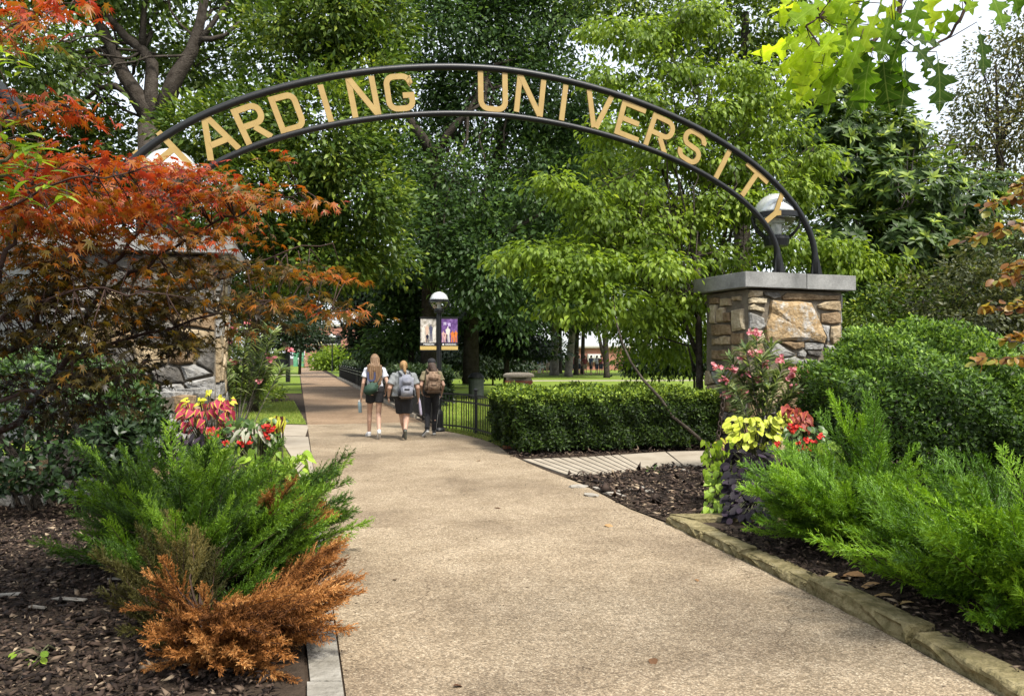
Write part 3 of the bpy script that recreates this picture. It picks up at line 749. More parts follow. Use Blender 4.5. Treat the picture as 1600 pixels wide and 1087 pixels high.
def arcp(cx, cy_, r, a0, a1, n=5):
    return [(cx + r * math.cos(math.radians(a0 + (a1 - a0) * k / n)), cy_ + r * math.sin(math.radians(a0 + (a1 - a0) * k / n))) for k in range(n + 1)]
def glyph(ch, w, h, t):
    """centre lines of the strokes of a letter, w wide and h high, stroke t"""
    a = t / 2; R = min(.13, w * .26); x0, x1, y0, y1, ym = a, w - a, a, h - a, h * .5
    if ch == 'H': return [[(a, 0), (a, h)], [(w-a, 0), (w-a, h)], [(t, ym), (w-t, ym)]]
    if ch == 'A': return [[(a*.9, 0), (w/2 - a*.42, h)], [(w-a*.9, 0), (w/2 + a*.42, h)], [(w*.27, h*.33), (w*.73, h*.33)]]
    if ch == 'R': return [[(a, 0), (a, h)], [(t, y1), (x1-R, y1)] + arcp(x1-R, y1-R, R, 90, 0)[1:] + arcp(x1-R, h*.47+R, R, 0, -90) + [(t, h*.47)], [(w*.52, h*.47-a), (w-a*.9, 0)]]
    if ch == 'D': return [[(a, 0), (a, h)], [(t, y1), (x1-R, y1)] + arcp(x1-R, y1-R, R, 90, 0)[1:] + arcp(x1-R, y0+R, R, 0, -90) + [(t, y0)]]
    if ch == 'I': return [[(w/2, 0), (w/2, h)]]
    if ch == 'N': return [[(a, 0), (a, h)], [(w-a, 0), (w-a, h)], [(a*1.2, h - a*.3), (w-a*1.2, a*.3)]]
    if ch == 'G': return [[(x1, h*.74)] + [(x1, y1-R*.6)] + arcp(x1-R, y1-R, R, 0, 90)[1:] + arcp(x0+R, y1-R, R, 90, 180) + arcp(x0+R, y0+R, R, 180, 270) + arcp(x1-R, y0+R, R, 270, 360) + [(x1, h*.42), (w*.6, h*.42)]]
    if ch == 'U': return [[(x0, h)] + arcp(x0+R, y0+R, R, 180, 270) + arcp(x1-R, y0+R, R, 270, 360) + [(x1, h)]]
    if ch == 'V': return [[(a*.9, h), (w/2 - a*.42, 0)], [(w-a*.9, h), (w/2 + a*.42, 0)]]
    if ch == 'E': return [[(a, 0), (a, h)], [(t, y1), (w, y1)], [(t, ym), (w*.86, ym)], [(t, y0), (w, y0)]]
    if ch == 'S':
        Rr = min(.13, h * .2)
        return [[(x1, h*.72), (x1, y1-Rr*.7)] + arcp(x1-Rr, y1-Rr, Rr, 0, 90)[1:] + arcp(x0+Rr, y1-Rr, Rr, 90, 180) + arcp(x0+Rr, ym+Rr, Rr, 180, 250) + arcp(x1-Rr, ym-Rr, Rr, 70, 0) + arcp(x1-Rr, y0+Rr, Rr, 0, -90) + arcp(x0+Rr, y0+Rr, Rr, 270, 180) + [(x0, h*.28)]]
    if ch == 'T': return [[(0, y1), (w, y1)], [(w/2, 0), (w/2, h-t)]]
    if ch == 'Y': return [[(a*.8, h), (w/2, h*.46)], [(w-a*.8, h), (w/2, h*.46)], [(w/2, 0), (w/2, h*.47)]]
def strip(b, line, t, depth, M3):
    L = [Vector(p) for p in line]; n = len(L); lft, rgt = [], []
    for i, p in enumerate(L):
        d0 = (p - L[i-1]).normalized() if i else None
        d1 = (L[i+1] - p).normalized() if i < n - 1 else None
        if d0 is None: nn = Vector((-d1.y, d1.x)); k = 1
        elif d1 is None: nn = Vector((-d0.y, d0.x)); k = 1
        else:
            n0, n1 = Vector((-d0.y, d0.x)), Vector((-d1.y, d1.x)); nn = (n0 + n1)
            nn = nn.normalized() if nn.length > 1e-4 else n0
            k = 1 / max(.5, nn.dot(n0))
        lft.append(p + nn * k * t / 2); rgt.append(p - nn * k * t / 2)
    vs_, fs_ = [], []
    for d in (depth, -depth):
        for i in range(n): vs_.append(M3(lft[i], d)); vs_.append(M3(rgt[i], d))
    o2 = 2 * n
    for i in range(n - 1):
        a = 2 * i
        fs_ += [(a, a+1, a+3, a+2), (o2+a, o2+a+2, o2+a+3, o2+a+1), (a, a+2, o2+a+2, o2+a), (a+1, o2+a+1, o2+a+3, a+3)]
    fs_ += [(0, o2, o2+1, 1), (2*n-2, 2*n-1, o2+2*n-1, o2+2*n-2)]
    b.add(vs_, fs_)
LET = [('H',-10.16,4.30,-.42,.44,.52),('A',-9.515,4.629,-.271,.524,.52),('R',-9.015,4.871,-.234,.512,.43),('D',-8.52,5.06,-.203,.54,.41),('I',-7.976,5.232,-.172,.561,.1),('N',-7.435,5.373,-.117,.601,.45),('G',-6.887,5.502,-.09,.582,.46),('U',-5.402,5.629,-.011,.651,.50),('N',-4.805,5.64,.066,.616,.50),('I',-4.221,5.59,.08,.606,.1),('V',-3.621,5.517,.106,.595,.50),('E',-3.045,5.39,.167,.594,.46),('R',-2.493,5.223,.205,.58,.48),('S',-1.90,5.07,.255,.54,.46),('I',-1.306,4.806,.324,.581,.1),('T',-.764,4.537,.345,.462,.54),('Y',-.299,4.077,.52,.40,.50)]
for ch, bu, bv, yu, yv, w in LET:
    h = math.hypot(yu, yv); ey = Vector((yu, yv)) / h; ex = Vector((ey.y, -ey.x)); t = .088
    b = MB()
    for k, line in enumerate(glyph(ch, w, h, t)):
        strip(b, line, t, .014 + .0012 * k, lambda p, d: A3(bu + ex.x * (p.x - w/2) + ey.x * p.y, bv + ex.y * (p.x - w/2) + ey.y * p.y, d))
    me = b.mesh('letter')
    bm = bmesh.new(); bm.from_mesh(me); bmesh.ops.recalc_face_normals(bm, faces=bm.faces); bm.to_mesh(me); bm.free()
    o = pt('letter', me, M_gold, arch)

# ================================================================== GLOBE LAMPS
def glass_mat(name, base, glass):
    m, n, l, o = new_mat(name)
    if not glass:
        b = n.new('ShaderNodeBsdfPrincipled'); b.inputs['Base Color'].default_value = (*base, 1)
        b.inputs['Metallic'].default_value = .35; b.inputs['Roughness'].default_value = .18
        tq = n.new('ShaderNodeBsdfTransparent'); tq.inputs['Color'].default_value = (.9, .93, .92, 1)
        mq = n.new('ShaderNodeMixShader'); mq.inputs[0].default_value = .62
        l.new(tq.outputs[0], mq.inputs[1]); l.new(b.outputs[0], mq.inputs[2]); l.new(mq.outputs[0], o.inputs['Surface'])
    else:
        tr = n.new('ShaderNodeBsdfTransparent'); tr.inputs['Color'].default_value = (*base, 1)
        gl = n.new('ShaderNodeBsdfGlossy'); gl.inputs['Roughness'].default_value = .04
        lw = n.new('ShaderNodeLayerWeight'); lw.inputs['Blend'].default_value = .35
        mp = n.new('ShaderNodeMath'); mp.operation = 'MULTIPLY_ADD'; mp.inputs[1].default_value = .65; mp.inputs[2].default_value = .08
        l.new(lw.outputs['Facing'], mp.inputs[0])
        mx = n.new('ShaderNodeMixShader'); l.new(mp.outputs[0], mx.inputs[0]); l.new(tr.outputs[0], mx.inputs[1]); l.new(gl.outputs[0], mx.inputs[2])
        l.new(mx.outputs[0], o.inputs['Surface'])
    return m
M_globe_top = glass_mat('silvered_dome', (.88, .90, .90), False)
M_globe_low = glass_mat('clear_globe', (.93, .95, .93), True)
M_milk = flat_mat('milk_glass', (.72, .74, .70), .3)
M_amber = flat_mat('amber_dome', (.62, .52, .24), .3)
def globe_head(root, c, R, top=M_globe_top):
    up = [(R * math.cos(a), R * math.sin(a)) for a in np.linspace(.04, PI / 2 - .02, 9)]
    lo = [(R * math.cos(a), R * math.sin(a)) for a in np.linspace(-PI / 2 * .72, -.04, 9)]
    MB().lathe(up, c, 28).build('dome', top, root, smooth=True)
    MB().lathe(lo, c, 28).build('globe', M_globe_low, root, smooth=True)
    MB().lathe([(R * .98, -.045 * R * 3), (R * 1.06, -.12 * R), (R * 1.06, .1 * R), (R * .98, .12 * R)], c, 28).build('ring', M_black, root)
    MB().lathe([(.5 * R, -1.3 * R), (.56 * R, -1.0 * R), (.52 * R, -.86 * R)], c, 20).build('cup', M_black, root)
    MB().lathe([(.22 * R, -.85 * R), (.22 * R, -.35 * R), (.36 * R, -.3 * R), (.36 * R, .0)], c, 16).build('ballast', M_milk, root)
    for a in (0, PI):
        P = [Vector(c) + Vector((math.cos(a) * R * 1.05 * math.cos(t), math.sin(a) * R * 1.05 * math.cos(t), R * 1.05 * math.sin(t))) for t in np.linspace(-1.05, 0, 6)]
        MB().tube(P, R * .075, 6).build('bracket', M_black, root)
def cap_lamp(loc, label):
    r = thing('globe_lamp', label, 'lamp', loc, 0, 'globe lamps on the gate pillars')
    R = .43
    MB().lathe([(.16, 0), (.16, .03), (.09, .07), (.055, .12), (.05, .30), (.075, .33), (.075, .37), (.05, .40), (.05, .66)], loc, 18).build('stem', M_black, r)
    globe_head(r, (loc[0], loc[1], loc[2] + .64 + 1.28 * R), R)
# the right lamp sits between the two arch feet, the left one likewise
lR = at(1213, 15.05, 425); cap_lamp((lR.x, lR.y, 3.09), 'large clear globe lamp in a black bracket on the right pillar cap')
gl = at(266, 12.62, 262); cap_lamp((gl.x, gl.y, 3.30), 'large silvered globe lamp on the left pillar behind the red maple')

# ================================================================== CHAIN on the right pillar
chp = thing('iron_chain', 'rusty black iron chain hanging down the corner of the right pillar', 'chain', (3.6, 13.9, 0))
bm = bmesh.new()
prof_n, ring_n = 6, 12
vsx = []
for i in range(ring_n):
    a = 2 * PI * i / ring_n
    cx, cz = .034 * math.cos(a), .05 * math.sin(a)
    nrm_ = Vector((math.cos(a), 0, math.sin(a)))
    for j in range(prof_n):
        q = 2 * PI * j / prof_n
        vsx.append(bm.verts.new(Vector((cx, 0, cz)) + nrm_ * .011 * math.cos(q) + Vector((0, .011 * math.sin(q), 0))))
for i in range(ring_n):
    for j in range(prof_n):
        bm.faces.new((vsx[i*prof_n + j], vsx[i*prof_n + (j+1) % prof_n], vsx[((i+1) % ring_n)*prof_n + (j+1) % prof_n], vsx[((i+1) % ring_n)*prof_n + j]))
link_me = bpy.data.meshes.new('link'); bm.to_mesh(link_me); bm.free()
link_me.polygons.foreach_set('use_smooth', [True] * len(link_me.polygons))
M_rust = surf_mat('rusty_iron', [(.3, (.02, .016, .014)), (.7, (.07, .045, .03))], 30, .7, .4, 90, coord='World')
link_me.materials.append(M_rust)
for k in range(13):
    z = 1.13 - k * .078
    pp = at(1133 - k * 1.0, 13.62, 600)
    o = bpy.data.objects.new('link', link_me); link(o, chp)
    o.location = Vector((pp.x, pp.y, z)) - root_loc(chp); o.rotation_euler = (random.uniform(-.1, .1), random.uniform(-.1, .1), (k % 2) * PI / 2 + .3)

# ================================================================== FENCES
def railing(pts, h, sp, label, posts, ground=.03, limit=None):
    """iron railing along ground points; each picket, post and rail is a part"""
    root = thing('iron_fence', label, 'fence', pts[0], 0, 'black iron fences')
    count = 0
    pk = MB().box((0, 0, h / 2), (.016, .016, h - .06)).mesh('picket'); pk.materials.append(M_black)
    rest = MB()
    L0 = root_loc(root)
    for a, b in zip(pts[:-1], pts[1:]):
        a, b = Vector(a), Vector(b); L = (b - a).length; d = (b - a) / L
        for z in (h, h * .80, .10):
            MB().bar(a + Vector((0, 0, z + ground)), b + Vector((0, 0, z + ground)), .03, .035).build('rail', M_black, root)
        n = int(L / sp)
        for k in range(1, n):
            p = a + d * (L * k / n)
            if limit and count >= limit:
                rest.box((p.x, p.y, ground + h / 2), (.016, .016, h - .06))
            else:
                o = bpy.data.objects.new('picket', pk); link(o, root); o.location = p + Vector((0, 0, ground)) - L0
                o.rotation_euler = (0, 0, math.atan2(d.y, d.x)); count += 1
    if rest.v: rest.build('picket_row', M_black, root, kind='stuff')
    for p in posts:
        p = Vector(p)
        MB().box((p.x, p.y, (h + .1) / 2 + ground), (.06, .06, h + .1)).lathe([(.045, 0), (.05, .02), (.03, .05), (.005, .07)], (p.x, p.y, h + .1 + ground), 8).build('post', M_black, root)
    return root
nf = [Vector((-1.62, 17.95, 0)), Vector((-1.15, 17.5, 0)), Vector((-.76, 16.78, 0)), Vector((-.42, 15.85, 0)), Vector((-.12, 14.72, 0))]
railing(nf, .80, .105, 'low curved black iron railing between the lamp post and the clipped hedge', [nf[0], nf[2], nf[4]])
lf0, lf1 = Vector((-1.62, 17.98, 0)), Vector((-13.1, 60.8, 0))
lf = [lf0.lerp(lf1, k / 18) for k in range(19)]
railing(lf, .84, .11, 'long black iron fence running away along the right side of the far path', lf[1:], limit=230)

# brick stub where the low fence ends, and the brick pier on the lawn
M_brick = surf_mat('red_brick', [(.3, (.20, .06, .035)), (.7, (.38, .13, .075))], 9, .9, .4, 60, coord='World')
M_brick2 = surf_mat('dark_brick', [(.3, (.14, .045, .03)), (.7, (.27, .09, .055))], 9, .9, .4, 60, coord='World')
def brick_pier(c, wx, h, label, cap):
    root = thing('brick_pier', label, 'pier', (c[0], c[1], 0))
    MB().box((c[0], c[1], h / 2), (wx - .03, wx - .03, h)).build('core', M_mortar, root)
    bl, bh = wx / 3, .075
    me = MB().box((0, 0, 0), (bl - .012, .10, bh - .012)).mesh('brick'); me.materials.append(M_brick)
    me2 = me.copy(); me2.materials.clear(); me2.materials.append(M_brick2)
    L0 = root_loc(root)
    for r in range(int(h / bh)):
        for sd in range(4):
            a = sd * PI / 2
            for k in range(3):
                off = (k - 1) * bl + (bl * .12 if r % 2 else -bl * .12)
                p = Vector((off, -wx / 2 + .045, 0)); p.rotate(Matrix.Rotation(a, 3, 'Z'))
                o = bpy.data.objects.new('brick', me if random.random() < .6 else me2); link(o, root)
                o.location = Vector((c[0], c[1], (r + .5) * bh)) + p - L0; o.rotation_euler = (0, 0, a)
    if cap:
        MB().lathe([(wx * .56, 0), (wx * .6, .02), (wx * .6, .07), (wx * .5, .11), (wx * .3, .125)], (c[0], c[1], h), 24).build('cap', M_walk, root)
brick_pier((.17, 20.4), .66, 1.12, 'short red brick pier with pale rounded cap behind the clipped hedge', True)
brick_pier((-.03, 14.42), .26, .22, 'small brick footing at the end of the low curved railing', False)

# ================================================================== STREET LAMPS AND BANNERS
def street_lamp(x, y, R, hz, label, dome, rp=.05):
    r = thing('street_lamp', label, 'street lamp', (x, y, 0), 0, 'globe street lamps along the path')
    MB().lathe([(.13, 0), (.13, .05), (.09, .1), (.085, .4), (rp * 1.25, .46), (rp, .5), (rp, hz - R * 1.3)], (x, y, 0), 16).build('pole', M_black, r, smooth=False)
    globe_head(r, (x, y, hz), R, dome)
    return r
LX, LY = -1.60, 17.55
street_lamp(LX, LY, .205, 2.87, 'black globe street lamp carrying two banners beside the walking women', M_globe_top, .055)
a = at(519, 88, 580); street_lamp(a.x, a.y, .40, EYE + (HOR - 527.5) / F * 88, 'far black lamp post with white globe standing on grass by the path', M_milk, .07)
a = at(500, 108, 577); street_lamp(a.x, a.y, .30, EYE + (HOR - 537) / F * 108, 'farthest thin lamp post with yellowish globe before the brick building', M_amber, .06)

def simple_mat(name, c, rough=.6): return flat_mat(name, c, rough)
M_ban_black = simple_mat('banner_black', (.012, .012, .013)); M_ban_gold = simple_mat('banner_gold', (.62, .44, .14))
M_ban_white = simple_mat('banner_white', (.8, .79, .76))
M_ban_photo1 = surf_mat('banner_print_pale', [(.3, (.10, .11, .08)), (.45, (.40, .36, .30)), (.6, (.70, .66, .60)), (.75, (.80, .78, .76))], 14, .6, 0, coord='Object')
M_ban_photo2 = surf_mat('banner_print_stage', [(.3, (.05, .02, .09)), (.5, (.14, .06, .24)), (.7, (.30, .18, .42)), (.8, (.6, .5, .66))], 13, .6, 0, coord='Object')
M_fig = [simple_mat('print_skin', (.62, .44, .33)), simple_mat('print_navy', (.08, .085, .15)), simple_mat('print_cream', (.74, .70, .62)), simple_mat('print_orange', (.70, .20, .03)), simple_mat('print_pink', (.70, .42, .40)), simple_mat('print_lilac', (.55, .50, .66)), simple_mat('print_lavender_glow', (.6, .45, .8))]
def text_mesh(txt, size, name):
    cu = bpy.data.curves.new(name, 'FONT'); cu.body = txt; cu.size = size; cu.align_x = 'CENTER'; cu.extrude = .0008; cu.offset = size * .018
    o = bpy.data.objects.new(name, cu); COL.objects.link(o)
    dg = bpy.context.evaluated_depsgraph_get()
    me = bpy.data.meshes.new_from_object(o.evaluated_get(dg)); me.name = name
    bpy.data.objects.remove(o); bpy.data.curves.remove(cu)
    return me
def banner(x0, x1, y, z0, z1, label, photo, lines, figs):
    r = thing('banner', label, 'banner', ((x0 + x1) / 2, y, z0), 0, 'banners hanging on the lamp post')
    w = x1 - x0; xc = (x0 + x1) / 2; h = z1 - z0
    MB().box((xc, y, (z0 + z1) / 2), (w, .008, h)).build('sheet', M_ban_black, r)
    MB().box((xc, y - .006, z0 + h * .60), (w * .94, .003, h * .74)).build('photo_print', photo, r)
    MB().box((xc, y - .0065, z0 + h * .06), (w, .004, h * .115)).build('gold_band', M_ban_gold, r)
    for zz in (z1 + .012, z0 - .012):
        MB().tube([(x0 - .01, y, zz), (x1 + .01, y, zz)], .009, 8).build('rod', M_black, r)
    for (fx, fz, fw, fh, mi) in figs:
        X, Z = x0 + fx * w, z0 + fz * h; W_, H_ = fw * w, fh * h
        b = MB()
        pl = [(0, 0), (.2, 0), (.24, .45), (.3, .45), (.36, 0), (.56, 0), (.5, .5), (.62, .8), (.4, .86), (.36, .9), (.36, .98), (.2, .98), (.2, .9), (.12, .86), (-.06, .8), (.06, .5)]
        b.add([(X + W_ * (p - .28), y - .0085, Z + H_ * q) for p, q in pl], [tuple(range(len(pl)))])
        b.build('printed_figure', M_fig[mi], r)
    for txt, sz, dx, dz in lines:
        me = text_mesh(txt, sz, 'lettering')
        me.transform(Matrix.Translation((xc + dx, y - .0075, z0 + dz)) @ Matrix.Rotation(PI / 2, 4, 'X'))
        pt('lettering', me, M_ban_white, r)
    return r
zB0, zB1 = EYE - (546.5 - HOR) / F * LY, EYE - (497 - HOR) / F * LY
xb = lambda px: (px - 800) / F * LY
banner(xb(656.5), xb(682.2), LY, zB0, zB1, 'left lamp post banner showing people walking in daylight above a gold band', M_ban_photo1,
       [('MISSION', .062, .01, .102)], [(.2, .28, .3, .5, 2), (.42, .24, .34, .58, 0), (.66, .26, .34, .56, 1), (.86, .26, .26, .5, 2), (.44, .24, .3, .26, 1)])
rb = banner(xb(688.5), xb(715.5), LY, zB0, zB1, 'right lamp post banner with purple stage scene and orange figures above gold band', M_ban_photo2,
       [('HARDING', .055, .03, .102)], [(.16, .24, .3, .36, 4), (.42, .24, .4, .5, 2), (.3, .24, .3, .3, 4), (.70, .24, .4, .36, 3), (.88, .24, .3, .38, 3), (.5, .74, .3, .12, 6), (.25, .78, .3, .1, 5)])
e0 = MB().lathe([(.02, 0), (.02, .003)], (0, 0, 0), 16).mesh('emblem'); e0.transform(Matrix.Translation((xb(692.5), LY - .0075, zB0 + .12)) @ Matrix.Rotation(PI / 2, 4, 'X'))
pt('emblem', e0, M_ban_white, rb)

# ================================================================== PEOPLE
def capsule(b, p0, r0, p1, r1, n=12, flat0=False, flat1=False, squash=None):
    p0, p1 = Vector(p0), Vector(p1)
    d = p1 - p0
    if d.length < 1e-5: d = Vector((0, 0, 1e-4))
    d.normalize(); x = d.orthogonal().normalized(); y = d.cross(x)
    rings = []
    if flat0: rings.append((p0, r0))
    else:
        for a in (-80, -50, -20): rings.append((p0 + d * r0 * math.sin(math.radians(a)), r0 * math.cos(math.radians(a))))
    if flat1: rings.append((p1, r1))
    else:
        for a in (20, 50, 80): rings.append((p1 + d * r1 * math.sin(math.radians(a)), r1 * math.cos(math.radians(a))))
    vs_, fs_ = [], []
    for c, r in rings:
        for k in range(n):
            a = 2 * PI * k / n; vs_.append(c + (x * math.cos(a) + y * math.sin(a)) * r)
    m_ = len(rings)
    for i in range(m_ - 1):
        for k in range(n):
            k2 = (k + 1) % n; fs_.append((i*n + k, i*n + k2, (i+1)*n + k2, (i+1)*n + k))
    fs_.append(tuple(range(n - 1, -1, -1))); fs_.append(tuple((m_ - 1) * n + k for k in range(n)))
    if squash:
        c, s_ = Vector(squash[0]), squash[1]
        vs_ = [Vector((c.x + (v.x - c.x) * s_[0], c.y + (v.y - c.y) * s_[1], c.z + (v.z - c.z) * s_[2])) for v in vs_]
    b.add(vs_, fs_)
def ell(b, c, r, n=14, rot=None):
    vs_, fs_ = [], []
    m_ = 9
    for i in range(m_ + 1):
        t = PI * (i + .02) / (m_ + .04)
        for k in range(n):
            a = 2 * PI * k / n
            v = Vector((r[0] * math.sin(t) * math.cos(a), r[1] * math.sin(t) * math.sin(a), -r[2] * math.cos(t)))
            if rot is not None: v.rotate(rot)
            vs_.append(v + Vector(c))
    for i in range(m_):
        for k in range(n):
            k2 = (k + 1) % n; fs_.append((i*n + k, i*n + k2, (i+1)*n + k2, (i+1)*n + k))
    fs_.append(tuple(range(n - 1, -1, -1))); fs_.append(tuple(m_ * n + k for k in range(n)))
    b.add(vs_, fs_)
def fuse(b, name, voxel, smooth=4, cuts=()):
    """weld overlapping closed volumes into one continuous skin"""
    me = b.mesh(name)
    o = bpy.data.objects.new(name, me); COL.objects.link(o)
    r = o.modifiers.new('r', 'REMESH'); r.mode = 'VOXEL'; r.voxel_size = voxel; r.use_smooth_shade = True
    if smooth:
        s = o.modifiers.new('s', 'SMOOTH'); s.factor = .5; s.iterations = smooth
    dg = bpy.context.evaluated_depsgraph_get()
    m2 = bpy.data.meshes.new_from_object(o.evaluated_get(dg)); m2.name = name
    bpy.data.objects.remove(o); bpy.data.meshes.remove(me)
    for co, no in cuts:
        bm = bmesh.new(); bm.from_mesh(m2)
        bmesh.ops.bisect_plane(bm, geom=bm.verts[:] + bm.edges[:] + bm.faces[:], plane_co=co, plane_no=no, clear_outer=True)
        bm.to_mesh(m2); bm.free()
    m2.polygons.foreach_set('use_smooth', [True] * len(m2.polygons))
    return m2
V3 = lambda *a: Vector(a)
M_skin = surf_mat('skin', [(.3, (.50, .30, .21)), (.7, (.60, .38, .28))], 5, .55, .05, 60)
def hand(b, w, d, up, r=.0085, side=1):
    """palm and five curled fingers hanging from wrist w along d; up = direction the palm faces"""
    w, d, up = Vector(w), Vector(d).normalized(), Vector(up).normalized()
    s = d.cross(up).normalized(); up = s.cross(d).normalized()
    pc = w + d * .045
    for k in (-1, 0, 1): capsule(b, w + s * k * .012, .018, w + d * .085 + s * k * .022, .0135, 8)
    for k, L in enumerate((.066, .076, .072, .056)):
        base = w + d * .088 + s * (.033 - .022 * k)
        m1 = base + d * L * .5 + up * L * .12; tip = m1 + (d * .55 + up * .75).normalized() * L * .5
        capsule(b, base - d * .012, r, m1, r * .92, 7); capsule(b, m1, r * .92, tip, r * .78, 7)
    t0 = w + d * .03 + s * .034 * side; t1 = t0 + (d * .7 + s * .6 * side + up * .3).normalized() * .042; t2 = t1 + (d * .8 + up * .55).normalized() * .03
    capsule(b, w + d * .02 + s * .012 * side, r * 1.4, t0, r * 1.25, 7); capsule(b, t0, r * 1.2, t1, r * 1.05, 7); capsule(b, t1, r * 1.05, t2, r * .85, 7)

def person(label, loc, yaw, spec):
    S = spec['scale']; fat = spec.get('fat', 1.0)
    root = thing('person', label, 'person', loc, yaw, 'women walking up the path')
    def add(name, me, m, parent=root):
        me.transform(Matrix.Scale(S, 4)); me.materials.clear(); me.materials.append(m)
        o = bpy.data.objects.new(name, me); return link(o, parent)
    J = spec['J']
    b = MB()
    # head with a face (looking along +y), neck, trunk
    hc = V3(0, .035, 1.545)
    ell(b, hc, (.072, .088, .108)); ell(b, hc + V3(0, .03, -.055), (.05, .055, .06))
    ell(b, hc + V3(0, .098, -.02), (.013, .02, .022)); ell(b, hc + V3(0, .085, -.062), (.024, .012, .010))
    for sx in (-1, 1):
        ell(b, hc + V3(sx * .073, -.005, -.01), (.012, .022, .032)); ell(b, hc + V3(sx * .03, .082, .005), (.014, .010, .009))
    capsule(b, (0, -.005, 1.36), .055, (0, .015, 1.48), .048)
    capsule(b, (0, 0, 1.27), .13 * fat, (0, 0, 1.02), .12 * fat, squash=((0, 0, 1.15), (1.15, .8, 1)))
    capsule(b, (-.07, 0, .93), .115 * fat, (.07, 0, .93), .115 * fat)
    capsule(b, (-.12, 0, 1.355), .055, (.12, 0, 1.355), .055)
    for sd in ('L', 'R'):
        sg = -1 if sd == 'L' else 1
        sh, el, wr = J['sh' + sd], J['el' + sd], J['wr' + sd]
        capsule(b, sh, .05 * fat, el, .04 * fat); capsule(b, el, .04 * fat, wr, .027)
        hand(b, wr, (Vector(wr) - Vector(el)).normalized() * .6 + V3(0, .12, -.4), V3(-sg, .2, 0), side=1 if sd == 'L' else 1)
        hp, kn, an = J['hp' + sd], J['kn' + sd], J['an' + sd]
        capsule(b, hp, .085 * fat, kn, .055 * fat); capsule(b, kn, .053 * fat, Vector(kn).lerp(Vector(an), .35) + V3(0, -.012, 0), .052 * fat)
        capsule(b, Vector(kn).lerp(Vector(an), .35) + V3(0, -.012, 0), .052 * fat, an, .035)
        toe = J['toe' + sd]
        capsule(b, an, .036, Vector(an).lerp(Vector(toe), .5), .034); capsule(b, Vector(an).lerp(Vector(toe), .5), .032, toe, .024)
    add('body', fuse(b, 'body', .0075, 3), M_skin)
    # shoes
    for sd in ('L', 'R'):
        an, toe = Vector(J['an' + sd]), Vector(J['toe' + sd]); d = (toe - an); d.normalize()
        heel = an - V3(0, d.y, d.z).normalized() * .035 + V3(0, 0, -.028); h2 = toe - (toe - heel).normalized() * 0
        b = MB(); capsule(b, heel, .042, heel.lerp(toe, .55), .044); capsule(b, heel.lerp(toe, .55), .044, toe, .034); capsule(b, an + V3(0, 0, .0), .044, heel.lerp(toe, .25), .044)
        sh = add('shoe', fuse(b, 'shoe', .009, 2), spec['shoe'])
        dn = (toe - heel).cross(V3(1, 0, 0)).normalized()
        if dn.z > 0: dn = -dn
        b = MB(); capsule(b, heel + dn * .032, .038, toe + dn * .024, .036, squash=None)
        add('sole', fuse(b, 'sole', .009, 1), spec['sole'], sh)
    # shirt
    b = MB(); g = .028 if fat < 1.1 else .05
    hem = spec['hem']
    capsule(b, (0, 0, 1.27), (.13 + g * .6) * fat, (0, -.005, hem + .01), (.125 + g) * fat, flat1=True, squash=((0, 0, 1.15), (1.15, .85, 1)))
    capsule(b, (-.125, 0, 1.35), .066, (.125, 0, 1.35), .066); capsule(b, (0, -.005, 1.34), .075, (0, 0, 1.405), .066)
    for sd in ('L', 'R'):
        sh, el = Vector(J['sh' + sd]), Vector(J['el' + sd])
        capsule(b, sh, .062 * fat, sh.lerp(el, spec['sleeve']), .064 * fat + .006, flat1=True)
    me = fuse(b, 'shirt', .010, 3)
    for v in me.vertices:                                       # a few soft folds
        v.co += v.normal * (.006 * math.sin(v.co.z * 38 + v.co.x * 22) * math.sin(v.co.x * 31 + v.co.y * 17))
    shirt = add('shirt', me, spec['shirt'])
    # shorts or trousers
    b = MB()
    capsule(b, (-.065, 0, .955), .135 * fat, (.065, 0, .955), .135 * fat); capsule(b, (0, 0, 1.02), .135 * fat, (0, 0, .96), .14 * fat)
    for sd in ('L', 'R'):
        hp, kn, an = Vector(J['hp' + sd]), Vector(J['kn' + sd]), Vector(J['an' + sd])
        if spec['legs'] == 'long':
            capsule(b, hp, .098 * fat, kn, .073 * fat); capsule(b, kn, .073 * fat, an + V3(0, 0, .02), .052, flat1=True)
        else:
            capsule(b, hp, .103 * fat, hp.lerp(kn, spec['legs']), .098 * fat, flat1=True)
    tr = add('trousers' if spec['legs'] == 'long' else 'shorts', fuse(b, 'lower', .010, 3), spec['bottom'])
    if spec.get('stripe'):
        for sd in spec['stripe']:
            sg = -1 if sd == 'L' else 1
            hp, kn, an = Vector(J['hp' + sd]), Vector(J['kn' + sd]), Vector(J['an' + sd])
            P = []
            end = an if spec['legs'] == 'long' else hp.lerp(kn, spec['legs'])
            r0, r1 = (.096 * fat, .050) if spec['legs'] == 'long' else (.104 * fat, .10 * fat)
            for t in np.linspace(0, 1, 6):
                c = (hp.lerp(kn, t * 2) if t < .5 else kn.lerp(an, t * 2 - 1)) if spec['legs'] == 'long' else hp.lerp(end, t)
                r_ = r0 + (r1 - r0) * t
                P.append(c + V3(sg * (r_ - .024), -.02, 0))
            b = MB(); b.tube(P, .016, 8)
            add('stripe', b.mesh('stripe', True), M_ban_white, tr)
    return root, S, add

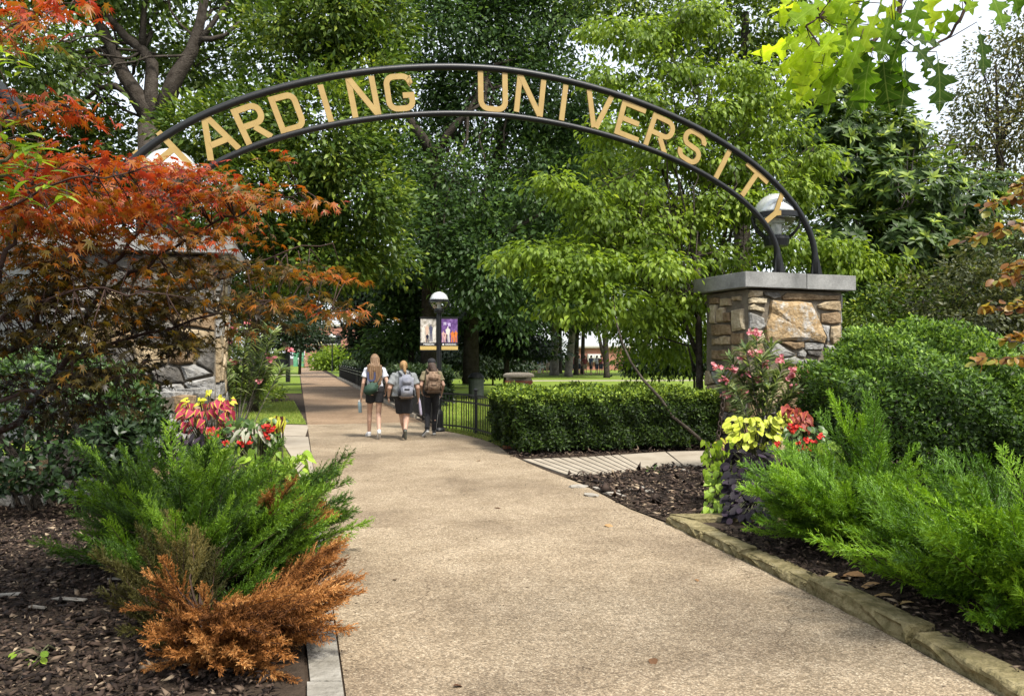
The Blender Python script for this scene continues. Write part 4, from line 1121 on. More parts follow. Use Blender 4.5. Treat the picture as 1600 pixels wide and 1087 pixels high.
def legs(step, wide=.085):
    d = {}
    # the left leg leads and bears the weight, the right one pushes off
    d['hpL'] = V3(-.085, .02, .89); d['knL'] = V3(-wide - .01, .13 * step + .03, .48); d['anL'] = V3(-wide - .015, .20 * step + .02, .085); d['toeL'] = V3(-wide - .05, .20 * step + .17, .035)
    d['hpR'] = V3(.085, -.01, .89); d['knR'] = V3(wide - .01, .02, .47); d['anR'] = V3(wide - .02, -.30 * step, .155); d['toeR'] = V3(wide - .015, -.30 * step + .10, .042)
    return d
M_hair = surf_mat('light_brown_hair', [(.35, (.10, .055, .028)), (.5, (.20, .12, .065)), (.65, (.32, .21, .12))], 6, .5, .3, 50)
M_blond = surf_mat('blond_hair', [(.35, (.26, .14, .05)), (.65, (.48, .30, .13))], 12, .5, .3, 50)
M_dkhair = surf_mat('dark_brown_hair', [(.35, (.028, .016, .011)), (.65, (.085, .048, .032))], 12, .5, .3, 50)
def stripes(m):     # stretch the hair noise along the strands
    n, l = m.node_tree.nodes, m.node_tree.links
    mp = n.new('ShaderNodeMapping'); mp.inputs['Scale'].default_value = (14, 14, .7)
    tc = [x for x in n if x.type == 'TEX_COORD'][0]
    for t in [x for x in n if x.type == 'TEX_NOISE']:
        l.new(mp.outputs[0], t.inputs['Vector'])
    l.new(tc.outputs['Object'], mp.inputs['Vector'])
for m in (M_hair, M_blond, M_dkhair): stripes(m)
M_tee = surf_mat('white_lilac_tee', [(.3, (.56, .57, .66)), (.7, (.74, .75, .80))], 5, .9, .2, 40)
M_greytee = surf_mat('grey_tee', [(.3, (.21, .22, .225)), (.7, (.30, .315, .32))], 5, .9, .2, 40)
M_olive = surf_mat('olive_tee', [(.3, (.16, .135, .075)), (.7, (.25, .21, .13))], 5, .9, .2, 40)
M_blackcloth = surf_mat('black_cloth', [(.3, (.010, .010, .012)), (.7, (.026, .026, .03))], 8, .85, .2, 60)
M_white_shoe = flat_mat('white_shoe', (.72, .72, .74)); M_dark_shoe = flat_mat('dark_shoe', (.035, .035, .038)); M_sole_w = flat_mat('white_sole', (.7, .69, .66)); M_sole_d = flat_mat('grey_green_sole', (.10, .105, .085))
YAW = math.radians(13)

# --- tall woman with long hair
J = legs(1.0)
J.update(shL=V3(-.165, 0, 1.345), elL=V3(-.225, -.03, 1.09), wrL=V3(-.262, .05, .85), shR=V3(.165, 0, 1.345), elR=V3(.245, -.07, 1.09), wrR=V3(.225, .09, .93))
w1loc = V3(-2.77, 16.15, .012)
w1, S1, add1 = person('woman with very long brown hair, white tee and black shorts carrying a bottle', w1loc, YAW,
    dict(scale=1.015, J=J, shirt=M_tee, bottom=M_blackcloth, legs=.44, hem=.92, sleeve=.56, shoe=M_white_shoe, sole=M_sole_w, fat=.96))
b = MB()
ell(b, (0, .01, 1.565), (.088, .098, .11)); capsule(b, (0, -.045, 1.56), .085, (0, -.09, 1.36), .105, squash=((0, -.06, 1.5), (1.15, .75, 1)))
capsule(b, (.02, -.10, 1.38), .105, (.045, -.135, 1.10), .06, squash=((0, -.11, 1.3), (1.25, .55, 1)))
capsule(b, (-.04, -.10, 1.40), .09, (-.05, -.13, 1.14), .05, squash=((0, -.11, 1.3), (1.3, .55, 1)))
capsule(b, (.06, -.12, 1.2), .045, (.06, -.15, 1.02), .022); capsule(b, (.09, -.09, 1.38), .05, (.11, -.12, 1.14), .025)
ell(b, (0, .085, 1.53), (.055, .05, .075))
me = fuse(b, 'hair', .009, 3)
bm = bmesh.new(); bm.from_mesh(me)      # open the hair over the face
bmesh.ops.delete(bm, geom=[v for v in bm.verts if v.co.y > .085 and v.co.z < 1.62], context='VERTS'); bm.to_mesh(me); bm.free()
for v in me.vertices:
    if v.co.z < 1.5: v.co += v.normal * .007 * math.sin(v.co.x * 160 + v.co.z * 9)
add1('hair', me, M_hair)
txt = text_mesh('U', .26, 'shirt_print'); txt.transform(Matrix.Translation((-.075, -.152, 1.13)) @ Matrix.Rotation(PI / 2, 4, 'X'))
add1('shirt_print', txt, flat_mat('navy_print', (.05, .06, .14)))
# sling bag (worn, a thing of its own)
def local(root, p): return root.matrix_basis @ Vector(p)
def rounded(b, c, size, R=None, r=.35):
    bm = bmesh.new(); bmesh.ops.create_cube(bm, size=1)
    bmesh.ops.scale(bm, vec=size, verts=bm.verts[:])
    bmesh.ops.bevel(bm, geom=bm.edges[:], offset=min(size) * r, segments=3, affect='EDGES')
    if R is not None: bmesh.ops.rotate(bm, matrix=R, verts=bm.verts[:])
    bmesh.ops.translate(bm, vec=c, verts=bm.verts[:])
    bm.verts.index_update()
    b.add([v.co.copy() for v in bm.verts], [tuple(v.index for v in f.verts) for f in bm.faces]); bm.free()
def worn(name, label, cat, root, group=None):
    t = thing(name, label, cat, root.location, root.rotation_euler.z, group); return t
M_green_bag = surf_mat('green_nylon', [(.3, (.018, .050, .032)), (.7, (.040, .088, .058))], 7, .7, .2, 50)
M_bag_dark = flat_mat('bag_trim', (.02, .024, .022), .6)
bag = worn('sling_bag', 'dark green sling bag worn low across the back of the long-haired woman', 'bag', w1)
R = Matrix.Rotation(math.radians(-33), 3, 'Y')
b = MB(); rounded(b, (-.085, -.195, 1.00), (.31, .12, .205), R, .42); b.build('bag_body', M_green_bag, bag, True, world=False)
b = MB(); rounded(b, (-.09, -.262, .985), (.22, .02, .12), R, .4); b.build('front_pocket', M_green_bag, bag, True, world=False)
MB().bar((-.20, -.268, .94), (.04, -.268, 1.095), .006, .012).build('zip', M_bag_dark, bag, world=False)
MB().tube([(.03, -.19, 1.10), (.13, -.12, 1.25), (.15, -.04, 1.40), (.11, .06, 1.41), (0, .16, 1.25), (-.15, .13, 1.05), (-.22, -.02, .95), (-.22, -.15, .94)], .014, 6).build('strap', M_bag_dark, bag, world=False)
bt = worn('water_bottle', 'slim grey blue water bottle swinging from the tall woman\'s left hand', 'bottle', w1)
M_bottle = flat_mat('bottle_blue_grey', (.30, .40, .44), .35); M_lidw = flat_mat('bottle_lid', (.72, .74, .74), .4)
bd = V3(.06, -.02, -1).normalized(); b0 = V3(-.30, .10, .755)
MB().tube([b0 + bd * .04, b0 + bd * .05, b0 + bd * .24, b0 + bd * .25], [.030, .036, .036, .03], 16).build('flask', M_bottle, bt, True, world=False)
MB().tube([b0, b0 + bd * .04], [.024, .026], 14).build('lid', M_lidw, bt, True, world=False)
MB().tube([b0 + bd * .01, b0 - bd * .03 + V3(.02, 0, 0), b0 - bd * .03 + V3(.035, 0, 0), b0 + bd * .015 + V3(.03, 0, 0)], .005, 6).build('loop', M_lidw, bt, world=False)

# --- woman with blond ponytail and grey backpack
J = legs(.9, .10)
J.update(shL=V3(-.20, 0, 1.335), elL=V3(-.30, -.06, 1.09), wrL=V3(-.315, .06, .89), shR=V3(.20, 0, 1.335), elR=V3(.29, -.05, 1.09), wrR=V3(.325, .10, .87))
J['anR'] = V3(.0, -.33, .20); J['toeR'] = V3(.01, -.28, .055); J['knR'] = V3(.06, .03, .47); J['knL'] = V3(-.02, .12, .48); J['anL'] = V3(.045, .2, .085); J['toeL'] = V3(.03, .36, .035)
w2loc = V3(-2.16, 15.95, .012)
w2, S2, add2 = person('woman with short blond ponytail in grey tee and black knee shorts', w2loc, YAW,
    dict(scale=.935, J=J, shirt=M_greytee, bottom=M_blackcloth, legs=.80, hem=.90, sleeve=.72, shoe=M_dark_shoe, sole=M_sole_d, fat=1.3, stripe='L'))
b = MB(); ell(b, (0, .015, 1.565), (.086, .098, .108)); capsule(b, (0, -.09, 1.57), .042, (.015, -.13, 1.44), .034); capsule(b, (.015, -.13, 1.45), .032, (.035, -.125, 1.36), .014)
me = fuse(b, 'hair', .009, 2); bm = bmesh.new(); bm.from_mesh(me)
bmesh.ops.delete(bm, geom=[v for v in bm.verts if v.co.y > .06 and v.co.z < 1.62 or v.co.z < 1.49 and v.co.y > -.05], context='VERTS'); bm.to_mesh(me); bm.free()
add2('hair', me, M_blond)
b = MB(); b.lathe([(.034, -.008), (.040, -.004), (.040, .004), (.034, .008)], (-.317, .065, .885), 14); add2('wristband', b.mesh('wristband'), M_blackcloth)
def backpack(root, S, label, c, size, M_main, M_dark, M_low, tilt=0):
    t = worn('backpack', label, 'backpack', root, 'backpacks worn by the women')
    sc = Matrix.Scale(S, 4)
    def put(b, nm, m, par=t, sm=True):
        me = b.mesh(nm, sm); me.transform(sc); return pt(nm, me, m, par, world=False)
    x, y, z = c; w, d, h = size
    b = MB(); rounded(b, c, size, None, .38); body = put(b, 'pack_body', M_main)
    b = MB(); rounded(b, (x, y - d * .5, z - h * .20), (w * .82, d * .42, h * .46), None, .42); put(b, 'front_pocket', M_main)
    b = MB(); rounded(b, (x, y - d * .52, z + h * .20), (w * .64, d * .22, h * .26), None, .42); put(b, 'upper_pocket', M_main)
    b = MB(); rounded(b, (x, y - d * .1, z - h * .43), (w * 1.02, d * 1.04, h * .17), None, .42); put(b, 'base_panel', M_low)
    for sx in (-1, 1):
        b = MB(); rounded(b, (x + sx * w * .5, y + d * .05, z - h * .28), (w * .16, d * .7, h * .34), None, .45); put(b, 'side_pocket', M_dark)
        b = MB(); b.tube([(x + sx * w * .32, y + d * .35, z + h * .46), (sx * .115, -.03, 1.435), (sx * .135, .085, 1.38), (sx * .15, .155, 1.22), (sx * .175, .06, 1.03), (x + sx * w * .45, y + d * .4, z - h * .38)], .02, 6); put(b, 'strap', M_dark)
    b = MB(); b.tube([(x - .035, y + d * .3, z + h * .49), (x - .03, y + d * .25, z + h * .49 + .045), (x + .03, y + d * .25, z + h * .49 + .045), (x + .035, y + d * .3, z + h * .49)], .009, 6); put(b, 'handle', M_dark)
    b = MB(); b.tube([(x + w * .38 * math.cos(a), y - d * .70, z - h * .02 + .05 * math.sin(a)) for a in np.linspace(.15, PI - .15, 8)], .006, 5); put(b, 'zip', M_dark)
    b = MB(); rounded(b, (x, y - d * .735, z - h * .12), (w * .36, .012, h * .07), None, .4); put(b, 'badge', M_dark)
    return t
M_pack_grey = surf_mat('pack_grey', [(.3, (.20, .21, .26)), (.55, (.33, .34, .40)), (.75, (.44, .45, .50))], 9, .85, .3, 60)
M_pack_low = surf_mat('pack_brown', [(.3, (.15, .11, .09)), (.7, (.24, .18, .15))], 9, .85, .3, 60)
M_pack_trim = flat_mat('pack_trim', (.035, .037, .045), .7)
backpack(w2, S2, 'grey backpack with brown base on the back of the blond woman', (.03, -.31, 1.13), (.30, .17, .50), M_pack_grey, M_pack_trim, M_pack_low)
um = worn('folded_umbrella', 'slim lavender folded umbrella held low in the blond woman\'s right hand', 'umbrella', w2)
M_lav = flat_mat('lavender_cloth', (.46, .42, .54), .7)
u0 = V3(.325, .13, .78); ud = V3(.10, -.10, -1).normalized()
MB().tube([u0 - ud * .05, u0, u0 + ud * .04, u0 + ud * .20, u0 + ud * .31, u0 + ud * .33], [.012, .014, .022, .030, .026, .012], 12).build('canopy', M_lav, um, True, world=False)
MB().tube([u0 - ud * .09, u0 - ud * .04], .013, 10).build('handle', M_bag_dark, um, world=False)

# --- woman with black cap and brown backpack
J = legs(.95)
J.update(shL=V3(-.17, 0, 1.345), elL=V3(-.235, -.04, 1.10), wrL=V3(-.20, .14, .98), shR=V3(.17, 0, 1.345), elR=V3(.245, -.05, 1.10), wrR=V3(.235, .11, .93))
J['anL'] = V3(-.13, -.26, .15); J['toeL'] = V3(-.20, -.15, .04); J['knL'] = V3(-.09, .02, .48)
J['anR'] = V3(.07, .16, .085); J['toeR'] = V3(.09, .31, .035); J['knR'] = V3(.09, .12, .48)
w3loc = V3(-1.66, 16.55, .012)
w3, S3, add3 = person('woman in black cap, olive tee and black track trousers beside the low fence', w3loc, YAW,
    dict(scale=.955, J=J, shirt=M_olive, bottom=M_blackcloth, legs='long', hem=.95, sleeve=.62, shoe=M_dark_shoe, sole=M_sole_w, fat=1.0, stripe='R'))
b = MB(); ell(b, (0, .01, 1.555), (.086, .097, .105)); capsule(b, (0, -.06, 1.52), .075, (.05, -.13, 1.33), .06, squash=((0, -.08, 1.45), (1.3, .8, 1))); capsule(b, (.07, -.13, 1.34), .055, (.13, -.16, 1.17), .018)
capsule(b, (-.06, -.05, 1.48), .04, (-.10, -.06, 1.33), .02)
me = fuse(b, 'hair', .009, 2); bm = bmesh.new(); bm.from_mesh(me)
bmesh.ops.delete(bm, geom=[v for v in bm.verts if v.co.y > .06 and v.co.z < 1.62], context='VERTS'); bm.to_mesh(me); bm.free()
add3('hair', me, M_dkhair)
cap_ = worn('baseball_cap', 'black baseball cap on the woman in the olive tee', 'cap', w3)
b = MB(); ell(b, (0, .012, 1.60), (.094, .105, .085)); me = fuse(b, 'crown', .008, 2, [((0, 0, 1.575), (0, 0, -1))]); me.transform(Matrix.Scale(S3, 4)); pt('crown', me, M_blackcloth, cap_, world=False)
b = MB(); b.prism([(-.07, .08), (.07, .08), (.055, .16), (0, .185), (-.055, .16)], 1.585, 1.592); me = b.mesh('brim'); me.transform(Matrix.Scale(S3, 4)); pt('brim', me, M_blackcloth, cap_, world=False)
M_pack_br = surf_mat('pack_camo', [(.35, (.09, .055, .035)), (.45, (.22, .14, .09)), (.55, (.36, .25, .17)), (.65, (.16, .10, .06)), (.75, (.42, .32, .23))], 13, .85, .3, 60)
M_pack_br2 = flat_mat('pack_brown_trim', (.13, .085, .055), .7)
backpack(w3, S3, 'mottled brown backpack on the back of the woman in the black cap', (.0, -.27, 1.17), (.31, .18, .46), M_pack_br, M_pack_br2, M_pack_br2)

# ================================================================== FAR BUILDINGS, PERGOLA, FAR PEOPLE
def brick_wall_mat(name, c0, c1, mortar):
    m, n, l, o = new_mat(name)
    tc = n.new('ShaderNodeTexCoord')
    mp = n.new('ShaderNodeMapping'); mp.inputs['Rotation'].default_value = (PI / 2, 0, 0)
    br = n.new('ShaderNodeTexBrick'); br.inputs['Scale'].default_value = 4
    br.inputs['Color1'].default_value = (*c0, 1); br.inputs['Color2'].default_value = (*c1, 1); br.inputs['Mortar'].default_value = (*mortar, 1)
    l.new(tc.outputs['Object'], mp.inputs[0]); l.new(mp.outputs[0], br.inputs['Vector'])
    b = n.new('ShaderNodeBsdfPrincipled'); b.inputs['Roughness'].default_value = .9
    l.new(br.outputs['Color'], b.inputs['Base Color']); l.new(b.outputs[0], o.inputs['Surface'])
    return m
M_wall = brick_wall_mat('brick_wall', (.36, .14, .095), (.30, .11, .075), (.34, .26, .21))
M_dkglass = flat_mat('dark_glass', (.012, .014, .017), .12, 0, .6)
M_trim = flat_mat('white_trim', (.72, .72, .70)); M_sill = flat_mat('pale_sill', (.5, .47, .4))
M_greypanel = flat_mat('grey_panel', (.13, .14, .15)); M_greenpanel = surf_mat('green_panel', [(.35, (.05, .20, .11)), (.6, (.12, .34, .20)), (.75, (.3, .46, .36))], 1.5, .5, 0)
def bx(px0, py0, px1, py1, Y, d, name, m, par, dy=0):
    a, c = at(px0, Y, py0), at(px1, Y, py1)
    return MB().box(((a.x + c.x) / 2, Y + d / 2 + dy, (a.z + c.z) / 2), (abs(c.x - a.x), d, abs(a.z - c.z))).build(name, m, par)
YB = 132
bb = thing('brick_building', 'red brick building with a dark window band at the far end of the path', 'building', at(495, YB, 574))
bx(476, 509, 560, 574, YB, 8, 'wall', M_wall, bb)
bx(470, 506.5, 562, 510, YB, 8.4, 'parapet', M_sill, bb, -.2)
f = bx(489, 523, 533, 537, YB, .3, 'window', M_black, bb, -.32)
for k in range(5): bx(489.7 + k * 8.7, 524, 497 + k * 8.7, 536, YB, .06, 'pane', M_dkglass, f, -.4)
bx(488.5, 537, 533.5, 538.6, YB, .5, 'sill', M_sill, bb, -.52)
bx(440, 520, 476, 548, YB, 6, 'wing', M_greypanel, bb, .5)
bx(440, 516, 477, 521, YB, 6.6, 'roof_edge', M_sill, bb, .0)
d_ = bx(458, 549, 474, 573.5, YB, .3, 'entrance', M_greenpanel, bb, .15)
bx(465.6, 552, 466.4, 573.5, YB, .1, 'door_post', M_black, d_, .02)
bx(496, 545, 506, 558, YB, .3, 'window', M_dkglass, bb, -.33)
bx(488, 553, 497, 574, YB, .25, 'doorway', M_black, bb, -.28)
YC = 98
rbg = thing('brick_building', 'low red brick building with white window seen between the far trunks', 'building', at(950, YC, 584))
bx(893, 543, 985, 586, YC, 8, 'wall', M_wall, rbg)
bx(985, 549, 1040, 586, YC, 7, 'side_wall', M_trim, rbg, .6)
bx(890, 540.5, 1042, 543.2, YC, 9, 'roof_edge', M_sill, rbg, -.4)
f = bx(918, 553, 938, 565, YC, .3, 'window', M_trim, rbg, -.32)
for k in range(2):
    bx(919.5 + k * 9.2, 554.5, 927.6 + k * 9.2, 559, YC, .05, 'pane', M_ban_white, f, -.37); bx(919.5 + k * 9.2, 559.6, 927.6 + k * 9.2, 563.6, YC, .05, 'pane', M_dkglass, f, -.37)
f = bx(953, 578, 964, 584, YC, .3, 'window', M_trim, rbg, -.32); bx(954, 579, 963, 583.6, YC, .05, 'pane', M_dkglass, f, -.37)
f = bx(899, 563, 906, 573, YC, .3, 'window', M_trim, rbg, -.32); bx(900, 564, 905, 572, YC, .05, 'pane', M_dkglass, f, -.37)
pg = thing('pergola', 'white wooden pergola with four posts on the far lawn', 'pergola', at(833, 82, 584))
for px in (823.5, 843.0):
    for dy in (0, 1.8):
        a = at(px, 82 + dy, 585); MB().box((a.x, a.y, 1.35), (.30, .30, 2.7)).build('post', M_trim, pg)
for dy in (0, 1.8):
    a = at(816.5, 82 + dy, 552); c = at(852, 82 + dy, 552); MB().bar((a.x, 82 + dy, 2.25 - .0 + .0), (c.x, 82 + dy, 2.25), .25, .22).build('beam', M_trim, pg)
for k in range(7):
    a = at(818 + k * 5.3, 82, 551); MB().bar((a.x, 81.5, 2.43), (a.x, 84.3, 2.43), .14, .14).build('rafter', M_trim, pg)
# dark eaves of a house at the far left, above the maple
hs = thing('house', 'dark house eaves with black fascia boards at the far left edge behind the maple', 'house', at(-80, 15, 570))
hp_ = [at(-190, 15, -60), at(38, 15, 176)]
for k, (off, t_) in enumerate(((0, .10), (.16, .07), (.30, .10))):
    v = V3(-.7, 0, -.7) * off
    MB().bar(hp_[0] + v, hp_[1] + v, .5 - k * .12, t_).build('fascia_board', M_black if k != 1 else M_greypanel, hs)
MB().box((at(-130, 15, 300).x, 16.6, 2.0), (2.4, 3.0, 4.0)).build('wall', M_greypanel, hs)

def far_person(px, Y, base_py, h, shirt, legs_, label, group, lean=0):
    a = at(px, Y, base_py); a.z = 0
    r = thing('person', label, 'person', a, random.uniform(-2, 2), group)
    s = h / 1.7
    b = MB(); ell(b, (0, 0, 1.6), (.085, .1, .12)); capsule(b, (0, 0, 1.42), .05, (0, 0, 1.5), .05)
    for sx in (-1, 1):
        capsule(b, (sx * .2, 0, 1.38), .05, (sx * .26, .03, 1.1), .045); capsule(b, (sx * .26, .03, 1.1), .042, (sx * .25, .1, .85), .035); ell(b, (sx * .25, .11, .8), (.03, .04, .06))
        capsule(b, (sx * .1, 0, .9), .085, (sx * .11, .03 * sx, .5), .06); capsule(b, (sx * .11, .03 * sx, .5), .055, (sx * .11, 0, .06), .04); capsule(b, (sx * .11, 0, .05), .045, (sx * .12, .15, .04), .04)
    me = fuse(b, 'body', .035, 1); me.transform(Matrix.Scale(s, 4)); pt('body', me, M_skin, r, world=False)
    b = MB(); capsule(b, (0, 0, 1.3), .17, (0, 0, .95), .17, flat1=True)
    for sx in (-1, 1): capsule(b, (sx * .2, 0, 1.38), .07, (sx * .24, .02, 1.18), .075, flat1=True)
    me = fuse(b, 'shirt', .035, 1); me.transform(Matrix.Scale(s, 4)); pt('shirt', me, shirt, r, world=False)
    b = MB()
    for sx in (-1, 1): capsule(b, (sx * .09, 0, .93), .12, (sx * .11, .02 * sx, .5), .095, flat1=True)
    me = fuse(b, 'shorts', .035, 1); me.transform(Matrix.Scale(s, 4)); pt('shorts', me, legs_, r, world=False)
    b = MB(); ell(b, (0, -.02, 1.64), (.1, .11, .11)); me = b.mesh('hair', True); me.transform(Matrix.Scale(s, 4)); pt('hair', me, M_dkhair, r, world=False)
cl = {n_: flat_mat('cloth_' + n_, c) for n_, c in dict(red=(.24, .05, .05), pale=(.55, .55, .58), blue=(.10, .14, .26), pink=(.55, .30, .28), white=(.7, .7, .7), navy=(.03, .035, .06), khaki=(.35, .28, .19)).items()}
crowd = [(820, 'pink', 'navy', 'far person in pink top at the left end of the group by the pergola'), (827, 'khaki', 'navy', 'far person in khaki top under the white pergola'), (834, 'white', 'khaki', 'far person in white top under the pergola crossbeam'),
         (841, 'blue', 'khaki', 'far person in blue top by the right pergola post'), (848, 'navy', 'white', 'far person in navy top right of the pergola'), (855, 'pale', 'khaki', 'far person in pale top beside the left big trunk')]
for k, (px, a_, b_, lb) in enumerate(crowd): far_person(px, 77 + (k * 1.7) % 5, 584, 1.68 + .04 * (k % 3), cl[a_], cl[b_], lb, 'people gathered on the far lawn')
for px, a_, b_, lb in ((914, 'red', 'khaki', 'far person in dark red top before the brick wall'), (932.5, 'pale', 'navy', 'far person in pale grey top and dark shorts under the white window'), (923.5, 'blue', 'navy', 'far person in blue top between the red and the grey tops'), (939, 'red', 'navy', 'far person in red top right of the grey one'), (895, 'red', 'navy', 'far person in red top close to the leaning trunk'), (905, 'white', 'navy', 'far person in white top left of the red one')):
    far_person(px, 74, 585, 1.72, cl[a_], cl[b_], lb, 'people gathered on the far lawn')
for px, a_, b_, lb in ((483.5, 'navy', 'navy', 'far person in dark clothes in front of the brick building'), (476, 'khaki', 'khaki', 'far person in khaki clothes near the building entrance'), (468, 'white', 'pale', 'far person in white before the green entrance'), (488, 'pale', 'navy', 'far person in pale top close behind the dark one')):
    far_person(px, 116, 575, 1.75, cl[a_], cl[b_], lb, 'people at the far end of the path')

# dark post with a box left of the far path, and a bin beyond the lamp
g = gnd(450, 597)
dp = thing('post_box', 'dark square post carrying a black box left of the far path', 'post', (g.x, g.y, 0))
MB().box((g.x, g.y, 1.6), (.24, .24, 3.2)).build('post', M_black, dp)
bxx = at(439, g.y - .3, 562); MB().box((bxx.x, g.y - .2, bxx.z), (.62, .3, .9)).build('box', M_black, dp)
MB().lathe([(.16, 0), (.16, .12), (.05, .2)], (g.x, g.y, 3.2), 12).build('finial', M_black, dp)
a = at(744, 31, 605)
bn = thing('litter_bin', 'grey green cylindrical bin under the dark trees behind the fence', 'bin', (a.x, a.y, 0))
MB().lathe([(.27, 0), (.29, .05), (.30, .75), (.31, .8)], (a.x, a.y, 0), 18).build('bin_body', flat_mat('bin_green', (.045, .055, .048)), bn)
MB().lathe([(.32, .8), (.32, .86), (.2, 1.0), (.05, 1.04)], (a.x, a.y, 0), 18).build('lid', M_black, bn)

# ================================================================== TREES
def lob(px, py, Y, rx, rz, ry=None):
    c = at(px, Y, py); sx = rx / F * Y; sz = rz / F * Y
    return (c.x, c.y, c.z, sx, ry if ry else (sx + sz) / 2, sz)
def wob(pts, amp, n=4):
    """subdivide and wobble a branch line"""
    P = [Vector(p) for p in pts]; out_ = [P[0]]
    for a, b in zip(P[:-1], P[1:]):
        for k in range(1, n + 1):
            q = a.lerp(b, k / n)
            if k < n: q = q + Vector((random.uniform(-amp, amp), random.uniform(-amp, amp), random.uniform(-amp, amp)))
            out_.append(q)
    return out_
def branches(b, lines, n=7, wobble=.0):
    for pts, r0, r1 in lines:
        P = wob(pts, wobble) if wobble else [Vector(p) for p in pts]
        m_ = len(P)
        b.tube(P, [r0 + (r1 - r0) * (k / (m_ - 1)) ** .8 for k in range(m_)], n)
def limbs_to(b, start, lobes, k, r0, r1, wobble=.3, sub=3):
    for _ in range(k):
        L = random.choice(lobes); s = Vector(start) if not callable(start) else start()
        e = Vector(L[:3]) + Vector((random.uniform(-.6, .6) * L[3], random.uniform(-.6, .6) * L[4], random.uniform(-.6, .6) * L[5]))
        m_ = s.lerp(e, .5) + Vector((0, 0, .1 * (e - s).length * random.uniform(-.5, 1)))
        branches(b, [([s, m_, e], r0 * random.uniform(.7, 1.1), r1)], 6, wobble)
        for q in range(sub):
            p = m_.lerp(e, random.random()); t = p + Vector((random.uniform(-1, 1), random.uniform(-1, 1), random.uniform(-.3, .9))) * (e - s).length * .28
            branches(b, [([p, p.lerp(t, .5) + Vector((0, 0, .05)), t], r1 * 1.3, r1 * .4)], 5, wobble * .5)
def tree(name, label, cat, base, lines, lobes, m, bark, ncl, nleaf, cr, size, limbs=8, fork=None, lr=(.09, .03), group=None, **k):
    r = thing(name, label, cat, base, 0, group)
    b = MB(); branches(b, lines, 9, .0)
    if limbs: limbs_to(b, fork if fork is not None else lines[0][0][-1], lobes, limbs, lr[0], lr[1])
    b.build('trunk', bark, r, smooth=True)
    crown('crown', m, r, lobes, ncl, nleaf, cr, size, **k)
    return r
GR = lambda *c: c
M_oakfar = leaf_mat('oak_leaves_far', [(0, (.038, .068, .014)), (.5, (.082, .14, .026)), (.85, (.15, .22, .045)), (1, (.23, .28, .07))], .5, .4)
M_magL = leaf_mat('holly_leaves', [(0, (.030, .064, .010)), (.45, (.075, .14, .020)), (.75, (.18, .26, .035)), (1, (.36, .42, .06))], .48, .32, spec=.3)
M_dark = leaf_mat('gum_leaves', [(0, (.026, .060, .018)), (.5, (.062, .125, .036)), (.85, (.115, .20, .055)), (1, (.18, .27, .07))], .5, .4)
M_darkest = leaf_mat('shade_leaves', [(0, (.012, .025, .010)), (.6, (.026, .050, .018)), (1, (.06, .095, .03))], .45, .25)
M_dogw = leaf_mat('dogwood_leaves', [(0, (.10, .18, .016)), (.45, (.17, .27, .026)), (.8, (.26, .37, .04)), (1, (.36, .45, .07))], .5, .45, 1.5)
M_magR, M_magR1 = leaf_pair('magnolia_leaves', [(0, (.026, .060, .012)), (.5, (.065, .125, .020)), (.72, (.17, .26, .03)), (1, (.36, .44, .05))], rough=.5, trans=.3, spec=.28)
M_crape = leaf_mat('purple_brown_leaves', [(0, (.05, .07, .025)), (.5, (.10, .12, .04)), (.8, (.18, .15, .065)), (1, (.26, .24, .09))], .45, .4)
M_oliv = leaf_mat('olive_leaves', [(0, (.030, .040, .014)), (.5, (.065, .080, .028)), (1, (.14, .15, .055))], .45, .3)

# upper left: spreading old oak with black limbs
Y1 = 27
bs = at(235, Y1, 610); bs.z = 0
A = lambda px, py, dy=0: at(px, Y1 + dy, py)
oak_lines = [([bs, A(236, 420), A(240, 300), A(236, 195)], .62, .42),
 ([A(236, 215), A(232, 172), A(195, 120), A(172, 70), A(150, 30), A(118, -20)], .34, .12),
 ([A(238, 200), A(236, 150), A(238, 100), A(222, 78), A(196, 58), A(172, 30), A(130, 5)], .28, .10),
 ([A(246, 200), A(275, 120), A(300, 80), A(312, 40), A(325, -30)], .34, .12),
 ([A(228, 186), A(205, 150), A(180, 134), A(155, 138), A(130, 160)], .18, .06),
 ([A(180, 85), A(160, 78), A(120, 82), A(95, 70)], .13, .04), ([A(306, 60), A(330, 62), A(352, 55), A(380, 30)], .12, .04),
 ([A(300, 80), A(330, 40), A(352, 10), A(380, -30)], .12, .04), ([A(150, 30), A(165, -10), A(180, -60)], .1, .05), ([A(222, 80), A(225, 20), A(235, -50)], .14, .05)]
oak_lobes = [lob(40, 90, 25, 110, 70), lob(90, 230, 29, 120, 75), lob(-60, 180, 27, 120, 110), lob(170, -40, 27, 130, 60), lob(250, 70, 31, 60, 70), lob(330, 120, 30, 60, 60), lob(140, 60, 31, 60, 60),
             lob(60, -40, 26, 120, 60), lob(330, -30, 28, 90, 50), lob(170, 250, 30, 120, 70), lob(20, 330, 29, 140, 90), lob(200, 380, 32, 120, 90), lob(400, 20, 31, 60, 60), lob(110, 140, 30, 60, 40)]
tree('oak_tree', 'old oak with black spreading limbs rising behind the red maple', 'tree', bs, oak_lines, oak_lobes, M_oakfar, M_bark, 900, 42, .95, .24, limbs=16, fork=lambda: random.choice([A(236, 200), A(172, 70), A(305, 70), A(222, 80)]), lr=(.07, .02), inner=.2, flat=.55)

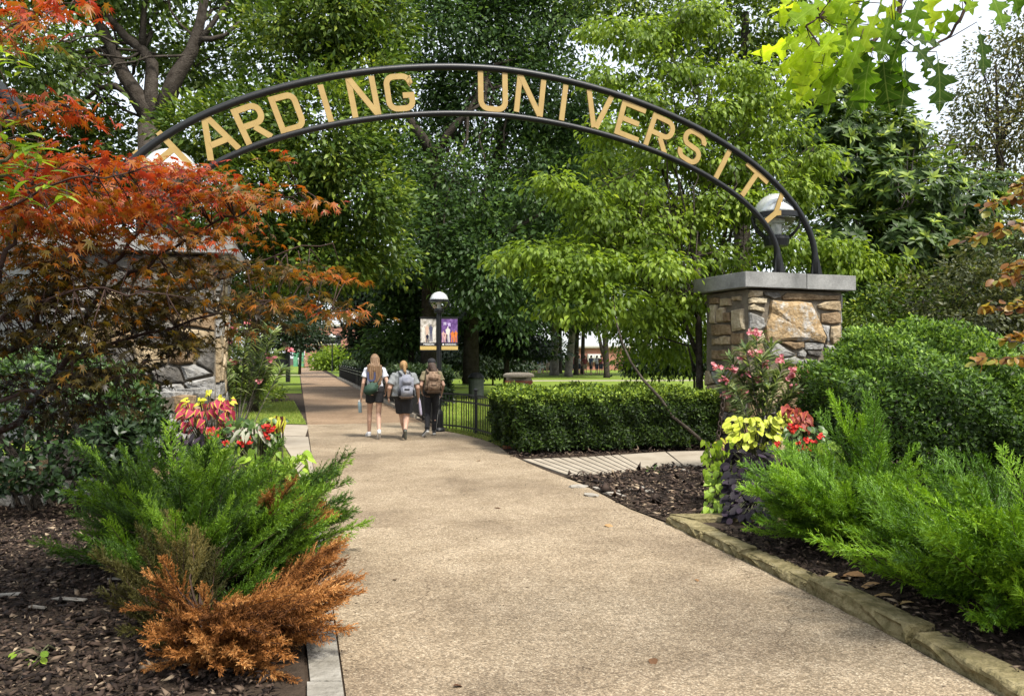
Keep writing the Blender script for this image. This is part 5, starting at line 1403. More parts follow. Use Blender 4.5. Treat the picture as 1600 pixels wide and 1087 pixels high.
# left centre: dense glossy evergreen
Y2 = 22.5
bs = at(395, Y2 + 1, 600); bs.z = 0
mag_lobes = [lob(460, 70, 23, 85, 75), lob(520, 20, 22.5, 80, 60), lob(400, 190, 22, 80, 60), lob(500, 210, 21.5, 90, 90), lob(560, 290, 22, 70, 90), lob(430, 310, 22, 95, 80), lob(500, 400, 22.5, 80, 60), lob(570, 120, 23, 60, 80), lob(320, 205, 23, 70, 40), lob(590, 30, 24, 60, 60), lob(400, 420, 23, 80, 60), lob(540, -40, 23, 90, 50), lob(600, 380, 23.5, 40, 60), lob(330, 330, 24, 70, 80)]
tree('evergreen_tree', 'dense glossy broadleaf evergreen tree left of the centre behind the arch', 'tree', bs, [([bs, at(400, Y2 + 1, 400), at(450, Y2 + 1, 200), at(480, Y2 + 1, 60)], .17, .08)], mag_lobes, M_magL, M_bark, 1350, 44, .50, .18, limbs=10, fork=at(425, Y2 + 1, 300), inner=.5, droop=.0, tmpl=LEAF4, tint=.62)

# centre: dark sweetgum with leaning limb
Y3 = 31
bs = at(672, Y3 + 1, 600); bs.z = 0
B3 = lambda px, py, dy=0: at(px, Y3 + dy, py)
gum_lobes = [lob(700, 60, 32, 120, 80), lob(830, 40, 33, 100, 80), lob(640, 170, 33, 70, 60), lob(760, 170, 33, 100, 70), lob(860, 150, 32, 80, 80), lob(720, 300, 31, 70, 80), lob(660, 370, 30, 70, 70), lob(760, 400, 30, 70, 80), lob(840, 300, 32, 80, 90), lob(900, 230, 33, 70, 80), lob(700, -30, 32, 140, 60), lob(880, -30, 33, 110, 60), lob(640, 280, 32, 60, 70), lob(790, 470, 31, 60, 60), lob(880, 420, 33, 70, 70)]
gum_lines = [([bs, B3(674, 420, 1), B3(676, 300, 1), B3(676, 248, .5)], .42, .33), ([B3(676, 250, .5), B3(664, 220), B3(645, 195), B3(636, 176), B3(628, 120)], .24, .1), ([B3(677, 250, .5), B3(700, 210), B3(735, 170), B3(760, 120)], .2, .08), ([B3(735, 170), B3(765, 140), B3(800, 130)], .1, .04), ([B3(760, 366), B3(800, 360), B3(850, 330)], .16, .06), ([at(735, Y3 + 2, 600), B3(737, 480, 2), B3(740, 380, 2), B3(790, 200, 2), B3(850, 60, 2), B3(905, 0, 2)], .36, .1)]
tree('sweetgum_tree', 'tall dark green sweetgum in the centre behind the globe street lamp', 'tree', bs, gum_lines, gum_lobes, M_dark, M_bark, 1450, 46, .85, .21, limbs=14, fork=lambda: random.choice([B3(676, 250, .5), B3(760, 120), B3(740, 380, 2), B3(850, 60, 2)]), lr=(.08, .02), inner=.35, droop=.45)

# small dark trees with layered branches under it
for px, Y, w, top, lb in ((410, 46, 90, 440, 'dark tree left of the far path behind the pink oleander'), (335, 40, 90, 430, 'dark tree behind the left stone pillar'), (562, 62, 50, 390, 'dark tree over the far path in front of the brick building'), (640, 33, 72, 420, 'low dark layered tree behind the tall long-haired woman'), (468, 74, 62, 345, 'tall dark tree left of the far path, above the brick building'), (590, 40, 50, 400, 'dark shaded tree left of the low layered tree, over the long fence'), (790, 35, 80, 480, 'dark bushy understory tree right of the banners')):
    bs = at(px, Y, 560); bs.z = 0
    if px == 562: px -= 28
    lobes = [lob(px + random.uniform(-w * .6, w * .6), y_, Y, w * random.uniform(.45, .75), 22) for y_ in np.linspace(top + 15, 545 if px not in (562, 534, 468) else (468 if px != 468 else 490), 6)]
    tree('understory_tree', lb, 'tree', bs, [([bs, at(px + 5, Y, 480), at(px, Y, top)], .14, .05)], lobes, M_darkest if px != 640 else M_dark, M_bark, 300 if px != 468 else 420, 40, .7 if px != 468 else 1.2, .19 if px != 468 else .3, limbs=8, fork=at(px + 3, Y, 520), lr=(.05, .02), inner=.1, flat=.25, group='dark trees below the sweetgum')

# right: tall dark evergreen behind the dogwood
Y8 = 27
bs = at(1160, Y8, 600); bs.z = 0
lobes = [lob(1150, 40, Y8, 90, 60), lob(1230, 110, Y8, 60, 70), lob(1200, -30, Y8, 90, 50), lob(1040, 20, 29, 70, 60), lob(960, -10, 29, 80, 50), lob(1290, 240, 27, 80, 70), lob(1100, 150, 28, 90, 80), lob(1200, 250, 28, 90, 80), lob(1330, 330, 28, 80, 60), lob(1030, 300, 29, 90, 80), lob(1150, 380, 29, 110, 80), lob(1330, 440, 27, 90, 60), lob(1060, 460, 30, 90, 60)]
tree('evergreen_tree', 'tall dark evergreen tree rising behind the bright dogwood', 'tree', bs, [([bs, at(1160, Y8, 300), at(1165, Y8, 20)], .4, .12)], lobes, M_magL, M_bark, 850, 42, .8, .19, limbs=10, fork=at(1160, Y8, 330), inner=.4)

# dogwood beside the right pillar
Y5 = 15.6
bs = Vector((3.75, 15.7, 0))
D5 = lambda px, py, dy=0: at(px, Y5 + dy + (1.1 if px > 1000 and py < 400 else 0), py)
dog_lines = [([bs, D5(1093, 600), D5(1092, 520), D5(1090, 430), D5(1095, 330)], .085, .05), ([D5(1092, 560), D5(1060, 480), D5(1030, 440), D5(985, 400)], .05, .02), ([D5(1092, 470), D5(1130, 380), D5(1150, 280), D5(1160, 180)], .05, .02),
 ([D5(1093, 430), D5(1060, 330), D5(1020, 230), D5(1000, 120)], .045, .02), ([Vector((3.72, 14.25, .0)), at(1098, 14.0, 690), at(1078, 13.9, 672), at(1050, 13.8, 650), at(1032, 13.8, 622), at(1004, 13.8, 592), at(986, 13.9, 566), at(972, 14, 535), at(962, 14.2, 500), at(958, 14.4, 460)], .036, .015), ([D5(1085, 580), D5(1075, 540), D5(1010, 520)], .03, .012), ([D5(1060, 480), D5(960, 430), D5(860, 410)], .022, .01), ([D5(1090, 400), D5(1180, 380), D5(1250, 390)], .03, .012), ([D5(1030, 440), D5(990, 330), D5(940, 280)], .022, .01)]
dlob = []
for px, py, rx, rz, dy in ((800, 408, 55, 16, -.8), (860, 400, 65, 24, -.6), (920, 425, 65, 26, -1), (870, 440, 50, 20, -1), (960, 390, 70, 26, -.6), (880, 480, 45, 22, -1.1), (950, 470, 60, 26, -1.1), (1020, 420, 70, 26, -.7), (860, 285, 38, 12, -.3), (900, 310, 48, 18, -.4), (940, 345, 60, 24, -.4), (1000, 300, 60, 26, -.5), (1050, 350, 80, 30, -.7), (960, 210, 45, 25, 0), (1000, 160, 60, 28, 0), (960, 120, 50, 26, .3), (1000, 60, 60, 30, .5), (950, 40, 45, 26, .5), (1060, 110, 60, 30, .2), (1100, 190, 90, 30, -.3), (1180, 160, 70, 26, -.2), (1060, 240, 80, 30, -.4), (1150, 260, 80, 30, -.6), (1210, 210, 60, 26, -.2), (1180, 330, 70, 28, -.6), (1240, 300, 50, 24, 0), (1120, 320, 70, 26, -.9), (1120, 400, 60, 24, -.5), (1260, 390, 55, 22, .4), (1330, 415, 60, 22, .8), (1380, 410, 45, 18, 1), (1020, 500, 50, 24, -.3), (1070, 470, 50, 26, -.2), (1260, 250, 60, 30, .4), (1080, 30, 60, 30, .6), (1220, 380, 45, 20, -.3), (1310, 390, 50, 18, .6), (1000, 370, 60, 22, -1), (930, 250, 30, 14, 0), (1160, 120, 60, 24, .3)):
    ry = rx / F * Y5 * .9
    arch_y = 13.114 / (.9563 - .2924 * (px + rx - 800) / F) if px > 900 and py < 420 else 0     # depth of the arch in that direction
    Yd = max(Y5 + dy, arch_y + ry + .35)
    dlob.append(lob(px, py, Yd, rx, rz, ry))
tree('dogwood_tree', 'bright green dogwood with drooping leaves beside the right pillar', 'tree', bs, dog_lines, dlob, M_dogw, M_bark, 1150, 26, .30, .125, limbs=36, fork=lambda: random.choice([D5(1092, 500), D5(1060, 480), D5(1150, 280), D5(1060, 330), D5(1030, 440), D5(1095, 340)]), lr=(.02, .007), inner=.1, flat=.45, droop=1.0, out_=.55, tmpl=LEAF8, up=.9, jitter=.3)
dlo2 = [lob(1010, 540, 16.6, 60, 40), lob(1060, 520, 16.6, 60, 60), lob(1130, 520, 17, 50, 60), lob(1090, 450, 16.8, 70, 40), lob(980, 500, 16.6, 50, 30)]
crown('crown', M_dogw, [o for o in bpy.data.objects if o.name.startswith('dogwood_tree')][0], dlo2, 150, 26, .3, .12, tmpl=LEAF4, inner=.1, droop=1.0)

# right: magnolia with rosettes of long leaves; each rosette leaf of the front is geometry of its own
Y6 = 18.5
bs = at(1400, Y6 + .6, 640); bs.z = 0
mg = thing('magnolia_tree', 'broad magnolia with whorls of long shiny leaves behind the right pillar', 'tree', bs)
mlob = [lob(1330, 270, 18.5, 80, 60, 1.2), lob(1420, 300, 18, 80, 60, 1.2), lob(1300, 200, 19, 60, 50, 1), lob(1380, 215, 19, 60, 40, 1), lob(1480, 330, 18.5, 80, 50, 1.2), lob(1400, 380, 18, 90, 55, 1.2), lob(1500, 400, 18.5, 70, 50, 1.2), lob(1320, 370, 18.5, 60, 50, 1), lob(1450, 450, 18.6, 90, 50, 1.2), lob(1340, 470, 18.5, 60, 50, 1), lob(1540, 310, 19, 60, 40, 1), lob(1420, 215, 19, 40, 30, .8), lob(1560, 400, 19.5, 70, 60, 1), lob(1290, 130, 19.5, 60, 60, 1)]
b = MB(); branches(b, [([bs, at(1400, Y6 + .6, 500), at(1405, Y6 + .6, 330)], .13, .06)], 8); limbs_to(b, at(1402, Y6 + .6, 480), mlob, 26, .05, .015, .12)
b.build('trunk', M_bark_grey, mg, smooth=True)
C, O, r_ = clumps(mlob, 1250, .35)
nl = 11
ci = np.repeat(np.arange(len(C)), nl)
k_ = np.tile(np.arange(nl), len(C)); az = k_ * 2.4 + rng.random(len(ci)) * .6
axis = norm(O + np.array([0, -.25, .75])); e1 = norm(np.cross(axis, np.array([.3, .9, .1]))); e2 = np.cross(axis, e1)
lift = .15 + .75 * (k_ / nl) + rng.normal(size=len(ci)) * .12
Dm = e1[ci] * np.cos(az)[:, None] + e2[ci] * np.sin(az)[:, None] + axis[ci] * lift[:, None]
Nm = axis[ci] * 1.0 - 0.4 * (e1[ci] * np.cos(az)[:, None] + e2[ci] * np.sin(az)[:, None])
Sm = .27 * (.7 + .5 * rng.random(len(ci))) * (1.1 - .5 * k_ / nl)
topness = np.clip((r_[ci] - .55) * 1.6, 0, 1) * (k_ / nl)          # youngest leaves sit in the middle of the outer whorls
rn = np.clip(.08 + .42 * rng.random(len(ci)) + 1.05 * topness * (rng.random(len(C))[ci] > .25), 0, .99)
pt('crown', leaf_mesh('crown', (LEAF4[0] * np.array([.85, 1, 1]), LEAF4[1]), C[ci], Dm, Nm, Sm, rn), M_magR, mg, kind='stuff')

# older dark leaves deeper inside its crown
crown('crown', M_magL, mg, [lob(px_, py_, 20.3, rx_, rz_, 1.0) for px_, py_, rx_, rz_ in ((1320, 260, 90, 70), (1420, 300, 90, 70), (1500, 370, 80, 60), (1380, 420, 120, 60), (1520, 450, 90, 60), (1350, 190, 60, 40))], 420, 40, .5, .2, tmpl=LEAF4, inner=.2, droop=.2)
# right back: sparse purple-brown tree against the sky
Y7 = 24
bs = at(1560, Y7, 600); bs.z = 0
lobes = [lob(1560, 110, Y7, 60, 60), lob(1530, 200, Y7, 60, 60), lob(1590, 200, Y7, 60, 60), lob(1500, 250, Y7, 40, 40), lob(1600, 60, Y7, 50, 50), lob(1580, 290, Y7, 60, 40), lob(1640, 150, Y7, 60, 90), lob(1510, 150, Y7, 30, 40)]
tree('crape_myrtle', 'sparse purple brown tree standing against the white sky at upper right', 'tree', bs, [([bs, at(1562, Y7, 400), at(1560, Y7, 260), at(1556, Y7, 100)], .12, .03)], lobes, M_crape, M_bark, 400, 24, .55, .13, limbs=9, fork=at(1560, Y7, 310), lr=(.04, .012), inner=.1)

# shrubs in the shade behind the round boxwood
for px, py, Y, rx, rz, lb in ((1500, 480, 15.5, 110, 75, 'olive leaved shrub behind the round clipped boxwood'), (1590, 430, 16.5, 80, 120, 'tall olive shrub at the right edge behind the boxwood'), (1390, 500, 16, 80, 60, 'dark olive shrub between right pillar and boxwood')):
    bs = at(px, Y, 620); bs.z = 0
    tree('shrub', lb, 'shrub', bs, [([bs, at(px, Y, 560), at(px, Y, py)], .05, .02)], [lob(px, py, Y, rx, rz), lob(px, py + rz, Y, rx, rz), lob(px + rx * .3, py + rz * .4, Y - .4, rx * .7, rz * .7)], M_oliv if px > 1400 else M_magL, M_bark, 260, 40, .3, .095, limbs=8, fork=at(px, Y, 590), lr=(.03, .01), inner=.4, group='shrubs behind the boxwood')

# far trees: individual trunks on the lawn
far = [(812, 64, 11, 0), (866, 70, 15, 2), (875, 78, 7, 0), (888, 66, 13, 14), (900, 72, 8, 4), (910, 76, 7, 3), (948, 62, 10, -6), (800, 90, 12, 0), (735, 60, 12, 2), (1010, 70, 10, 0), (640, 75, 12, 0)]
farlabels = ['far trunk with a bare side branch right of the banners', 'thick far trunk right of the pergola', 'slim far trunk right behind the thick one', 'pale grey leaning far trunk right of the pergola', 'dark far trunk right of the leaning pale one', 'slim dark far trunk at the left edge of the brick building', 'dark far tree in front of the brick building with leaning limb', 'far tree behind the pergola group', 'far tree in the dark behind the litter bin', 'far tree between brick building and dogwood', 'far tree behind the long fence hedge']
for (px, Y, w, lean), lb in zip(far, farlabels):
    bs = at(px, Y, 580); bs.z = 0
    top = at(px + lean, Y, 430)
    r0 = w / F * Y / 2
    lobes = [lob(px + lean + random.uniform(-60, 60), random.uniform(380, 500), Y + random.uniform(-4, 4), random.uniform(40, 60), random.uniform(24, 36)) for _ in range(7)] + [lob(px + lean + random.uniform(-70, 70), random.uniform(250, 380), Y, 70, 60) for _ in range(3)]
    ln = [([bs - Vector((0, 0, .1)), bs + Vector((0, 0, .4)), bs.lerp(top, .4), top, at(px + lean * 2, Y, 300)], r0 * 1.15, r0 * .6)]
    if px == 812: ln.append(([at(813, Y, 520), at(822, Y, 510), at(832, Y, 496)], r0 * .35, r0 * .2))
    if px == 948: ln.append(([at(947, Y, 565), at(940, Y, 545), at(934, Y, 515), at(930, Y, 480)], r0 * .7, r0 * .4))
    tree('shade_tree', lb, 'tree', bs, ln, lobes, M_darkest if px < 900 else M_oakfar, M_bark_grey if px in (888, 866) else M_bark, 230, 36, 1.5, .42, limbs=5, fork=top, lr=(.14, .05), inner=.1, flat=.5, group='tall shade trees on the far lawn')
# bushes far away closing the view under the crowns
for px, Y, w, h, lb in ((838, 95, 55, 42, 'round dark bush behind the white pergola'), (700, 42, 75, 60, 'dark evergreen bush behind the banners'), (770, 46, 60, 50, 'dark bush right of the litter bin'), (1030, 40, 60, 26, 'low dark bush behind the right end of the hedge'), (1085, 36, 50, 34, 'dark bush between dogwood stem and right pillar'), (532, 95, 38, 30, 'light green bushes beside the far lamp posts'), (640, 52, 60, 50, 'dark bush over the long fence behind the women')):
    bs = at(px, Y, 575); bs.z = 0
    tree('bush', lb, 'bush', bs, [([bs, at(px, Y, 560)], .06, .03)], [lob(px, 578 - h * .5, Y, w, h * .55), lob(px + w * .5, 582 - h * .4, Y, w * .6, h * .4), lob(px - w * .5, 582 - h * .45, Y, w * .6, h * .45)], M_darkest if px not in (532,) else M_dogw, M_bark, 200, 34, .35 * Y / 30, .10 * Y / 30 + .05, limbs=4, fork=at(px, Y, 565), lr=(.03, .01), inner=.3, group='bushes on the far lawn')

# hedge behind the long fence
def box_hedge(name, label, base, u, n, L, Dp, H, m, dens, size, group=None, stems=True):
    """clipped hedge: u along its face, n outward to the front; leaves on front, top and ends, sparser inside"""
    r = thing(name, label, 'hedge', base, 0, group)
    u, n = Vector(u).normalized(), Vector(n).normalized()
    base = Vector(base)
    U, Nn, Z = np.array(u), np.array(n), np.array([0, 0, 1.0])
    parts = []
    def face(cnt, fn, out_):
        a = rng.random((cnt, 3)); p = fn(a); parts.append((p, np.tile(out_, (cnt, 1))))
    bu = lambda x, y: .05 * np.sin(x * 5.1) + .04 * np.sin(x * 11 + y * 7) + .03 * np.sin(y * 13)
    c1, c2, c3 = int(L * H * dens), int(L * Dp * dens), int(Dp * H * dens)
    B_ = np.array(base)
    lowgap = lambda a: .10 + (H - .10) * a ** .85
    face(c1, lambda a: B_ + U * (a[:, 0:1] * L) + Z * lowgap(a[:, 1:2]) + Nn * (bu(a[:, 0:1] * L, a[:, 1:2] * H) - .16 * a[:, 2:3] ** 2 - .10 * np.clip(a[:, 1:2] * H - H + .25, 0, 1)), Nn)
    face(c2, lambda a: B_ + U * (a[:, 0:1] * L) - Nn * (a[:, 1:2] * Dp) + Z * (H + bu(a[:, 0:1] * L, a[:, 1:2] * 5) - .14 * a[:, 2:3] ** 2), Z)
    face(c3, lambda a: B_ - Nn * (a[:, 0:1] * Dp) + Z * lowgap(a[:, 1:2]) + U * (-.05 + bu(a[:, 0:1] * 3, a[:, 1:2]) + .14 * a[:, 2:3] ** 2), -U)
    face(c3, lambda a: B_ + U * L - Nn * (a[:, 0:1] * Dp) + Z * lowgap(a[:, 1:2]) + U * (.05 - .14 * a[:, 2:3] ** 2), U)
    face(int(c1 * .7), lambda a: B_ + U * (a[:, 0:1] * L) - Nn * Dp + Z * lowgap(a[:, 1:2]), -Nn)
    face(int(c1 * .9), lambda a: B_ + U * (a[:, 0:1] * L) - Nn * (.15 + a[:, 2:3] * (Dp - .2)) + Z * (.18 + (H - .2) * a[:, 1:2]), Nn * 0 + Z)
    P = np.vstack([p for p, _ in parts]); O = np.vstack([o for _, o in parts])
    D = O * .35 + rng.normal(size=P.shape) * .55 + Z * .25
    N = O * .8 + rng.normal(size=P.shape) * .45 + Z * .35
    S = size * (.65 + .7 * rng.random(len(P)))
    rn = .62 * rng.random(len(P)) + (.28 + .25 * rng.random(len(P))) * np.clip((P[:, 2] - base.z - H + .26) * 5, 0, 1)        # paler along the top: new growth, plus light from above put into the tint
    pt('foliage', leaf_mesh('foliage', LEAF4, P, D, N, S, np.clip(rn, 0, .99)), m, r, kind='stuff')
    if stems:
        b = MB()
        for k in range(int(L / .28)):
            p = base + u * (random.random() * L) - n * random.uniform(.12, Dp * .6)
            q = p + Vector((random.uniform(-.15, .15), random.uniform(-.1, .1), H * .75))
            b.tube([p, p.lerp(q, .5) + Vector((random.uniform(-.05, .05), 0, 0)), q], [.016, .012, .007], 5)
            b.tube([p.lerp(q, .25), p.lerp(q, .5) + Vector((random.uniform(-.2, .2), random.uniform(-.1, .1), .15))], [.009, .005], 4)
        b.build('stems', M_bark_grey, r)
    return r
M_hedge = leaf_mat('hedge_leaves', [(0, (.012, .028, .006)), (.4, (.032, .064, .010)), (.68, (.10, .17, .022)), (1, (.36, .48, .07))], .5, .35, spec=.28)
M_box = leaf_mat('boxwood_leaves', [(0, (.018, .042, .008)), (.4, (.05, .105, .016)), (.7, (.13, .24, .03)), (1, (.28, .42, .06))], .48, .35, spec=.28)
ha = math.atan2(.41, 1.0)
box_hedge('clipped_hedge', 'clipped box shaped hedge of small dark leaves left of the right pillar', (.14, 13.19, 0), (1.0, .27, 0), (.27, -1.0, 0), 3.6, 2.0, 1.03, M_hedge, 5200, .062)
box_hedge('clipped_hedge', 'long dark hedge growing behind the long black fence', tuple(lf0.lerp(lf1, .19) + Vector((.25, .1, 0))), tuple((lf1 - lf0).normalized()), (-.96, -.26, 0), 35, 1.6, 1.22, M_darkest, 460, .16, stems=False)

# round boxwood at the right
def mound(name, label, cat, c, R3, m, n, size, group=None, tmpl=LEAF4, low=-.1):
    r = thing(name, label, cat, (c[0], c[1], 0), 0, group)
    u = sph(n); u[:, 2] = np.abs(u[:, 2]) * (1 - low) + low
    u = norm(u)
    lump = 1 + .07 * np.sin(u[:, 0] * 9 + u[:, 2] * 7) + .06 * np.sin(u[:, 1] * 11 + u[:, 0] * 5) + .05 * np.sin(u[:, 2] * 15 + u[:, 0] * 13)
    rad = (1 - .28 * rng.random(n) ** 2.2) * lump
    P = np.array([c[0], c[1], c[2]]) + u * rad[:, None] * np.array(R3)
    P = P[P[:, 2] > .06] if True else P
    u = norm((P - np.array(c)) / np.array(R3)); k = len(P)
    D = u * .45 + rng.normal(size=(k, 3)) * .5 + np.array([0, 0, .2])
    N = u * .8 + rng.normal(size=(k, 3)) * .45 + np.array([0, 0, .4])
    rn = np.clip(.6 * rng.random(k) + (.2 + .3 * rng.random(k)) * np.clip(u[:, 2] * 1.6 - .1, 0, 1), 0, .99)  # brighter towards the top: some new growth, some top light painted into the tint
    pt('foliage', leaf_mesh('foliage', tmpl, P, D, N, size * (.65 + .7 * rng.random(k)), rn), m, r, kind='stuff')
    b = MB()
    for q in range(14):
        a = random.uniform(0, 2 * PI); e = Vector((c[0] + math.cos(a) * R3[0] * .6, c[1] + math.sin(a) * R3[1] * .6, c[2] + R3[2] * random.uniform(.1, .6)))
        s_ = Vector((c[0] + random.uniform(-.3, .3), c[1] + random.uniform(-.3, .3), 0))
        b.tube([s_, s_.lerp(e, .5) + Vector((0, 0, .1)), e], [.025, .018, .008], 5)
    b.build('stems', M_bark, r)
    return r
c_ = at(1435, 10.6, 640)
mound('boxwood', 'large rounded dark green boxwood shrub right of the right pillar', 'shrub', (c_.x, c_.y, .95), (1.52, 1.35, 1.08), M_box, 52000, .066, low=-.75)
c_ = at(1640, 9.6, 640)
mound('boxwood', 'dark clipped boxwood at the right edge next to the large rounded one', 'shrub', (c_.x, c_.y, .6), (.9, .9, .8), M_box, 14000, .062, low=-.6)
# dark glossy shrub at the left under the maple
M_camel = leaf_mat('camellia_leaves', [(0, (.014, .034, .010)), (.55, (.034, .072, .018)), (.85, (.08, .15, .03)), (1, (.14, .24, .05))], .42, .25, spec=.38)
mound('camellia', 'dark glossy camellia shrub under the maple at the left edge', 'shrub', (at(60, 8.6, 0).x, 8.6, .78), (1.25, 1.0, .95), M_camel, 9500, .085, low=-.7)
mound('camellia', 'brighter small shrub against the left pillar under the maple', 'shrub', (at(190, 9.3, 0).x, 9.3, 1.0), (.45, .4, .5), M_camel, 2600, .08, low=-.7)
# ground cover beyond the left lawn
pl = [(LE(29) - .6, 29.2), (-9.6, 29.6), (-15.5, 31), (-17, 44), (LE(44) - 2.2, 44)]
p = rand_poly(pl, 9000); P = np.column_stack([p, .05 + .45 * rng.random(9000) ** 1.5])
D = rng.normal(size=(9000, 3)) + np.array([0, 0, .3]); N = rng.normal(size=(9000, 3)) * .5 + np.array([0, 0, 1])
gc = pt('ground_cover', leaf_mesh('ground_cover', LEAF4, P, D, N, .17 * (.6 + .8 * rng.random(9000))), M_dogw); tag(gc, 'leafy green ground cover in the bed beyond the left lawn', 'ground cover', kind='stuff')

# ================================================================== NEAR PLANTS
def strip_leaf(half, fold=.12, droop=.25, wav=0.0):
    """leaf from a half outline: strips between the midrib and the outline, both sides"""
    v, f = [], []
    def z(x, y): return fold * abs(x) - droop * y * y + wav * math.sin(y * 19) * abs(x)
    n = len(half)
    for x, y in half:
        v += [(0, y if y > 0 else 0, z(0, max(y, 0)) - .01), (x, y, z(x, y)), (-x, y, z(x, y))]
    for i in range(n - 1):
        a, b = 3*i, 3*(i+1)
        f += [(a, a+1, b+1, b), (a, b, b+2, a+2)]
    return T(v, f)
OAK0 = ([(.0,.0),(.03,.08),(.14,.12),(.25,.14),(.20,.18),(.13,.22),(.09,.27),(.12,.31),(.27,.35),(.39,.36),(.34,.41),(.47,.47),(.34,.50),(.22,.51),(.13,.54),(.11,.59),(.16,.63),(.27,.67),(.38,.72),(.29,.75),(.33,.82),(.20,.81),(.12,.84),(.10,.89),(.05,.95),(.003,1)])
OAK = strip_leaf([(x * .82, y) for x, y in OAK0], .30, .42, .12)
HEART = strip_leaf([(.0,.02),(.16,-.06),(.32,.04),(.38,.24),(.31,.5),(.17,.76),(.005,1)], .18, .35, .05)
OVAL = strip_leaf([(.0,.0),(.18,.12),(.33,.34),(.36,.55),(.26,.8),(.005,1)], .15, .2)
LANCE = strip_leaf([(.0,.0),(.09,.15),(.165,.4),(.13,.7),(.002,1)], .2, .25)
NARROW = strip_leaf([(.0,.0),(.06,.2),(.08,.55),(.002,1)], .2, .18)
def maple_leaf():
    tips = [(0, 1.0), (36, .93), (74, .74), (118, .46)]
    pts_ = []
    for k in range(3, -1, -1):
        a, L = tips[k]; pts_.append((a, L))
        if k: pts_.append(((a + tips[k-1][0]) / 2, .25 + .04 * (3 - k)))
    right = [(L * math.sin(math.radians(a)), L * math.cos(math.radians(a)), -.26 * L * L) for a, L in pts_]
    left = [(-x, y, z) for x, y, z in right[:-1]][::-1]
    loop = [(.02, -.06, 0)] + right + left + [(-.02, -.06, 0)]
    v = [(0, 0, .03)] + loop; n = len(loop)
    return T([(x * .55, (y + .06) * .94, z) for x, y, z in v], [(0, 1 + i, 1 + (i + 1) % n) for i in range(n)])
MAPLE = maple_leaf()
def leaf_objs(parent, name, tmpl, P, D, N, S, rn, m, nvar=8, meshes=None):
    """every leaf an object of its own; alike leaves share mesh data"""
    tv, tf = tmpl
    if meshes is None:
        meshes = []
        for k in range(nvar):
            fl = np.concatenate([np.array(f) for f in tf]); sz = np.array([len(f) for f in tf])
            me = np_mesh(name, tv * np.array([1 - .18 * ((k * 7) % 3) / 2, 1, .4 + 1.3 * ((k * 5) % nvar) / nvar]), fl, np.concatenate([[0], np.cumsum(sz)[:-1]]), np.full(len(tf), (k + .5) / nvar))
            me.materials.append(m); meshes.append(me)
    L0 = root_loc(parent)
    D = norm(np.asarray(D, float)); N = np.asarray(N, float)
    for p, d, nn, s, r in zip(P, D, N, S, rn):
        d = Vector(d); x = d.cross(Vector(nn))
        if x.length < 1e-4: x = d.orthogonal()
        x.normalize(); z = x.cross(d)
        o = bpy.data.objects.new(name, meshes[int(min(max(r, 0), .999) * len(meshes))])
        M = Matrix((x, d, z)).transposed().to_4x4()
        M.translation = Vector(p) - L0
        o.parent = parent
        o.matrix_basis = M @ Matrix.Scale(s, 4)
        COL.objects.link(o)
    return meshes

# ---------------------------------------------------------------- red Japanese maple
M_maple = leaf_mat('maple_leaves', [(0, (.030, .022, .012)), (.16, (.065, .055, .013)), (.32, (.15, .105, .016)), (.46, (.28, .13, .016)), (.62, (.38, .115, .014)), (.8, (.36, .05, .013)), (1, (.22, .022, .016))], .45, .4, 1.4, spec=.4)
mp = thing('japanese_maple', 'Japanese maple with layered orange red leaves covering the left pillar', 'tree', (-4.4, 5.6, 0))
mb = MB()
base = Vector((-4.4, 5.6, 0))
K = lambda px, py, Y: at(px, Y, py)
main = [([base, Vector((-4.2, 5.5, .8)), K(-60, 690, 5.2), K(30, 660, 5.0), K(105, 560, 5.0), K(150, 470, 5.0), K(200, 380, 5.0), K(260, 300, 5.0)], .06, .012),
 ([base, Vector((-4.25, 5.3, .9)), K(-40, 600, 4.8), K(40, 520, 4.7), K(100, 440, 4.6), K(130, 340, 4.6), K(150, 270, 4.6)], .05, .01),
 ([K(30, 660, 5.0), K(120, 560, 5.3), K(220, 500, 5.4), K(330, 440, 5.5), K(430, 400, 5.5), K(520, 380, 5.5)], .028, .006),
 ([K(150, 470, 5.0), K(230, 420, 4.8), K(330, 350, 4.8), K(420, 320, 4.8), K(480, 300, 4.8)], .022, .005),
 ([K(105, 560, 5.0), K(230, 520, 4.9), K(340, 490, 4.9), K(430, 470, 4.9), K(540, 485, 4.9)], .022, .005),
 ([K(-60, 600, 4.6), K(0, 420, 4.2), K(40, 330, 4.2), K(60, 220, 4.2)], .03, .008),
 ([K(-60, 380, 4.0), K(0, 330, 4.0), K(80, 290, 4.0), K(200, 270, 4.1)], .02, .006),
 ([K(-70, 560, 4.3), K(20, 480, 4.3), K(140, 450, 4.3), K(260, 460, 4.3)], .022, .006),
 ([K(-80, 640, 4.4), K(40, 610, 4.5), K(160, 600, 4.6), K(260, 560, 4.8)], .025, .006),
 ([K(-120, 120, 3.7), K(-20, 70, 3.6), K(30, 35, 3.6), K(120, 5, 3.6)], .014, .004), ([K(-100, 230, 3.9), K(0, 190, 3.9), K(70, 160, 3.9), K(135, 172, 3.9)], .012, .004)]
branches(mb, [(p_, a_ * .62, b_ * .6) for p_, a_, b_ in main], 7, .03)
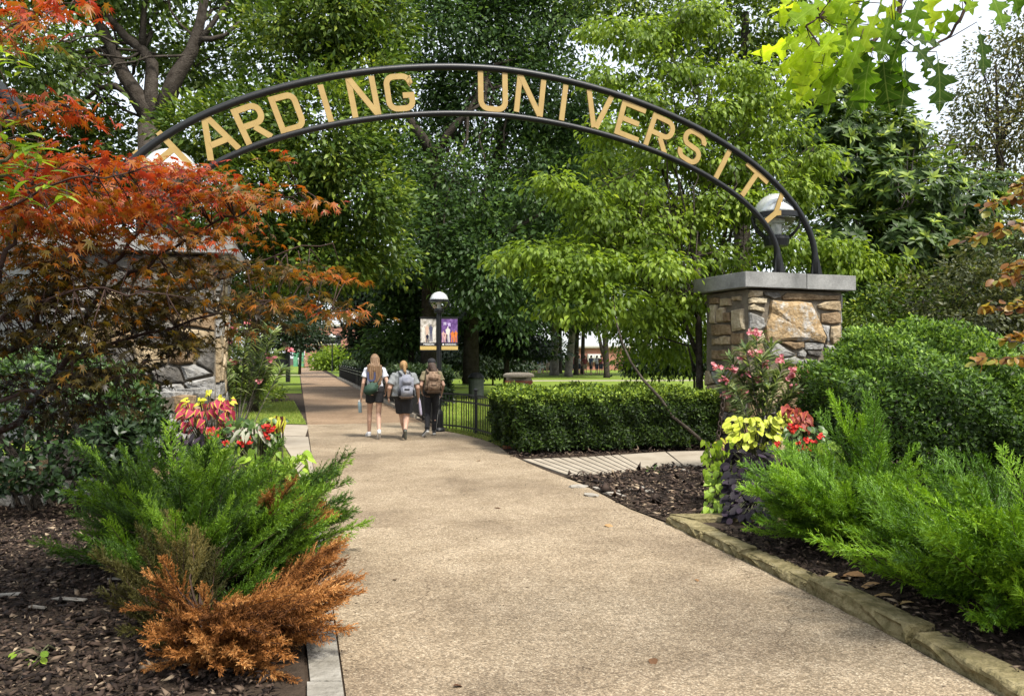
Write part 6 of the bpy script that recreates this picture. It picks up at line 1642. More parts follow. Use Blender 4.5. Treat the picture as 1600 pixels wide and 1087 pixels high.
# the two top sprays join a limb that rises from the same foot
branches(mb, [([base, Vector((-4.3, 4.9, 1.4)), Vector((-3.9, 4.2, 2.4)), K(-120, 120, 3.7)], .04, .014), ([Vector((-3.95, 4.3, 2.3)), K(-100, 230, 3.9)], .02, .012), ([Vector((-4.25, 5.3, .9)), K(-60, 600, 4.6)], .04, .03), ([Vector((-4.3, 4.9, 1.4)), K(-60, 380, 4.0)], .03, .02), ([Vector((-4.3, 4.9, 1.2)), K(-70, 560, 4.3)], .03, .022), ([Vector((-4.25, 5.2, .9)), K(-80, 640, 4.4)], .03, .025)], 7, .04)
# leaf layers: (px, py, half width px, half height px, depth, clusters, redness)
lay = [(60, 265, 90, 16, 4.5, 12, .82), (180, 262, 80, 14, 4.6, 14, .85), (290, 275, 70, 18, 4.9, 14, .80), (120, 310, 110, 22, 4.5, 22, .74), (260, 320, 110, 24, 4.8, 26, .74), (40, 340, 70, 24, 4.3, 14, .66), (380, 300, 60, 12, 4.9, 8, .62), (450, 320, 50, 8, 4.8, 5, .60), (460, 240, 22, 6, 4.8, 1, .7),
 (180, 370, 150, 26, 4.7, 28, .62), (340, 365, 80, 18, 5.0, 13, .58), (40, 400, 80, 26, 4.4, 16, .52), (170, 425, 140, 24, 4.8, 24, .46), (310, 420, 90, 20, 5.1, 15, .42), (430, 425, 90, 14, 5.3, 11, .46), (520, 435, 45, 8, 5.4, 4, .72), (30, 460, 80, 26, 4.4, 14, .36), (150, 480, 140, 24, 4.8, 20, .30), (300, 475, 110, 20, 5.0, 15, .30), (430, 470, 90, 14, 5.0, 10, .42), (520, 490, 40, 8, 4.9, 3, .70), (400, 510, 50, 10, 5.0, 3, .34),
 (60, 530, 110, 26, 4.6, 15, .22), (210, 530, 100, 22, 4.9, 12, .22), (300, 530, 50, 14, 5.0, 4, .25), (60, 590, 110, 26, 4.7, 12, .14), (190, 580, 80, 20, 4.9, 7, .16), (60, 640, 100, 22, 4.8, 8, .10), (180, 630, 60, 16, 5.0, 3, .14),
 (20, 25, 60, 22, 3.6, 5, .72), (100, 12, 40, 12, 3.6, 3, .85), (15, 65, 30, 14, 3.6, 2, .60), (40, 60, 24, 12, 3.6, 1, .5), (60, 165, 45, 14, 3.9, 3, .78), (110, 175, 40, 12, 3.9, 3, .84), (20, 185, 30, 14, 3.9, 2, .66), (120, 222, 25, 8, 4.3, 1, .88), (10, 220, 26, 10, 4.0, 2, .6)]
allbr = [Vector(p) for pts_, _, _ in main for p in wob(pts_, 0, 5)]
P_, D_, N_, S_, R_ = [], [], [], [], []
for px, py, hw, hh, Y, nc, red in lay:
    for _ in range(int(nc * (1.35 if py < 440 else 2.1) + .5)):
        a = random.uniform(-1, 1); c = at(px + hw * a, Y + random.uniform(-.45, .45), py + hh * random.uniform(-1, 1) * (1 - .3 * a * a))
        src = min(allbr, key=lambda q: (q - c).length_squared)
        dist = (c - src).length
        if dist > .08:
            mid = src.lerp(c, .55) + Vector((0, 0, .05 * dist))
            mb.tube([src, mid, c], [.0045, .003, .0015], 4)
        az0 = random.uniform(0, 2 * PI)
        outd = (c - src); outd.z *= .2
        outd = outd.normalized() if outd.length > .02 else Vector((1, 0, 0))
        for k in range(random.randint(11, 17)):
            off = Vector((random.gauss(0, .075), random.gauss(0, .075), random.gauss(0, .022)))
            P_.append(c + off)
            D_.append(outd * .6 + Vector((random.gauss(0, .6), random.gauss(0, .6), random.uniform(-.5, -.02))))
            N_.append(Vector((random.gauss(0, .3), random.gauss(0, .3), 1)))
            S_.append(random.uniform(.045, .092))
            R_.append(min(.99, max(0, random.gauss(red - .06 if py < 375 else red * .72 - .02, .16))))
mb.build('trunk', M_twig, mp, smooth=True)
P_, D_, N_ = np.array([tuple(p) for p in P_]), np.array([tuple(p) for p in D_]), np.array([tuple(p) for p in N_]); S_, R_ = np.array(S_), np.array(R_)
order = np.argsort(-(S_ / P_[:, 1])); big, rest = order[:300], order[300:]
leaf_objs(mp, 'leaf', MAPLE, P_[big], D_[big], N_[big], S_[big], R_[big], M_maple, 12)
pt('leaves', leaf_mesh('leaves', MAPLE, P_[rest], D_[rest], N_[rest], S_[rest], R_[rest]), M_maple, mp, kind='stuff')

# bright lime shrub behind the maple at the left edge
M_lime = leaf_mat('lime_leaves', [(0, (.14, .26, .02)), (.5, (.24, .40, .035)), (1, (.38, .50, .07))], .35, .5, 1.5)
ls = thing('laurel_shrub', 'laurel shrub with bright lime green leaves beside the maple at the left edge', 'shrub', (-4.0, 4.3, 0))
b = MB(); branches(b, [([Vector((-4.0, 4.3, 0)), K(-150, 500, 4.3), K(-90, 340, 3.8), K(-20, 265, 3.65), K(20, 240, 3.65)], .03, .007), ([K(-110, 400, 4.25), K(-90, 200, 3.7), K(-20, 110, 3.6), K(10, 90, 3.6)], .02, .005), ([K(-20, 265, 3.65), K(40, 290, 3.65), K(75, 292, 3.65)], .007, .003)], 7, .02); b.build('trunk', M_stem, ls)
P, D, N = [], [], []
for px, py, n in ((25, 218, 11), (42, 245, 12), (8, 255, 10), (68, 285, 10), (92, 300, 6), (12, 95, 7), (-5, 65, 7), (22, 112, 4), (55, 235, 8), (30, 305, 8), (-10, 290, 10), (8, 200, 6)):
    c = at(px, 3.65 + random.uniform(-.12, .12), py)
    for k in range(n):
        a = k * 2.4; d = Vector((math.cos(a), math.sin(a) * .8, random.uniform(-.3, .5)))
        P.append(tuple(c + Vector((random.gauss(0, .025), random.gauss(0, .03), random.gauss(0, .025))))); D.append(tuple(d)); N.append((random.gauss(0, .3), -.3, 1))
leaf_objs(ls, 'leaf', LANCE, np.array(P), D, N, [random.uniform(.07, .115) for _ in P], [random.random() for _ in P], M_lime)

# ---------------------------------------------------------------- overhanging oak branch, top right
M_oak = leaf_mat('oak_leaves', [(0, (.04, .10, .010)), (.4, (.11, .24, .014)), (.75, (.28, .44, .02)), (1, (.46, .60, .030))], .6, .5, 1.8, spec=.2, veins=7)
ob = thing('red_oak', 'overhanging oak branch with large lobed leaves at upper right', 'tree', (4.2, 2.6, 0))
b = MB()
hub = K(1470, -150, 2.7)
branches(b, [([Vector((4.2, 2.6, 0)), Vector((4.1, 2.65, 2.2)), Vector((3.5, 2.7, 4.2))], .14, .10), ([Vector((3.9, 2.65, 3.3)), Vector((2.8, 2.7, 3.6)), hub], .05, .022), ([hub, K(1420, -40, 2.6), K(1405, 20, 2.6), K(1370, 60, 2.55), K(1330, 100, 2.5)], .014, .004),
 ([K(1420, -40, 2.6), K(1350, -10, 2.5), K(1300, 10, 2.45), K(1260, 40, 2.4)], .009, .003), ([hub, K(1510, -40, 2.75), K(1505, 20, 2.75), K(1480, 60, 2.75), K(1440, 80, 2.7)], .010, .003), ([hub, K(1560, -60, 2.8), K(1590, -10, 2.8)], .01, .004), ([K(1405, 20, 2.6), K(1400, 70, 2.5), K(1400, 110, 2.5)], .005, .002)], 7, .01)
P, D, N, S, R = [], [], [], [], []
def oakleaf(px, py, Y, dx, dz, s, r, dy=0, tw=.25):
    P.append(tuple(at(px, Y, py))); D.append((dx, dy, dz)); tw = .25 if px > 1425 else .75; N.append((random.gauss(0, tw) + (.5 if px < 1400 else 0), -.9 + random.gauss(0, tw), .5 + random.gauss(0, tw))); S.append(s * (.95 if px > 1425 else .82)); R.append(min(.99, max(0, r + random.gauss(0, .12))))
for q in ((1290, 0, 2.35, -.7, -.4, .16, .8), (1270, 15, 2.4, -.9, -.25, .15, .9), (1320, 40, 2.4, -.75, -.65, .18, .75), (1300, 60, 2.4, -.8, -.6, .18, .85), (1330, 75, 2.45, -.5, -.9, .19, .5), (1285, 45, 2.45, -.7, -.3, .16, .7), (1345, 60, 2.4, -.3, -1, .19, .55), (1360, 90, 2.4, -.25, -1, .18, .35), (1310, 100, 2.45, -.5, -.9, .18, .65), (1345, 110, 2.5, -.1, -1, .17, .2), (1380, 95, 2.45, .05, -1, .19, .1), (1390, 50, 2.5, .15, -1, .17, .45), (1410, 30, 2.5, .55, -.6, .16, .2), (1415, 105, 2.55, .0, -1, .18, .1), (1425, 70, 2.6, .5, -.5, .13, .1), (1370, 20, 2.4, -.35, -.9, .17, .9), (1400, -5, 2.45, -.2, -1, .15, .95), (1340, -10, 2.4, -.8, -.4, .16, .9), (1465, 92, 2.7, .15, -1, .185, .02), (1440, 95, 2.72, .4, -.7, .07, .02), (1530, 48, 2.7, .25, -1, .16, .25), (1500, 5, 2.75, -.45, -.75, .13, .4), (1545, -15, 2.7, .35, -.9, .16, .5), (1570, -30, 2.7, .6, -.7, .14, .5), (1500, -25, 2.7, .5, -.9, .12, .6), (1310, 20, 2.5, -.9, -.1, .16, .6), (1260, 60, 2.4, -.55, -.8, .16, .8), (1285, 100, 2.4, -.2, -1, .16, .85), (1300, 130, 2.5, -.15, -1, .14, .3), (1380, 130, 2.6, .2, -1, .13, .2), (1440, -20, 2.5, .3, -.6, .14, .8), (1360, -30, 2.5, -.5, -.6, .16, .95), (1420, 60, 2.65, .9, -.15, .13, .05), (1330, 30, 2.55, -.3, -.8, .17, .5), (1400, 75, 2.55, -.15, -1, .17, .5), (1250, 15, 2.5, -.6, .1, .13, .85), (1275, -20, 2.5, -.9, -.2, .15, .9), (1240, 110, 2.55, -.1, -1, .13, .6)):
    oakleaf(*q, dy=random.uniform(-.25, .15))
for _ in range(34):          # the thick of the spray, leaves hanging down and outward to the lower left
    t = random.random(); px = 1262 + 150 * t + random.gauss(0, 14); py = random.uniform(-20, 120) - 20 * abs(t - .4)
    oakleaf(px, py, 2.5 + random.uniform(-.12, .25), random.uniform(-.75, .1), -1 + random.uniform(0, .5), random.uniform(.12, .18), .85 - .6 * t + random.gauss(0, .15))
tl = [K(1470, -150, 2.7), K(1420, -40, 2.6), K(1405, 20, 2.6), K(1388, 40, 2.57), K(1370, 60, 2.55), K(1350, 80, 2.52), K(1330, 100, 2.5), K(1350, -10, 2.5), K(1325, 0, 2.47), K(1300, 10, 2.45), K(1280, 25, 2.42), K(1260, 40, 2.4), K(1510, -40, 2.75), K(1505, 20, 2.75), K(1480, 60, 2.75), K(1440, 80, 2.7), K(1560, -60, 2.8), K(1590, -10, 2.8), K(1400, 70, 2.5), K(1400, 110, 2.5)]
for p, d in zip(P, D):       # petioles back to the nearest twig
    p, d = Vector(p), Vector(d).normalized(); q = min(tl, key=lambda t_: (t_ - p).length)
    b.tube([p, p - d * min(.03, (q - p).length * .4), q.lerp(p, .1), q], [.0012, .0014, .0018, .0022], 4)
b.build('trunk', M_twig, ob, smooth=True)
leaf_objs(ob, 'leaf', OAK, np.array(P), D, N, S, R, M_oak, 10)
# more of the same crown above the frame, so that the branch is lit as under a tree
C, O, r_ = clumps([(3.0, 2.6, 4.6, 1.5, 1.0, .6)], 60, .3)
n = 60 * 6; ci = np.repeat(np.arange(60), 6)
pt('crown', leaf_mesh('crown', OAK, C[ci] + rng.normal(size=(n, 3)) * .16, rng.normal(size=(n, 3)) + np.array([0, 0, -.4]), rng.normal(size=(n, 3)) * .4 + np.array([0, 0, 1]), .15 * (.7 + .5 * rng.random(n))), M_oak, ob, kind='stuff')

# ---------------------------------------------------------------- yellow bronze leaved shrub at the right edge
M_bronze = leaf_mat('bronze_leaves', [(0, (.13, .055, .03)), (.35, (.30, .13, .035)), (.65, (.38, .22, .04)), (.85, (.34, .28, .06)), (1, (.24, .28, .06))], .4, .45, 1.4)
bz = thing('redbud_tree', 'arching twigs of yellow bronze rounded leaves at the right edge', 'tree', (4.6, 5.6, 0))
b = MB()
tw = [[Vector((4.6, 5.6, 0)), K(1780, 560, 5.4), K(1700, 480, 5.3)], [K(1700, 480, 5.3), K(1640, 330, 5.2), K(1590, 300, 5.2), K(1540, 325, 5.2)], [K(1700, 480, 5.3), K(1640, 350, 5.1), K(1580, 350, 5.1), K(1510, 375, 5.1)], [K(1700, 480, 5.3), K(1650, 400, 5), K(1600, 410, 5.0), K(1575, 425, 5.0)], [K(1700, 500, 5.3), K(1640, 470, 5.0), K(1590, 478, 5.0), K(1540, 478, 5.0)], [K(1720, 520, 5.3), K(1650, 540, 5.0), K(1600, 560, 4.9), K(1530, 562, 4.9)], [K(1700, 480, 5.3), K(1660, 300, 5.2), K(1620, 280, 5.2), K(1590, 290, 5.2)], [K(1720, 520, 5.3), K(1640, 510, 5.0), K(1600, 520, 5.0), K(1570, 530, 5.0)], [K(1640, 430, 5), K(1590, 430, 5), K(1550, 440, 5)]]
branches(b, [(t, .05 if k == 0 else .009, .02 if k == 0 else .002) for k, t in enumerate(tw)], 6, .012)
P, D, N, S, R = [], [], [], [], []
for t in tw[1:]:
    W_ = wob(t[1:], .01, 5)
    for i, p in enumerate(W_):
        if p.x > 3.75: continue
        for k in range(4 if i % 3 else 5):
            P.append(tuple(p + Vector((random.gauss(0, .02), random.gauss(0, .03), random.gauss(0, .012))))); D.append((random.uniform(-1, .3), random.uniform(-.8, .4), random.uniform(-.7, .25)))
            N.append((random.gauss(0, .5), random.gauss(-.3, .4), 1)); S.append(random.uniform(.045, .08)); R.append(random.random())
b.build('trunk', M_twig, bz)
leaf_objs(bz, 'leaf', OVAL, np.array(P), D, N, S, R, M_bronze, 8)

# ---------------------------------------------------------------- junipers
def plume(n_side=36):
    """one feathery spray, one unit long along +y, nodding at the tip: base points, directions and sizes of the scale shoots"""
    P, D, S = [], [], []
    stem = lambda t: np.array([.035 * math.sin(t * 5), t, .20 * t * t - .10 * t ** 4])
    for i in range(n_side):
        t = .06 + .92 * i / n_side
        o = stem(t)
        L = (.33 * (1 - t) ** .75 * (1 - .55 * math.exp(-t * 7)) + .07) * random.uniform(.65, 1.15)
        sg = -1 if i % 2 else 1
        a = math.radians(random.uniform(20, 40)); roll = random.uniform(-.75, .75)
        d = np.array([sg * math.sin(a) * math.cos(roll), math.cos(a), math.sin(a) * math.sin(roll) + .15])
        k = max(5, int(L / .014))
        for j in range(k):
            u = (j + .4) / k
            c = o + d * L * u + np.array([-sg * .05 * L * u * u, .10 * L * u * u, .16 * L * u * u])
            for w in range(2):
                q = d * .9 + rng.normal(size=3) * .38; q /= np.linalg.norm(q)
                P.append(c); D.append(q); S.append(.052 * (1.25 - .6 * u) * random.uniform(.7, 1.25))
    for j in range(14):
        t = .86 + .01 * j
        P.append(stem(t)); q = np.array([rng.normal() * .3, 1, .1 + rng.normal() * .3]); D.append(q / np.linalg.norm(q)); S.append(.055)
    return np.array(P), np.array(D), np.array(S)
PLUMES = [plume() for _ in range(4)]
SPRAY_CACHE = {}
def spray_meshes(m):
    if m.name not in SPRAY_CACHE:
        L_ = []
        for p, d, s_ in PLUMES:
            for bt in (.02, .2, .36, .54):
                k = len(p); nn = np.tile(np.array([0, 0, 1.0]), (k, 1)) + rng.normal(size=(k, 3)) * .6
                me = leaf_mesh('spray', NEEDLE, p, d, nn, s_, np.clip(bt + .42 * rng.random(k) * (.35 + .65 * p[:, 1]), 0, .99))
                st = MB().tube([(.035 * math.sin(t * 5), t, .20 * t * t - .10 * t ** 4) for t in (0, .25, .5, .75, .95)], [.010, .008, .006, .004, .002], 4)
                me.materials.append(m); L_.append(me)
        SPRAY_CACHE[m.name] = L_
    return SPRAY_CACHE[m.name]
def juniper(name, label, base, sprays, m, group=None, part='spray', root=None, bark=M_twig, wid=1.0):
    """sprays: (foot, direction, length); every spray is a part of the bush and shares its mesh with its like"""
    r = root or thing(name, label, 'shrub', base, 0, group)
    ms = spray_meshes(m); b = MB(); L0 = root_loc(r)
    for foot, d, L in sprays:
        d = Vector(d).normalized(); foot = Vector(foot)
        x = d.cross(Vector((0, 0, 1)))
        x = x.normalized() if x.length > 1e-3 else Vector((1, 0, 0))
        z = x.cross(d); ro = random.uniform(-.6, .6)
        x2 = x * math.cos(ro) + z * math.sin(ro); z2 = z * math.cos(ro) - x * math.sin(ro)
        M = Matrix((x2, d, z2)).transposed().to_4x4(); M.translation = foot - L0
        o = bpy.data.objects.new(part, random.choice(ms)); o.parent = r
        wd = random.uniform(.95, 1.3)
        o.matrix_basis = M @ Matrix.Diagonal((L * wd, L, L * wd, 1)); COL.objects.link(o)
        g0 = Vector(base).lerp(foot, .55); g0.z = .0
        st = [g0, foot] + [foot + M.to_3x3() @ Vector((.035 * math.sin(t * 5), t, .20 * t * t - .10 * t ** 4)) * L for t in (.3, .6, .9)]
        b.tube(wob(st[:2], .025, 4)[:-1] + st[1:], [.009, .008, .007, .006, .005, .004, .003, .0015][:len(wob(st[:2], 0, 4)) - 1 + 4], 5)
    b.build('stems', bark, r)
    return r
def fan(base, n, lens, elev, az=(0, 2 * PI), spread=.45, up=.5, bias=(0, 0, 0)):
    res = []
    for _ in range(n):
        a = random.uniform(*az); e = math.radians(random.uniform(*elev)); L = random.uniform(*lens)
        d = Vector((math.cos(a) * math.cos(e), math.sin(a) * math.cos(e), math.sin(e))) + Vector(bias)
        t = random.random() ** .7
        foot = Vector(base) + Vector((math.cos(a), math.sin(a), 0)) * spread * t + Vector((0, 0, up * random.random()))
        res.append((foot, d, L))
    return res
M_jun = leaf_mat('juniper_green', [(0, (.022, .058, .008)), (.45, (.09, .19, .014)), (.8, (.19, .34, .020)), (1, (.28, .42, .035))], .5, .3, 1.3, spec=.35)
M_jun2 = leaf_mat('juniper_bright', [(0, (.035, .10, .010)), (.45, (.13, .28, .014)), (.8, (.24, .43, .022)), (1, (.34, .52, .04))], .5, .3, 1.3, spec=.35)
M_dead = leaf_mat('juniper_dead', [(0, (.09, .034, .012)), (.35, (.27, .105, .028)), (.7, (.47, .20, .055)), (1, (.62, .36, .14))], .7, .25, 1.1, spec=.2)
jb = (-2.50, 6.4, .02)
sp_ = fan(jb, 56, (.48, .80), (15, 52), spread=.45, up=.40, bias=(.16, 0, .1)) + fan(jb, 34, (.42, .70), (5, 40), (-PI, 0), .55, .44) + fan(jb, 16, (.5, .75), (40, 70), spread=.40, up=.4, bias=(.3, 0, 0)) + fan((-2.12, 6.6, .02), 26, (.5, .78), (15, 45), (-.6, 1.2), .24, .45, (.35, 0, 0)) + fan((-2.85, 6.35, .05), 16, (.32, .5), (20, 60), (2.0, 4.2), .2, .35)
jl = juniper('juniper', 'feathery green juniper with rusty dead tips left of the path', jb, sp_, M_jun, 'junipers in the flower beds')
sp2 = fan((-2.18, 5.5, .03), 54, (.38, .62), (10, 62), spread=.36, up=.46) + fan((-1.85, 5.5, .05), 26, (.40, .62), (15, 50), (-1.2, .8), .2, .45, (.25, 0, 0)) + fan((-2.0, 5.0, .03), 40, (.32, .5), (15, 60), spread=.28, up=.42)
juniper(None, None, jb, sp2, M_jun, root=jl)
juniper(None, None, jb, fan((-1.74, 5.75, .36), 14, (.28, .46), (5, 40), (-1.4, .5), .15, .2), M_dead, part='dead_spray', root=jl)
jd = (-1.58, 4.40, .02)
sp_ = fan(jd, 40, (.30, .52), (0, 30), (-2.0, .8), .24, .28, (.18, 0, -.05)) + fan(jd, 30, (.34, .56), (-20, 18), (-1.6, .5), .24, .30, (.2, -.05, 0)) + fan((-1.46, 4.62, .14), 20, (.34, .50), (12, 40), (-.9, .9), .12, .2, (.35, 0, 0)) + fan((-1.62, 4.3, .02), 22, (.22, .38), (0, 50), (-2.8, -.6), .18, .36)
jdr = juniper('juniper', 'dead rust brown juniper spilling over the path edge in the left foreground', jd, sp_, M_dead, 'junipers in the flower beds')
M_jund = leaf_mat('juniper_fading', [(0, (.035, .04, .012)), (.6, (.10, .09, .022)), (1, (.20, .14, .04))], .6, .25, 1.1, spec=.2)
juniper(None, None, jd, fan((-1.86, 4.6, .03), 46, (.26, .46), (5, 65), (1.4, 5.0), .24, .36), M_jund, part='fading_spray', root=jdr)
ja = (2.86, 6.55, .07)
sp_ = fan(ja, 46, (.46, .78), (12, 44), (1.2, 5.0), spread=.34, up=.36, bias=(-.25, -.05, .08)) + fan(ja, 30, (.45, .7), (0, 28), (2.0, 5.0), .42, .34, (-.15, 0, 0)) + fan(ja, 14, (.42, .64), (40, 70), spread=.3, up=.4, bias=(-.15, 0, 0)) + fan(ja, 16, (.45, .7), (15, 50), (-1.2, 1.2), .3, .35)
juniper('juniper', 'bright green juniper behind the middle of the stone kerb, left of the other', ja, sp_, M_jun2, 'junipers in the flower beds')
jc = (3.22, 4.85, .07)
sp_ = fan(jc, 60, (.55, .92), (10, 42), (1.4, 4.8), spread=.46, up=.34, bias=(-.25, -.05, .06)) + fan(jc, 40, (.46, .78), (-4, 24), (2.0, 4.8), .46, .32, (-.2, 0, 0)) + fan((3.5, 5.4, .07), 32, (.42, .68), (18, 50), (1.2, 4.6), .4, .3, (-.2, 0, 0)) + fan(jc, 16, (.4, .6), (30, 60), (-1.5, 1.2), .4, .35) + fan((4.0, 6.0, .07), 34, (.45, .7), (15, 60), (.5, 5.2), .5, .35)
juniper('juniper', 'bright spreading juniper in the right foreground corner by the kerb', jc, sp_, M_jun2, 'junipers in the flower beds')
je = (3.55, 8.0, .07)
sp_ = fan(je, 18, (.5, .85), (50, 82), spread=.14, up=.55, bias=(-.2, 0, 0)) + fan(je, 18, (.45, .7), (15, 50), spread=.28, up=.35)
juniper('juniper', 'taller upright green juniper in front of the rounded boxwood', je, sp_, M_jun2, 'junipers in the flower beds')

# ---------------------------------------------------------------- oleanders
M_oleaf = leaf_mat('oleander_leaves', [(0, (.09, .15, .05)), (.5, (.17, .25, .085)), (1, (.32, .38, .17))], .5, .4, 1.4)
M_pink = leaf_mat('pink_petals', [(0, (.55, .11, .16)), (.5, (.72, .22, .27)), (1, (.85, .45, .47))], .6, .4, 1.1, spec=.2)
PETAL = T([(0,0,0),(-.42,.55,.1),(0,.6,.02),(.42,.55,.1),(-.25,.95,.1),(.25,.95,.1)], [(0,2,1),(0,3,2),(1,2,4),(2,3,5),(2,5,4)])
def flower(parent, c, n, s, m, name='flower_cluster'):
    """a head of several five petalled blossoms"""
    P, D, N = [], [], []
    for _ in range(n):
        o = Vector(c) + Vector((random.gauss(0, s * .55), random.gauss(0, s * .55), random.gauss(0, s * .4)))
        ax = Vector((random.gauss(0, .5), random.gauss(-.6, .4), random.uniform(.3, 1))).normalized(); x = ax.orthogonal().normalized(); y = ax.cross(x)
        for k in range(5):
            a = 2 * PI * k / 5; P.append(tuple(o)); D.append(tuple(x * math.cos(a) + y * math.sin(a) + ax * .35)); N.append(tuple(ax))
    k = len(P)
    return pt(name, leaf_mesh(name, PETAL, np.array(P), np.array(D), np.array(N), np.full(k, s * .62) * (.8 + .4 * rng.random(k))), m, parent)
def oleander(base, tips, label, fl, nl, ll):
    r = thing('oleander', label, 'shrub', base, 0, 'pink flowering oleanders')
    b = MB(); P, D, N = [], [], []
    fork = Vector(base) + Vector((0, 0, .45))
    for k, t in enumerate(tips):
        t = Vector(t); f0 = fork + Vector((random.uniform(-.05, .05), random.uniform(-.05, .05), random.uniform(-.35, .15)))
        mid = f0.lerp(t, .5) + Vector((0, 0, .06)); W_ = [f0, mid, t]
        b.tube([Vector(base) + Vector((random.uniform(-.05, .05), random.uniform(-.05, .05), 0)), f0, mid, t], [.013, .010, .008, .004], 6)
        for q in range(nl):
            u = 1 - random.random() ** 1.6 * .6
            p = (f0.lerp(mid, u * 2) if u < .5 else mid.lerp(t, u * 2 - 1)); a = q * 2.1 + random.random()
            ax = (t - mid).normalized(); x = ax.orthogonal().normalized(); y = ax.cross(x)
            P.append(tuple(p)); D.append(tuple((x * math.cos(a) + y * math.sin(a)) * random.uniform(.5, 1) + ax * random.uniform(.3, .9))); N.append(tuple(ax + Vector((random.gauss(0, .2), -.2, .3))))
    b.build('stems', M_bark_grey, r)
    P = np.array(P); S = ll * (.65 + .6 * rng.random(len(P)))
    idx = rng.permutation(len(P)); big, rest = idx[:260], idx[260:]
    D, N = np.array(D), np.array(N)
    leaf_objs(r, 'leaf', NARROW, P[big], D[big], N[big], S[big], rng.random(len(big)), M_oleaf, 6)
    if len(rest): pt('leaves', leaf_mesh('leaves', NARROW, P[rest], D[rest], N[rest], S[rest]), M_oleaf, r, kind='stuff')
    for c in fl: flower(r, c, random.randint(8, 12), .055, M_pink)
    return r
Yo = 11.2
tipsR = [at(px, Yo + random.uniform(-.35, .35), py) for px, py in ((1182, 525), (1165, 545), (1205, 540), (1140, 555), (1190, 560), (1225, 565), (1160, 580), (1245, 580), (1130, 585), (1215, 590), (1180, 590), (1260, 595), (1150, 610), (1200, 605), (1240, 610), (1135, 605))]
oleander(at(1192, Yo, 0).to_2d().to_3d() + Vector((0, 0, .05)), tipsR, 'pink flowering oleander in front of the right stone pillar', [at(px, Yo - .15, py) for px, py in ((1173, 521), (1184, 522), (1162, 561), (1184, 551), (1173, 553), (1193, 570), (1143, 577), (1170, 585), (1187, 594), (1240, 578), (1236, 588), (1258, 582), (1238, 604), (1136, 614), (1121, 572), (1248, 614), (1160, 612), (1218, 563), (1132, 594))], 110, .19)
Yl = 12.6
tipsL = [at(px, Yl + random.uniform(-.4, .4), py) for px, py in ((360, 515), (385, 520), (410, 530), (345, 540), (430, 550), (370, 550), (400, 555), (440, 575), (350, 570), (415, 580), (380, 585), (425, 560), (425, 520))]
oleander(at(372, Yl, 0).to_2d().to_3d(), tipsL, 'pink flowering oleander beside the left stone pillar', [at(px, Yl - .2, py) for px, py in ((366, 514), (388, 505), (352, 531), (358, 533), (453, 547), (422, 560), (365, 566), (405, 595), (330, 597))], 115, .21)

# ---------------------------------------------------------------- bedding plants
def coleus_mat(name, mid, rim, w):
    """leaf surface with a coloured heart and a rim of another colour"""
    m, n, l, o = new_mat(name)
    tc = n.new('ShaderNodeTexCoord'); sx = n.new('ShaderNodeSeparateXYZ'); l.new(tc.outputs['Object'], sx.inputs[0])
    ab = n.new('ShaderNodeMath'); ab.operation = 'ABSOLUTE'; l.new(sx.outputs['X'], ab.inputs[0])
    # distance-like measure: |x| / (a + b y) plus y
    y2 = n.new('ShaderNodeMath'); y2.operation = 'MULTIPLY_ADD'; y2.inputs[1].default_value = -.36; y2.inputs[2].default_value = .44; l.new(sx.outputs['Y'], y2.inputs[0])
    dv = n.new('ShaderNodeMath'); dv.operation = 'DIVIDE'; l.new(ab.outputs[0], dv.inputs[0]); l.new(y2.outputs[0], dv.inputs[1])
    nz = n.new('ShaderNodeTexNoise'); nz.inputs['Scale'].default_value = 14; l.new(tc.outputs['Object'], nz.inputs['Vector'])
    ad = n.new('ShaderNodeMath'); ad.operation = 'MULTIPLY_ADD'; ad.inputs[1].default_value = .5; l.new(nz.outputs['Fac'], ad.inputs[0]); l.new(dv.outputs[0], ad.inputs[2])
    r = ramp_of(n, [(max(0, w - .12), mid), (w + .12, rim)]); l.new(ad.outputs[0], r.inputs[0])
    b = n.new('ShaderNodeBsdfPrincipled'); l.new(r.outputs[0], b.inputs['Base Color']); b.inputs['Roughness'].default_value = .5; b.inputs['Specular IOR Level'].default_value = .3
    tr = n.new('ShaderNodeBsdfTranslucent'); l.new(r.outputs[0], tr.inputs['Color'])
    mx = n.new('ShaderNodeMixShader'); mx.inputs[0].default_value = .3; l.new(b.outputs[0], mx.inputs[1]); l.new(tr.outputs[0], mx.inputs[2]); l.new(mx.outputs[0], o.inputs['Surface'])
    return m
M_col_mag = coleus_mat('coleus_magenta', (.36, .035, .075), (.50, .34, .05), 1.10)
M_col_yel = coleus_mat('coleus_yellow', (.50, .45, .03), (.52, .52, .05), .6)
M_col_rust = coleus_mat('coleus_rust', (.24, .035, .028), (.40, .13, .04), 1.05)
M_col_lime = coleus_mat('coleus_lime', (.36, .42, .03), (.48, .52, .06), .7)
M_col_dark = coleus_mat('coleus_dark_heart', (.07, .012, .015), (.50, .50, .05), .62)
M_vine = leaf_mat('sweet_potato_lime', [(0, (.16, .30, .02)), (.5, (.26, .42, .03)), (1, (.38, .54, .06))], .5, .4, 1.4, veins=5)
M_purple = leaf_mat('sweet_potato_purple', [(0, (.008, .007, .010)), (.6, (.018, .014, .020)), (1, (.032, .022, .034))], .6, .05, spec=.12)
M_redfl = leaf_mat('red_petals', [(0, (.45, .015, .012)), (1, (.70, .04, .025))], .5, .35, 1.0, spec=.3)
M_green = leaf_mat('green_bedding', [(0, (.04, .09, .02)), (.6, (.09, .17, .035)), (1, (.20, .30, .09))], .38, .35)
M_silver = leaf_mat('pale_leaves', [(0, (.28, .30, .20)), (1, (.45, .46, .36))], .5, .3)
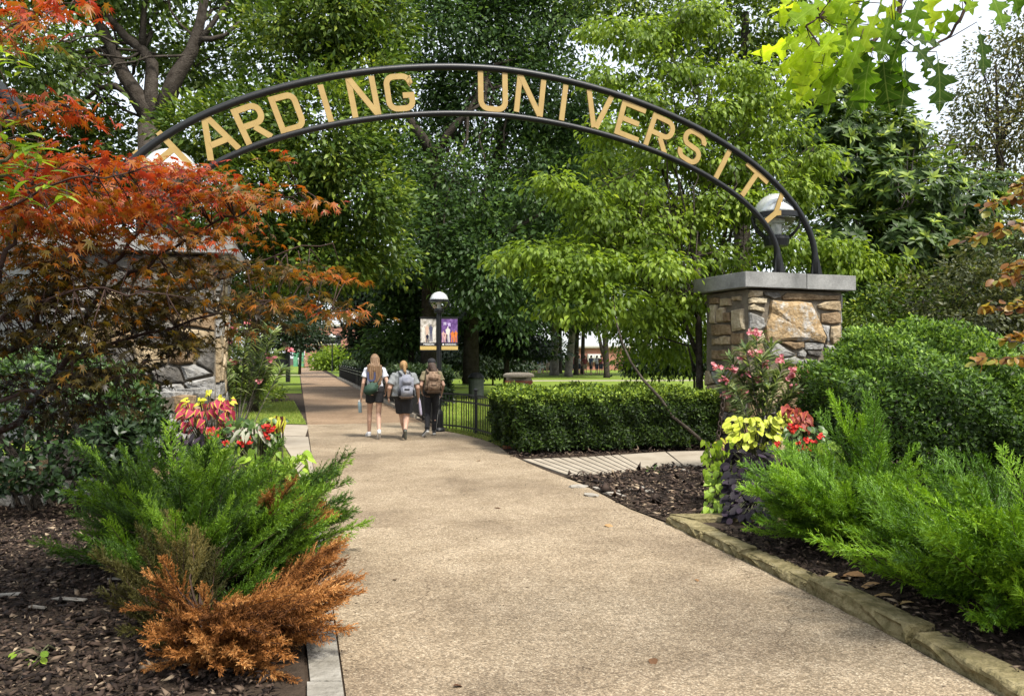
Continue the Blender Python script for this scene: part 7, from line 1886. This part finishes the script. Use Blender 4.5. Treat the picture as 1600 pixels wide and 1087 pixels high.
def bedding(name, label, cat, pts_, m, tmpl, size, droop=.5, face=(0, -.6, .7), foot=None, stem=M_stem, group=None, spread=1.0):
    """plant of single leaves at the given points, each on a stalk from its foot"""
    c = sum((Vector(p) for p in pts_), Vector()) / len(pts_)
    f = Vector(foot) if foot else Vector((c.x, c.y + .1, .02))
    r = thing(name, label, cat, f, 0, group)
    b = MB(); P, D, N, S = [], [], [], []
    for p in pts_:
        p = Vector(p); o = p - c; o.y -= .05
        P.append(tuple(p)); D.append((o.x * 3 * spread + random.gauss(0, .35), o.y * 2 - .35 + random.gauss(0, .25), -droop + random.gauss(0, .3))); N.append((face[0] + random.gauss(0, .25), face[1] + random.gauss(0, .25), face[2] + random.gauss(0, .2))); S.append(size * random.uniform(.7, 1.2))
        mid = f.lerp(p, .6) + Vector((0, .05, .08 * (p - f).length)); b.tube([f + Vector((random.uniform(-.06, .06), random.uniform(-.06, .06), 0)), mid, p], [.006, .005, .003], 5)
    b.build('stems', stem, r)
    leaf_objs(r, 'leaf', tmpl, np.array(P), D, N, S, [random.random() for _ in P], m, 6)
    return r
def blob_pts(px, py, Y, hw, hh, n, dy=.2): return [at(px + random.uniform(-hw, hw), Y + random.uniform(-dy, dy), py + random.uniform(-hh, hh)) for _ in range(n)]
# left bed
bedding('coleus', 'magenta coleus with yellow leaf edges at the corner of the left pillar', 'flower', blob_pts(320, 648, 9.4, 36, 24, 60) + blob_pts(350, 635, 9.5, 16, 12, 16), M_col_mag, HEART, .105, .9, (0, -1, .5), group=None)
bedding('coleus', 'small yellow coleus tips above the magenta coleus', 'flower', blob_pts(305, 628, 9.35, 16, 8, 12, .06) + blob_pts(352, 622, 9.4, 12, 6, 9, .06) + blob_pts(330, 612, 9.4, 6, 5, 4, .05), M_col_yel, HEART, .065, .3, (0, -.7, .9))
bedding('sweet_potato_vine', 'black purple sweet potato vine at the foot of the left pillar', 'plant', blob_pts(302, 704, 9.1, 38, 28, 110), M_purple, LANCE, .15, .5)
bedding('begonia', 'leafy green begonia with scarlet flowers in the left bed', 'flower', blob_pts(395, 676, 9.3, 42, 24, 110) , M_green, OVAL, .10, .5)
bg_ = [o for o in bpy.data.objects if o.name == 'begonia'][0]
for px, py in ((383, 688), (377, 692), (420, 672), (412, 678), (424, 668), (352, 693), (335, 680), (330, 676), (418, 684), (409, 668), (390, 693)): flower(bg_, at(px, 9.0, py), 6, .042, M_redfl)
bedding('coleus', 'yellow green coleus with dark red heart by the scarlet flowers in the left bed', 'flower', blob_pts(436, 662, 9.15, 10, 14, 12, .08), M_col_dark, HEART, .13, .9, (0, -1, .4))
bedding('caladium', 'pale narrow leaved plant between the scarlet flowers in the left bed', 'plant', blob_pts(392, 672, 9.05, 32, 12, 12, .1), M_silver, LANCE, .15, .6)
bedding('sweet_potato_vine', 'lime sweet potato vine hanging between the left flowers and the green juniper', 'plant', blob_pts(372, 722, 8.6, 26, 22, 46) + blob_pts(455, 728, 8.5, 26, 24, 40) + blob_pts(478, 775, 8.2, 8, 16, 10), M_vine, HEART, .105, .7)
# right bed
bedding('coleus', 'bright yellow green coleus under the oleander at the right pillar', 'flower', blob_pts(1180, 672, 10.2, 38, 22, 120) + blob_pts(1215, 652, 10.3, 12, 12, 24), M_col_lime, OVAL, .115, .6, (0, -.8, .8))
bedding('coleus', 'yellow coleus leaf cluster with rust streaks left of the yellow green one', 'flower', blob_pts(1131, 697, 9.8, 12, 12, 12, .08), M_col_dark, HEART, .14, .9, (0, -1, .4))
bedding('coleus', 'rust red coleus beside the scarlet flowers right of the oleander', 'flower', blob_pts(1244, 655, 10.2, 20, 22, 60), M_col_rust, HEART, .11, .5, (0, -.6, .9))
bedding('begonia', 'dark leaved begonia with scarlet flowers in the right bed', 'flower', blob_pts(1262, 690, 9.6, 34, 26, 80), M_green, OVAL, .11, .4)
bg2_ = [o for o in bpy.data.objects if o.name == 'begonia.001'][0]
for px, py in ((1232, 668), (1242, 671), (1246, 665), (1250, 692), (1256, 698), (1260, 688), (1254, 703), (1283, 682), (1213, 696), (1268, 690), (1262, 701), (1236, 674)): flower(bg2_, at(px, 9.3, py), 6, .042, M_redfl)
bedding('sweet_potato_vine', 'lime sweet potato vine cascading down to the corner of the stone kerb', 'plant', [at(1128 + random.uniform(-26, 26), 8.9 - t * 1.1 + random.uniform(-.1, .1), 700 + t * 118 + random.uniform(-8, 8)) for t in np.linspace(0, 1, 250)] + blob_pts(1120, 702, 8.9, 22, 16, 50), M_vine, HEART, .085, .8, (-.2, -1, .5), foot=(2.5, 8.9, .1))
bedding('sweet_potato_vine', 'black purple sweet potato vine right of the lime cascade', 'plant', [at(1172 + random.uniform(-34, 30), 8.5 - t * .95 + random.uniform(-.12, .12), 700 + t * 110 + random.uniform(-10, 10)) for t in np.linspace(0, 1, 260)], M_purple, OVAL, .105, .45, (-.1, -.8, .8), foot=(2.8, 8.6, .1), spread=2.2)
bedding('sweet_potato_vine', 'small lime vine tuft between the two right junipers and the boxwood', 'plant', blob_pts(1296, 706, 8.4, 18, 14, 20), M_vine, HEART, .13, .4)
# weeds
bedding('weed', 'small green weed growing in the mulch at the lower left', 'weed', blob_pts(45, 1030, 4.3, 26, 14, 14, .12), M_vine, OVAL, .05, .1, (0, -.2, 1))
bedding('weed', 'small green tuft growing at the edge of the side walkway', 'weed', blob_pts(1022, 738, 11.3, 12, 8, 22, .08), M_green, OVAL, .06, -.2, (0, -.4, 1))
# fallen leaves on the path and in the bed
M_fallen = leaf_mat('fallen_leaf', [(0, (.16, .07, .03)), (.5, (.34, .19, .08)), (1, (.50, .36, .16))], .7, .1)
for k, (px, py, s, lb) in enumerate(((944, 820, .10, 'single orange brown leaf lying on the path near the mulch wedge'), (772, 793, .13, 'thin dark twig like leaf lying in the middle of the path'), (1020, 1028, .07, 'small dark leaf on the right part of the near path'), (1085, 905, .05, 'small dry leaf on the path below the kerb corner'), (745, 720, .08, 'small dry leaf on the path behind the women'), (1128, 857, .10, 'dry leaf lodged against the kerb stones'), (620, 905, .04, 'tiny brown speck of leaf left on the path'), (708, 1071, .05, 'dark bit of leaf at the bottom of the path'))):
    g = gnd(px, py, .02); me = np_mesh('fallen_leaf', OVAL[0] * np.array([1.0 if k != 1 else .25, 1, 1.4]), np.concatenate([np.array(f) for f in OVAL[1]]), np.arange(0, 4 * len(OVAL[1]), 4), np.full(len(OVAL[1]), [.6, 0, .1, .3, .5, .8, .0, .0][k]))
    o = pt('fallen_leaf', me, M_fallen, None, loc=(g.x, g.y, .022), rot=(random.uniform(-.2, .2), random.uniform(-.2, .2), random.uniform(0, 6)), scale=(s, s, s)); tag(o, lb, 'leaf', 'fallen leaves')
for k, (px, py, s) in enumerate(((1352, 905, .20), (1375, 915, .17), (1395, 935, .15), (1330, 912, .14), (1428, 945, .15), (1310, 900, .12))):
    g = gnd(px, py, .09); me = np_mesh('fallen_leaf', LANCE[0] * np.array([1.6, 1, 1.6]), np.concatenate([np.array(f) for f in LANCE[1]]), np.arange(0, 4 * len(LANCE[1]), 4), np.full(len(LANCE[1]), .5 + .08 * k))
    o = pt('fallen_leaf', me, M_fallen, None, loc=(g.x, g.y, .11), rot=(random.uniform(-.2, .2), random.uniform(-.2, .2), 1.2 + random.uniform(-.5, .5)), scale=(s, s, s)); tag(o, ['largest long dry tan leaf on the mulch behind the stone kerb', 'second long dry leaf on the mulch, touching the largest one', 'dry tan leaf on the mulch below the foreground juniper', 'dry leaf on the mulch just left of the largest dry leaf', 'dry leaf closest to the foreground juniper on the kerb mulch', 'smallest dry leaf on the kerb mulch under the left bright juniper'][k], 'leaf', 'dry leaves behind the kerb')
for k, (px, py, s) in enumerate(((110, 938, .22), (10, 930, .16), (150, 868, .14), (60, 950, .1), (180, 905, .1))):
    g = gnd(px, py, .05); me = MB().box((0, 0, 0), (s * .3, s, .014), jit=.006).mesh('bark_piece')
    o = pt('bark_piece', me, M_pale, None, loc=(g.x, g.y, .06), rot=(random.uniform(-.1, .1), random.uniform(-.1, .1), 1.4 + random.uniform(-.4, .4))); tag(o, ['longest pale bark piece on the dark mulch left of the dead juniper', 'pale bark piece at the left edge on the dark mulch', 'pale bark piece on the mulch close to the camellia shrub', 'small pale bark chip between the two longer bark pieces', 'small pale bark chip next to the fading juniper sprays'][k], 'bark', 'pale bark pieces')
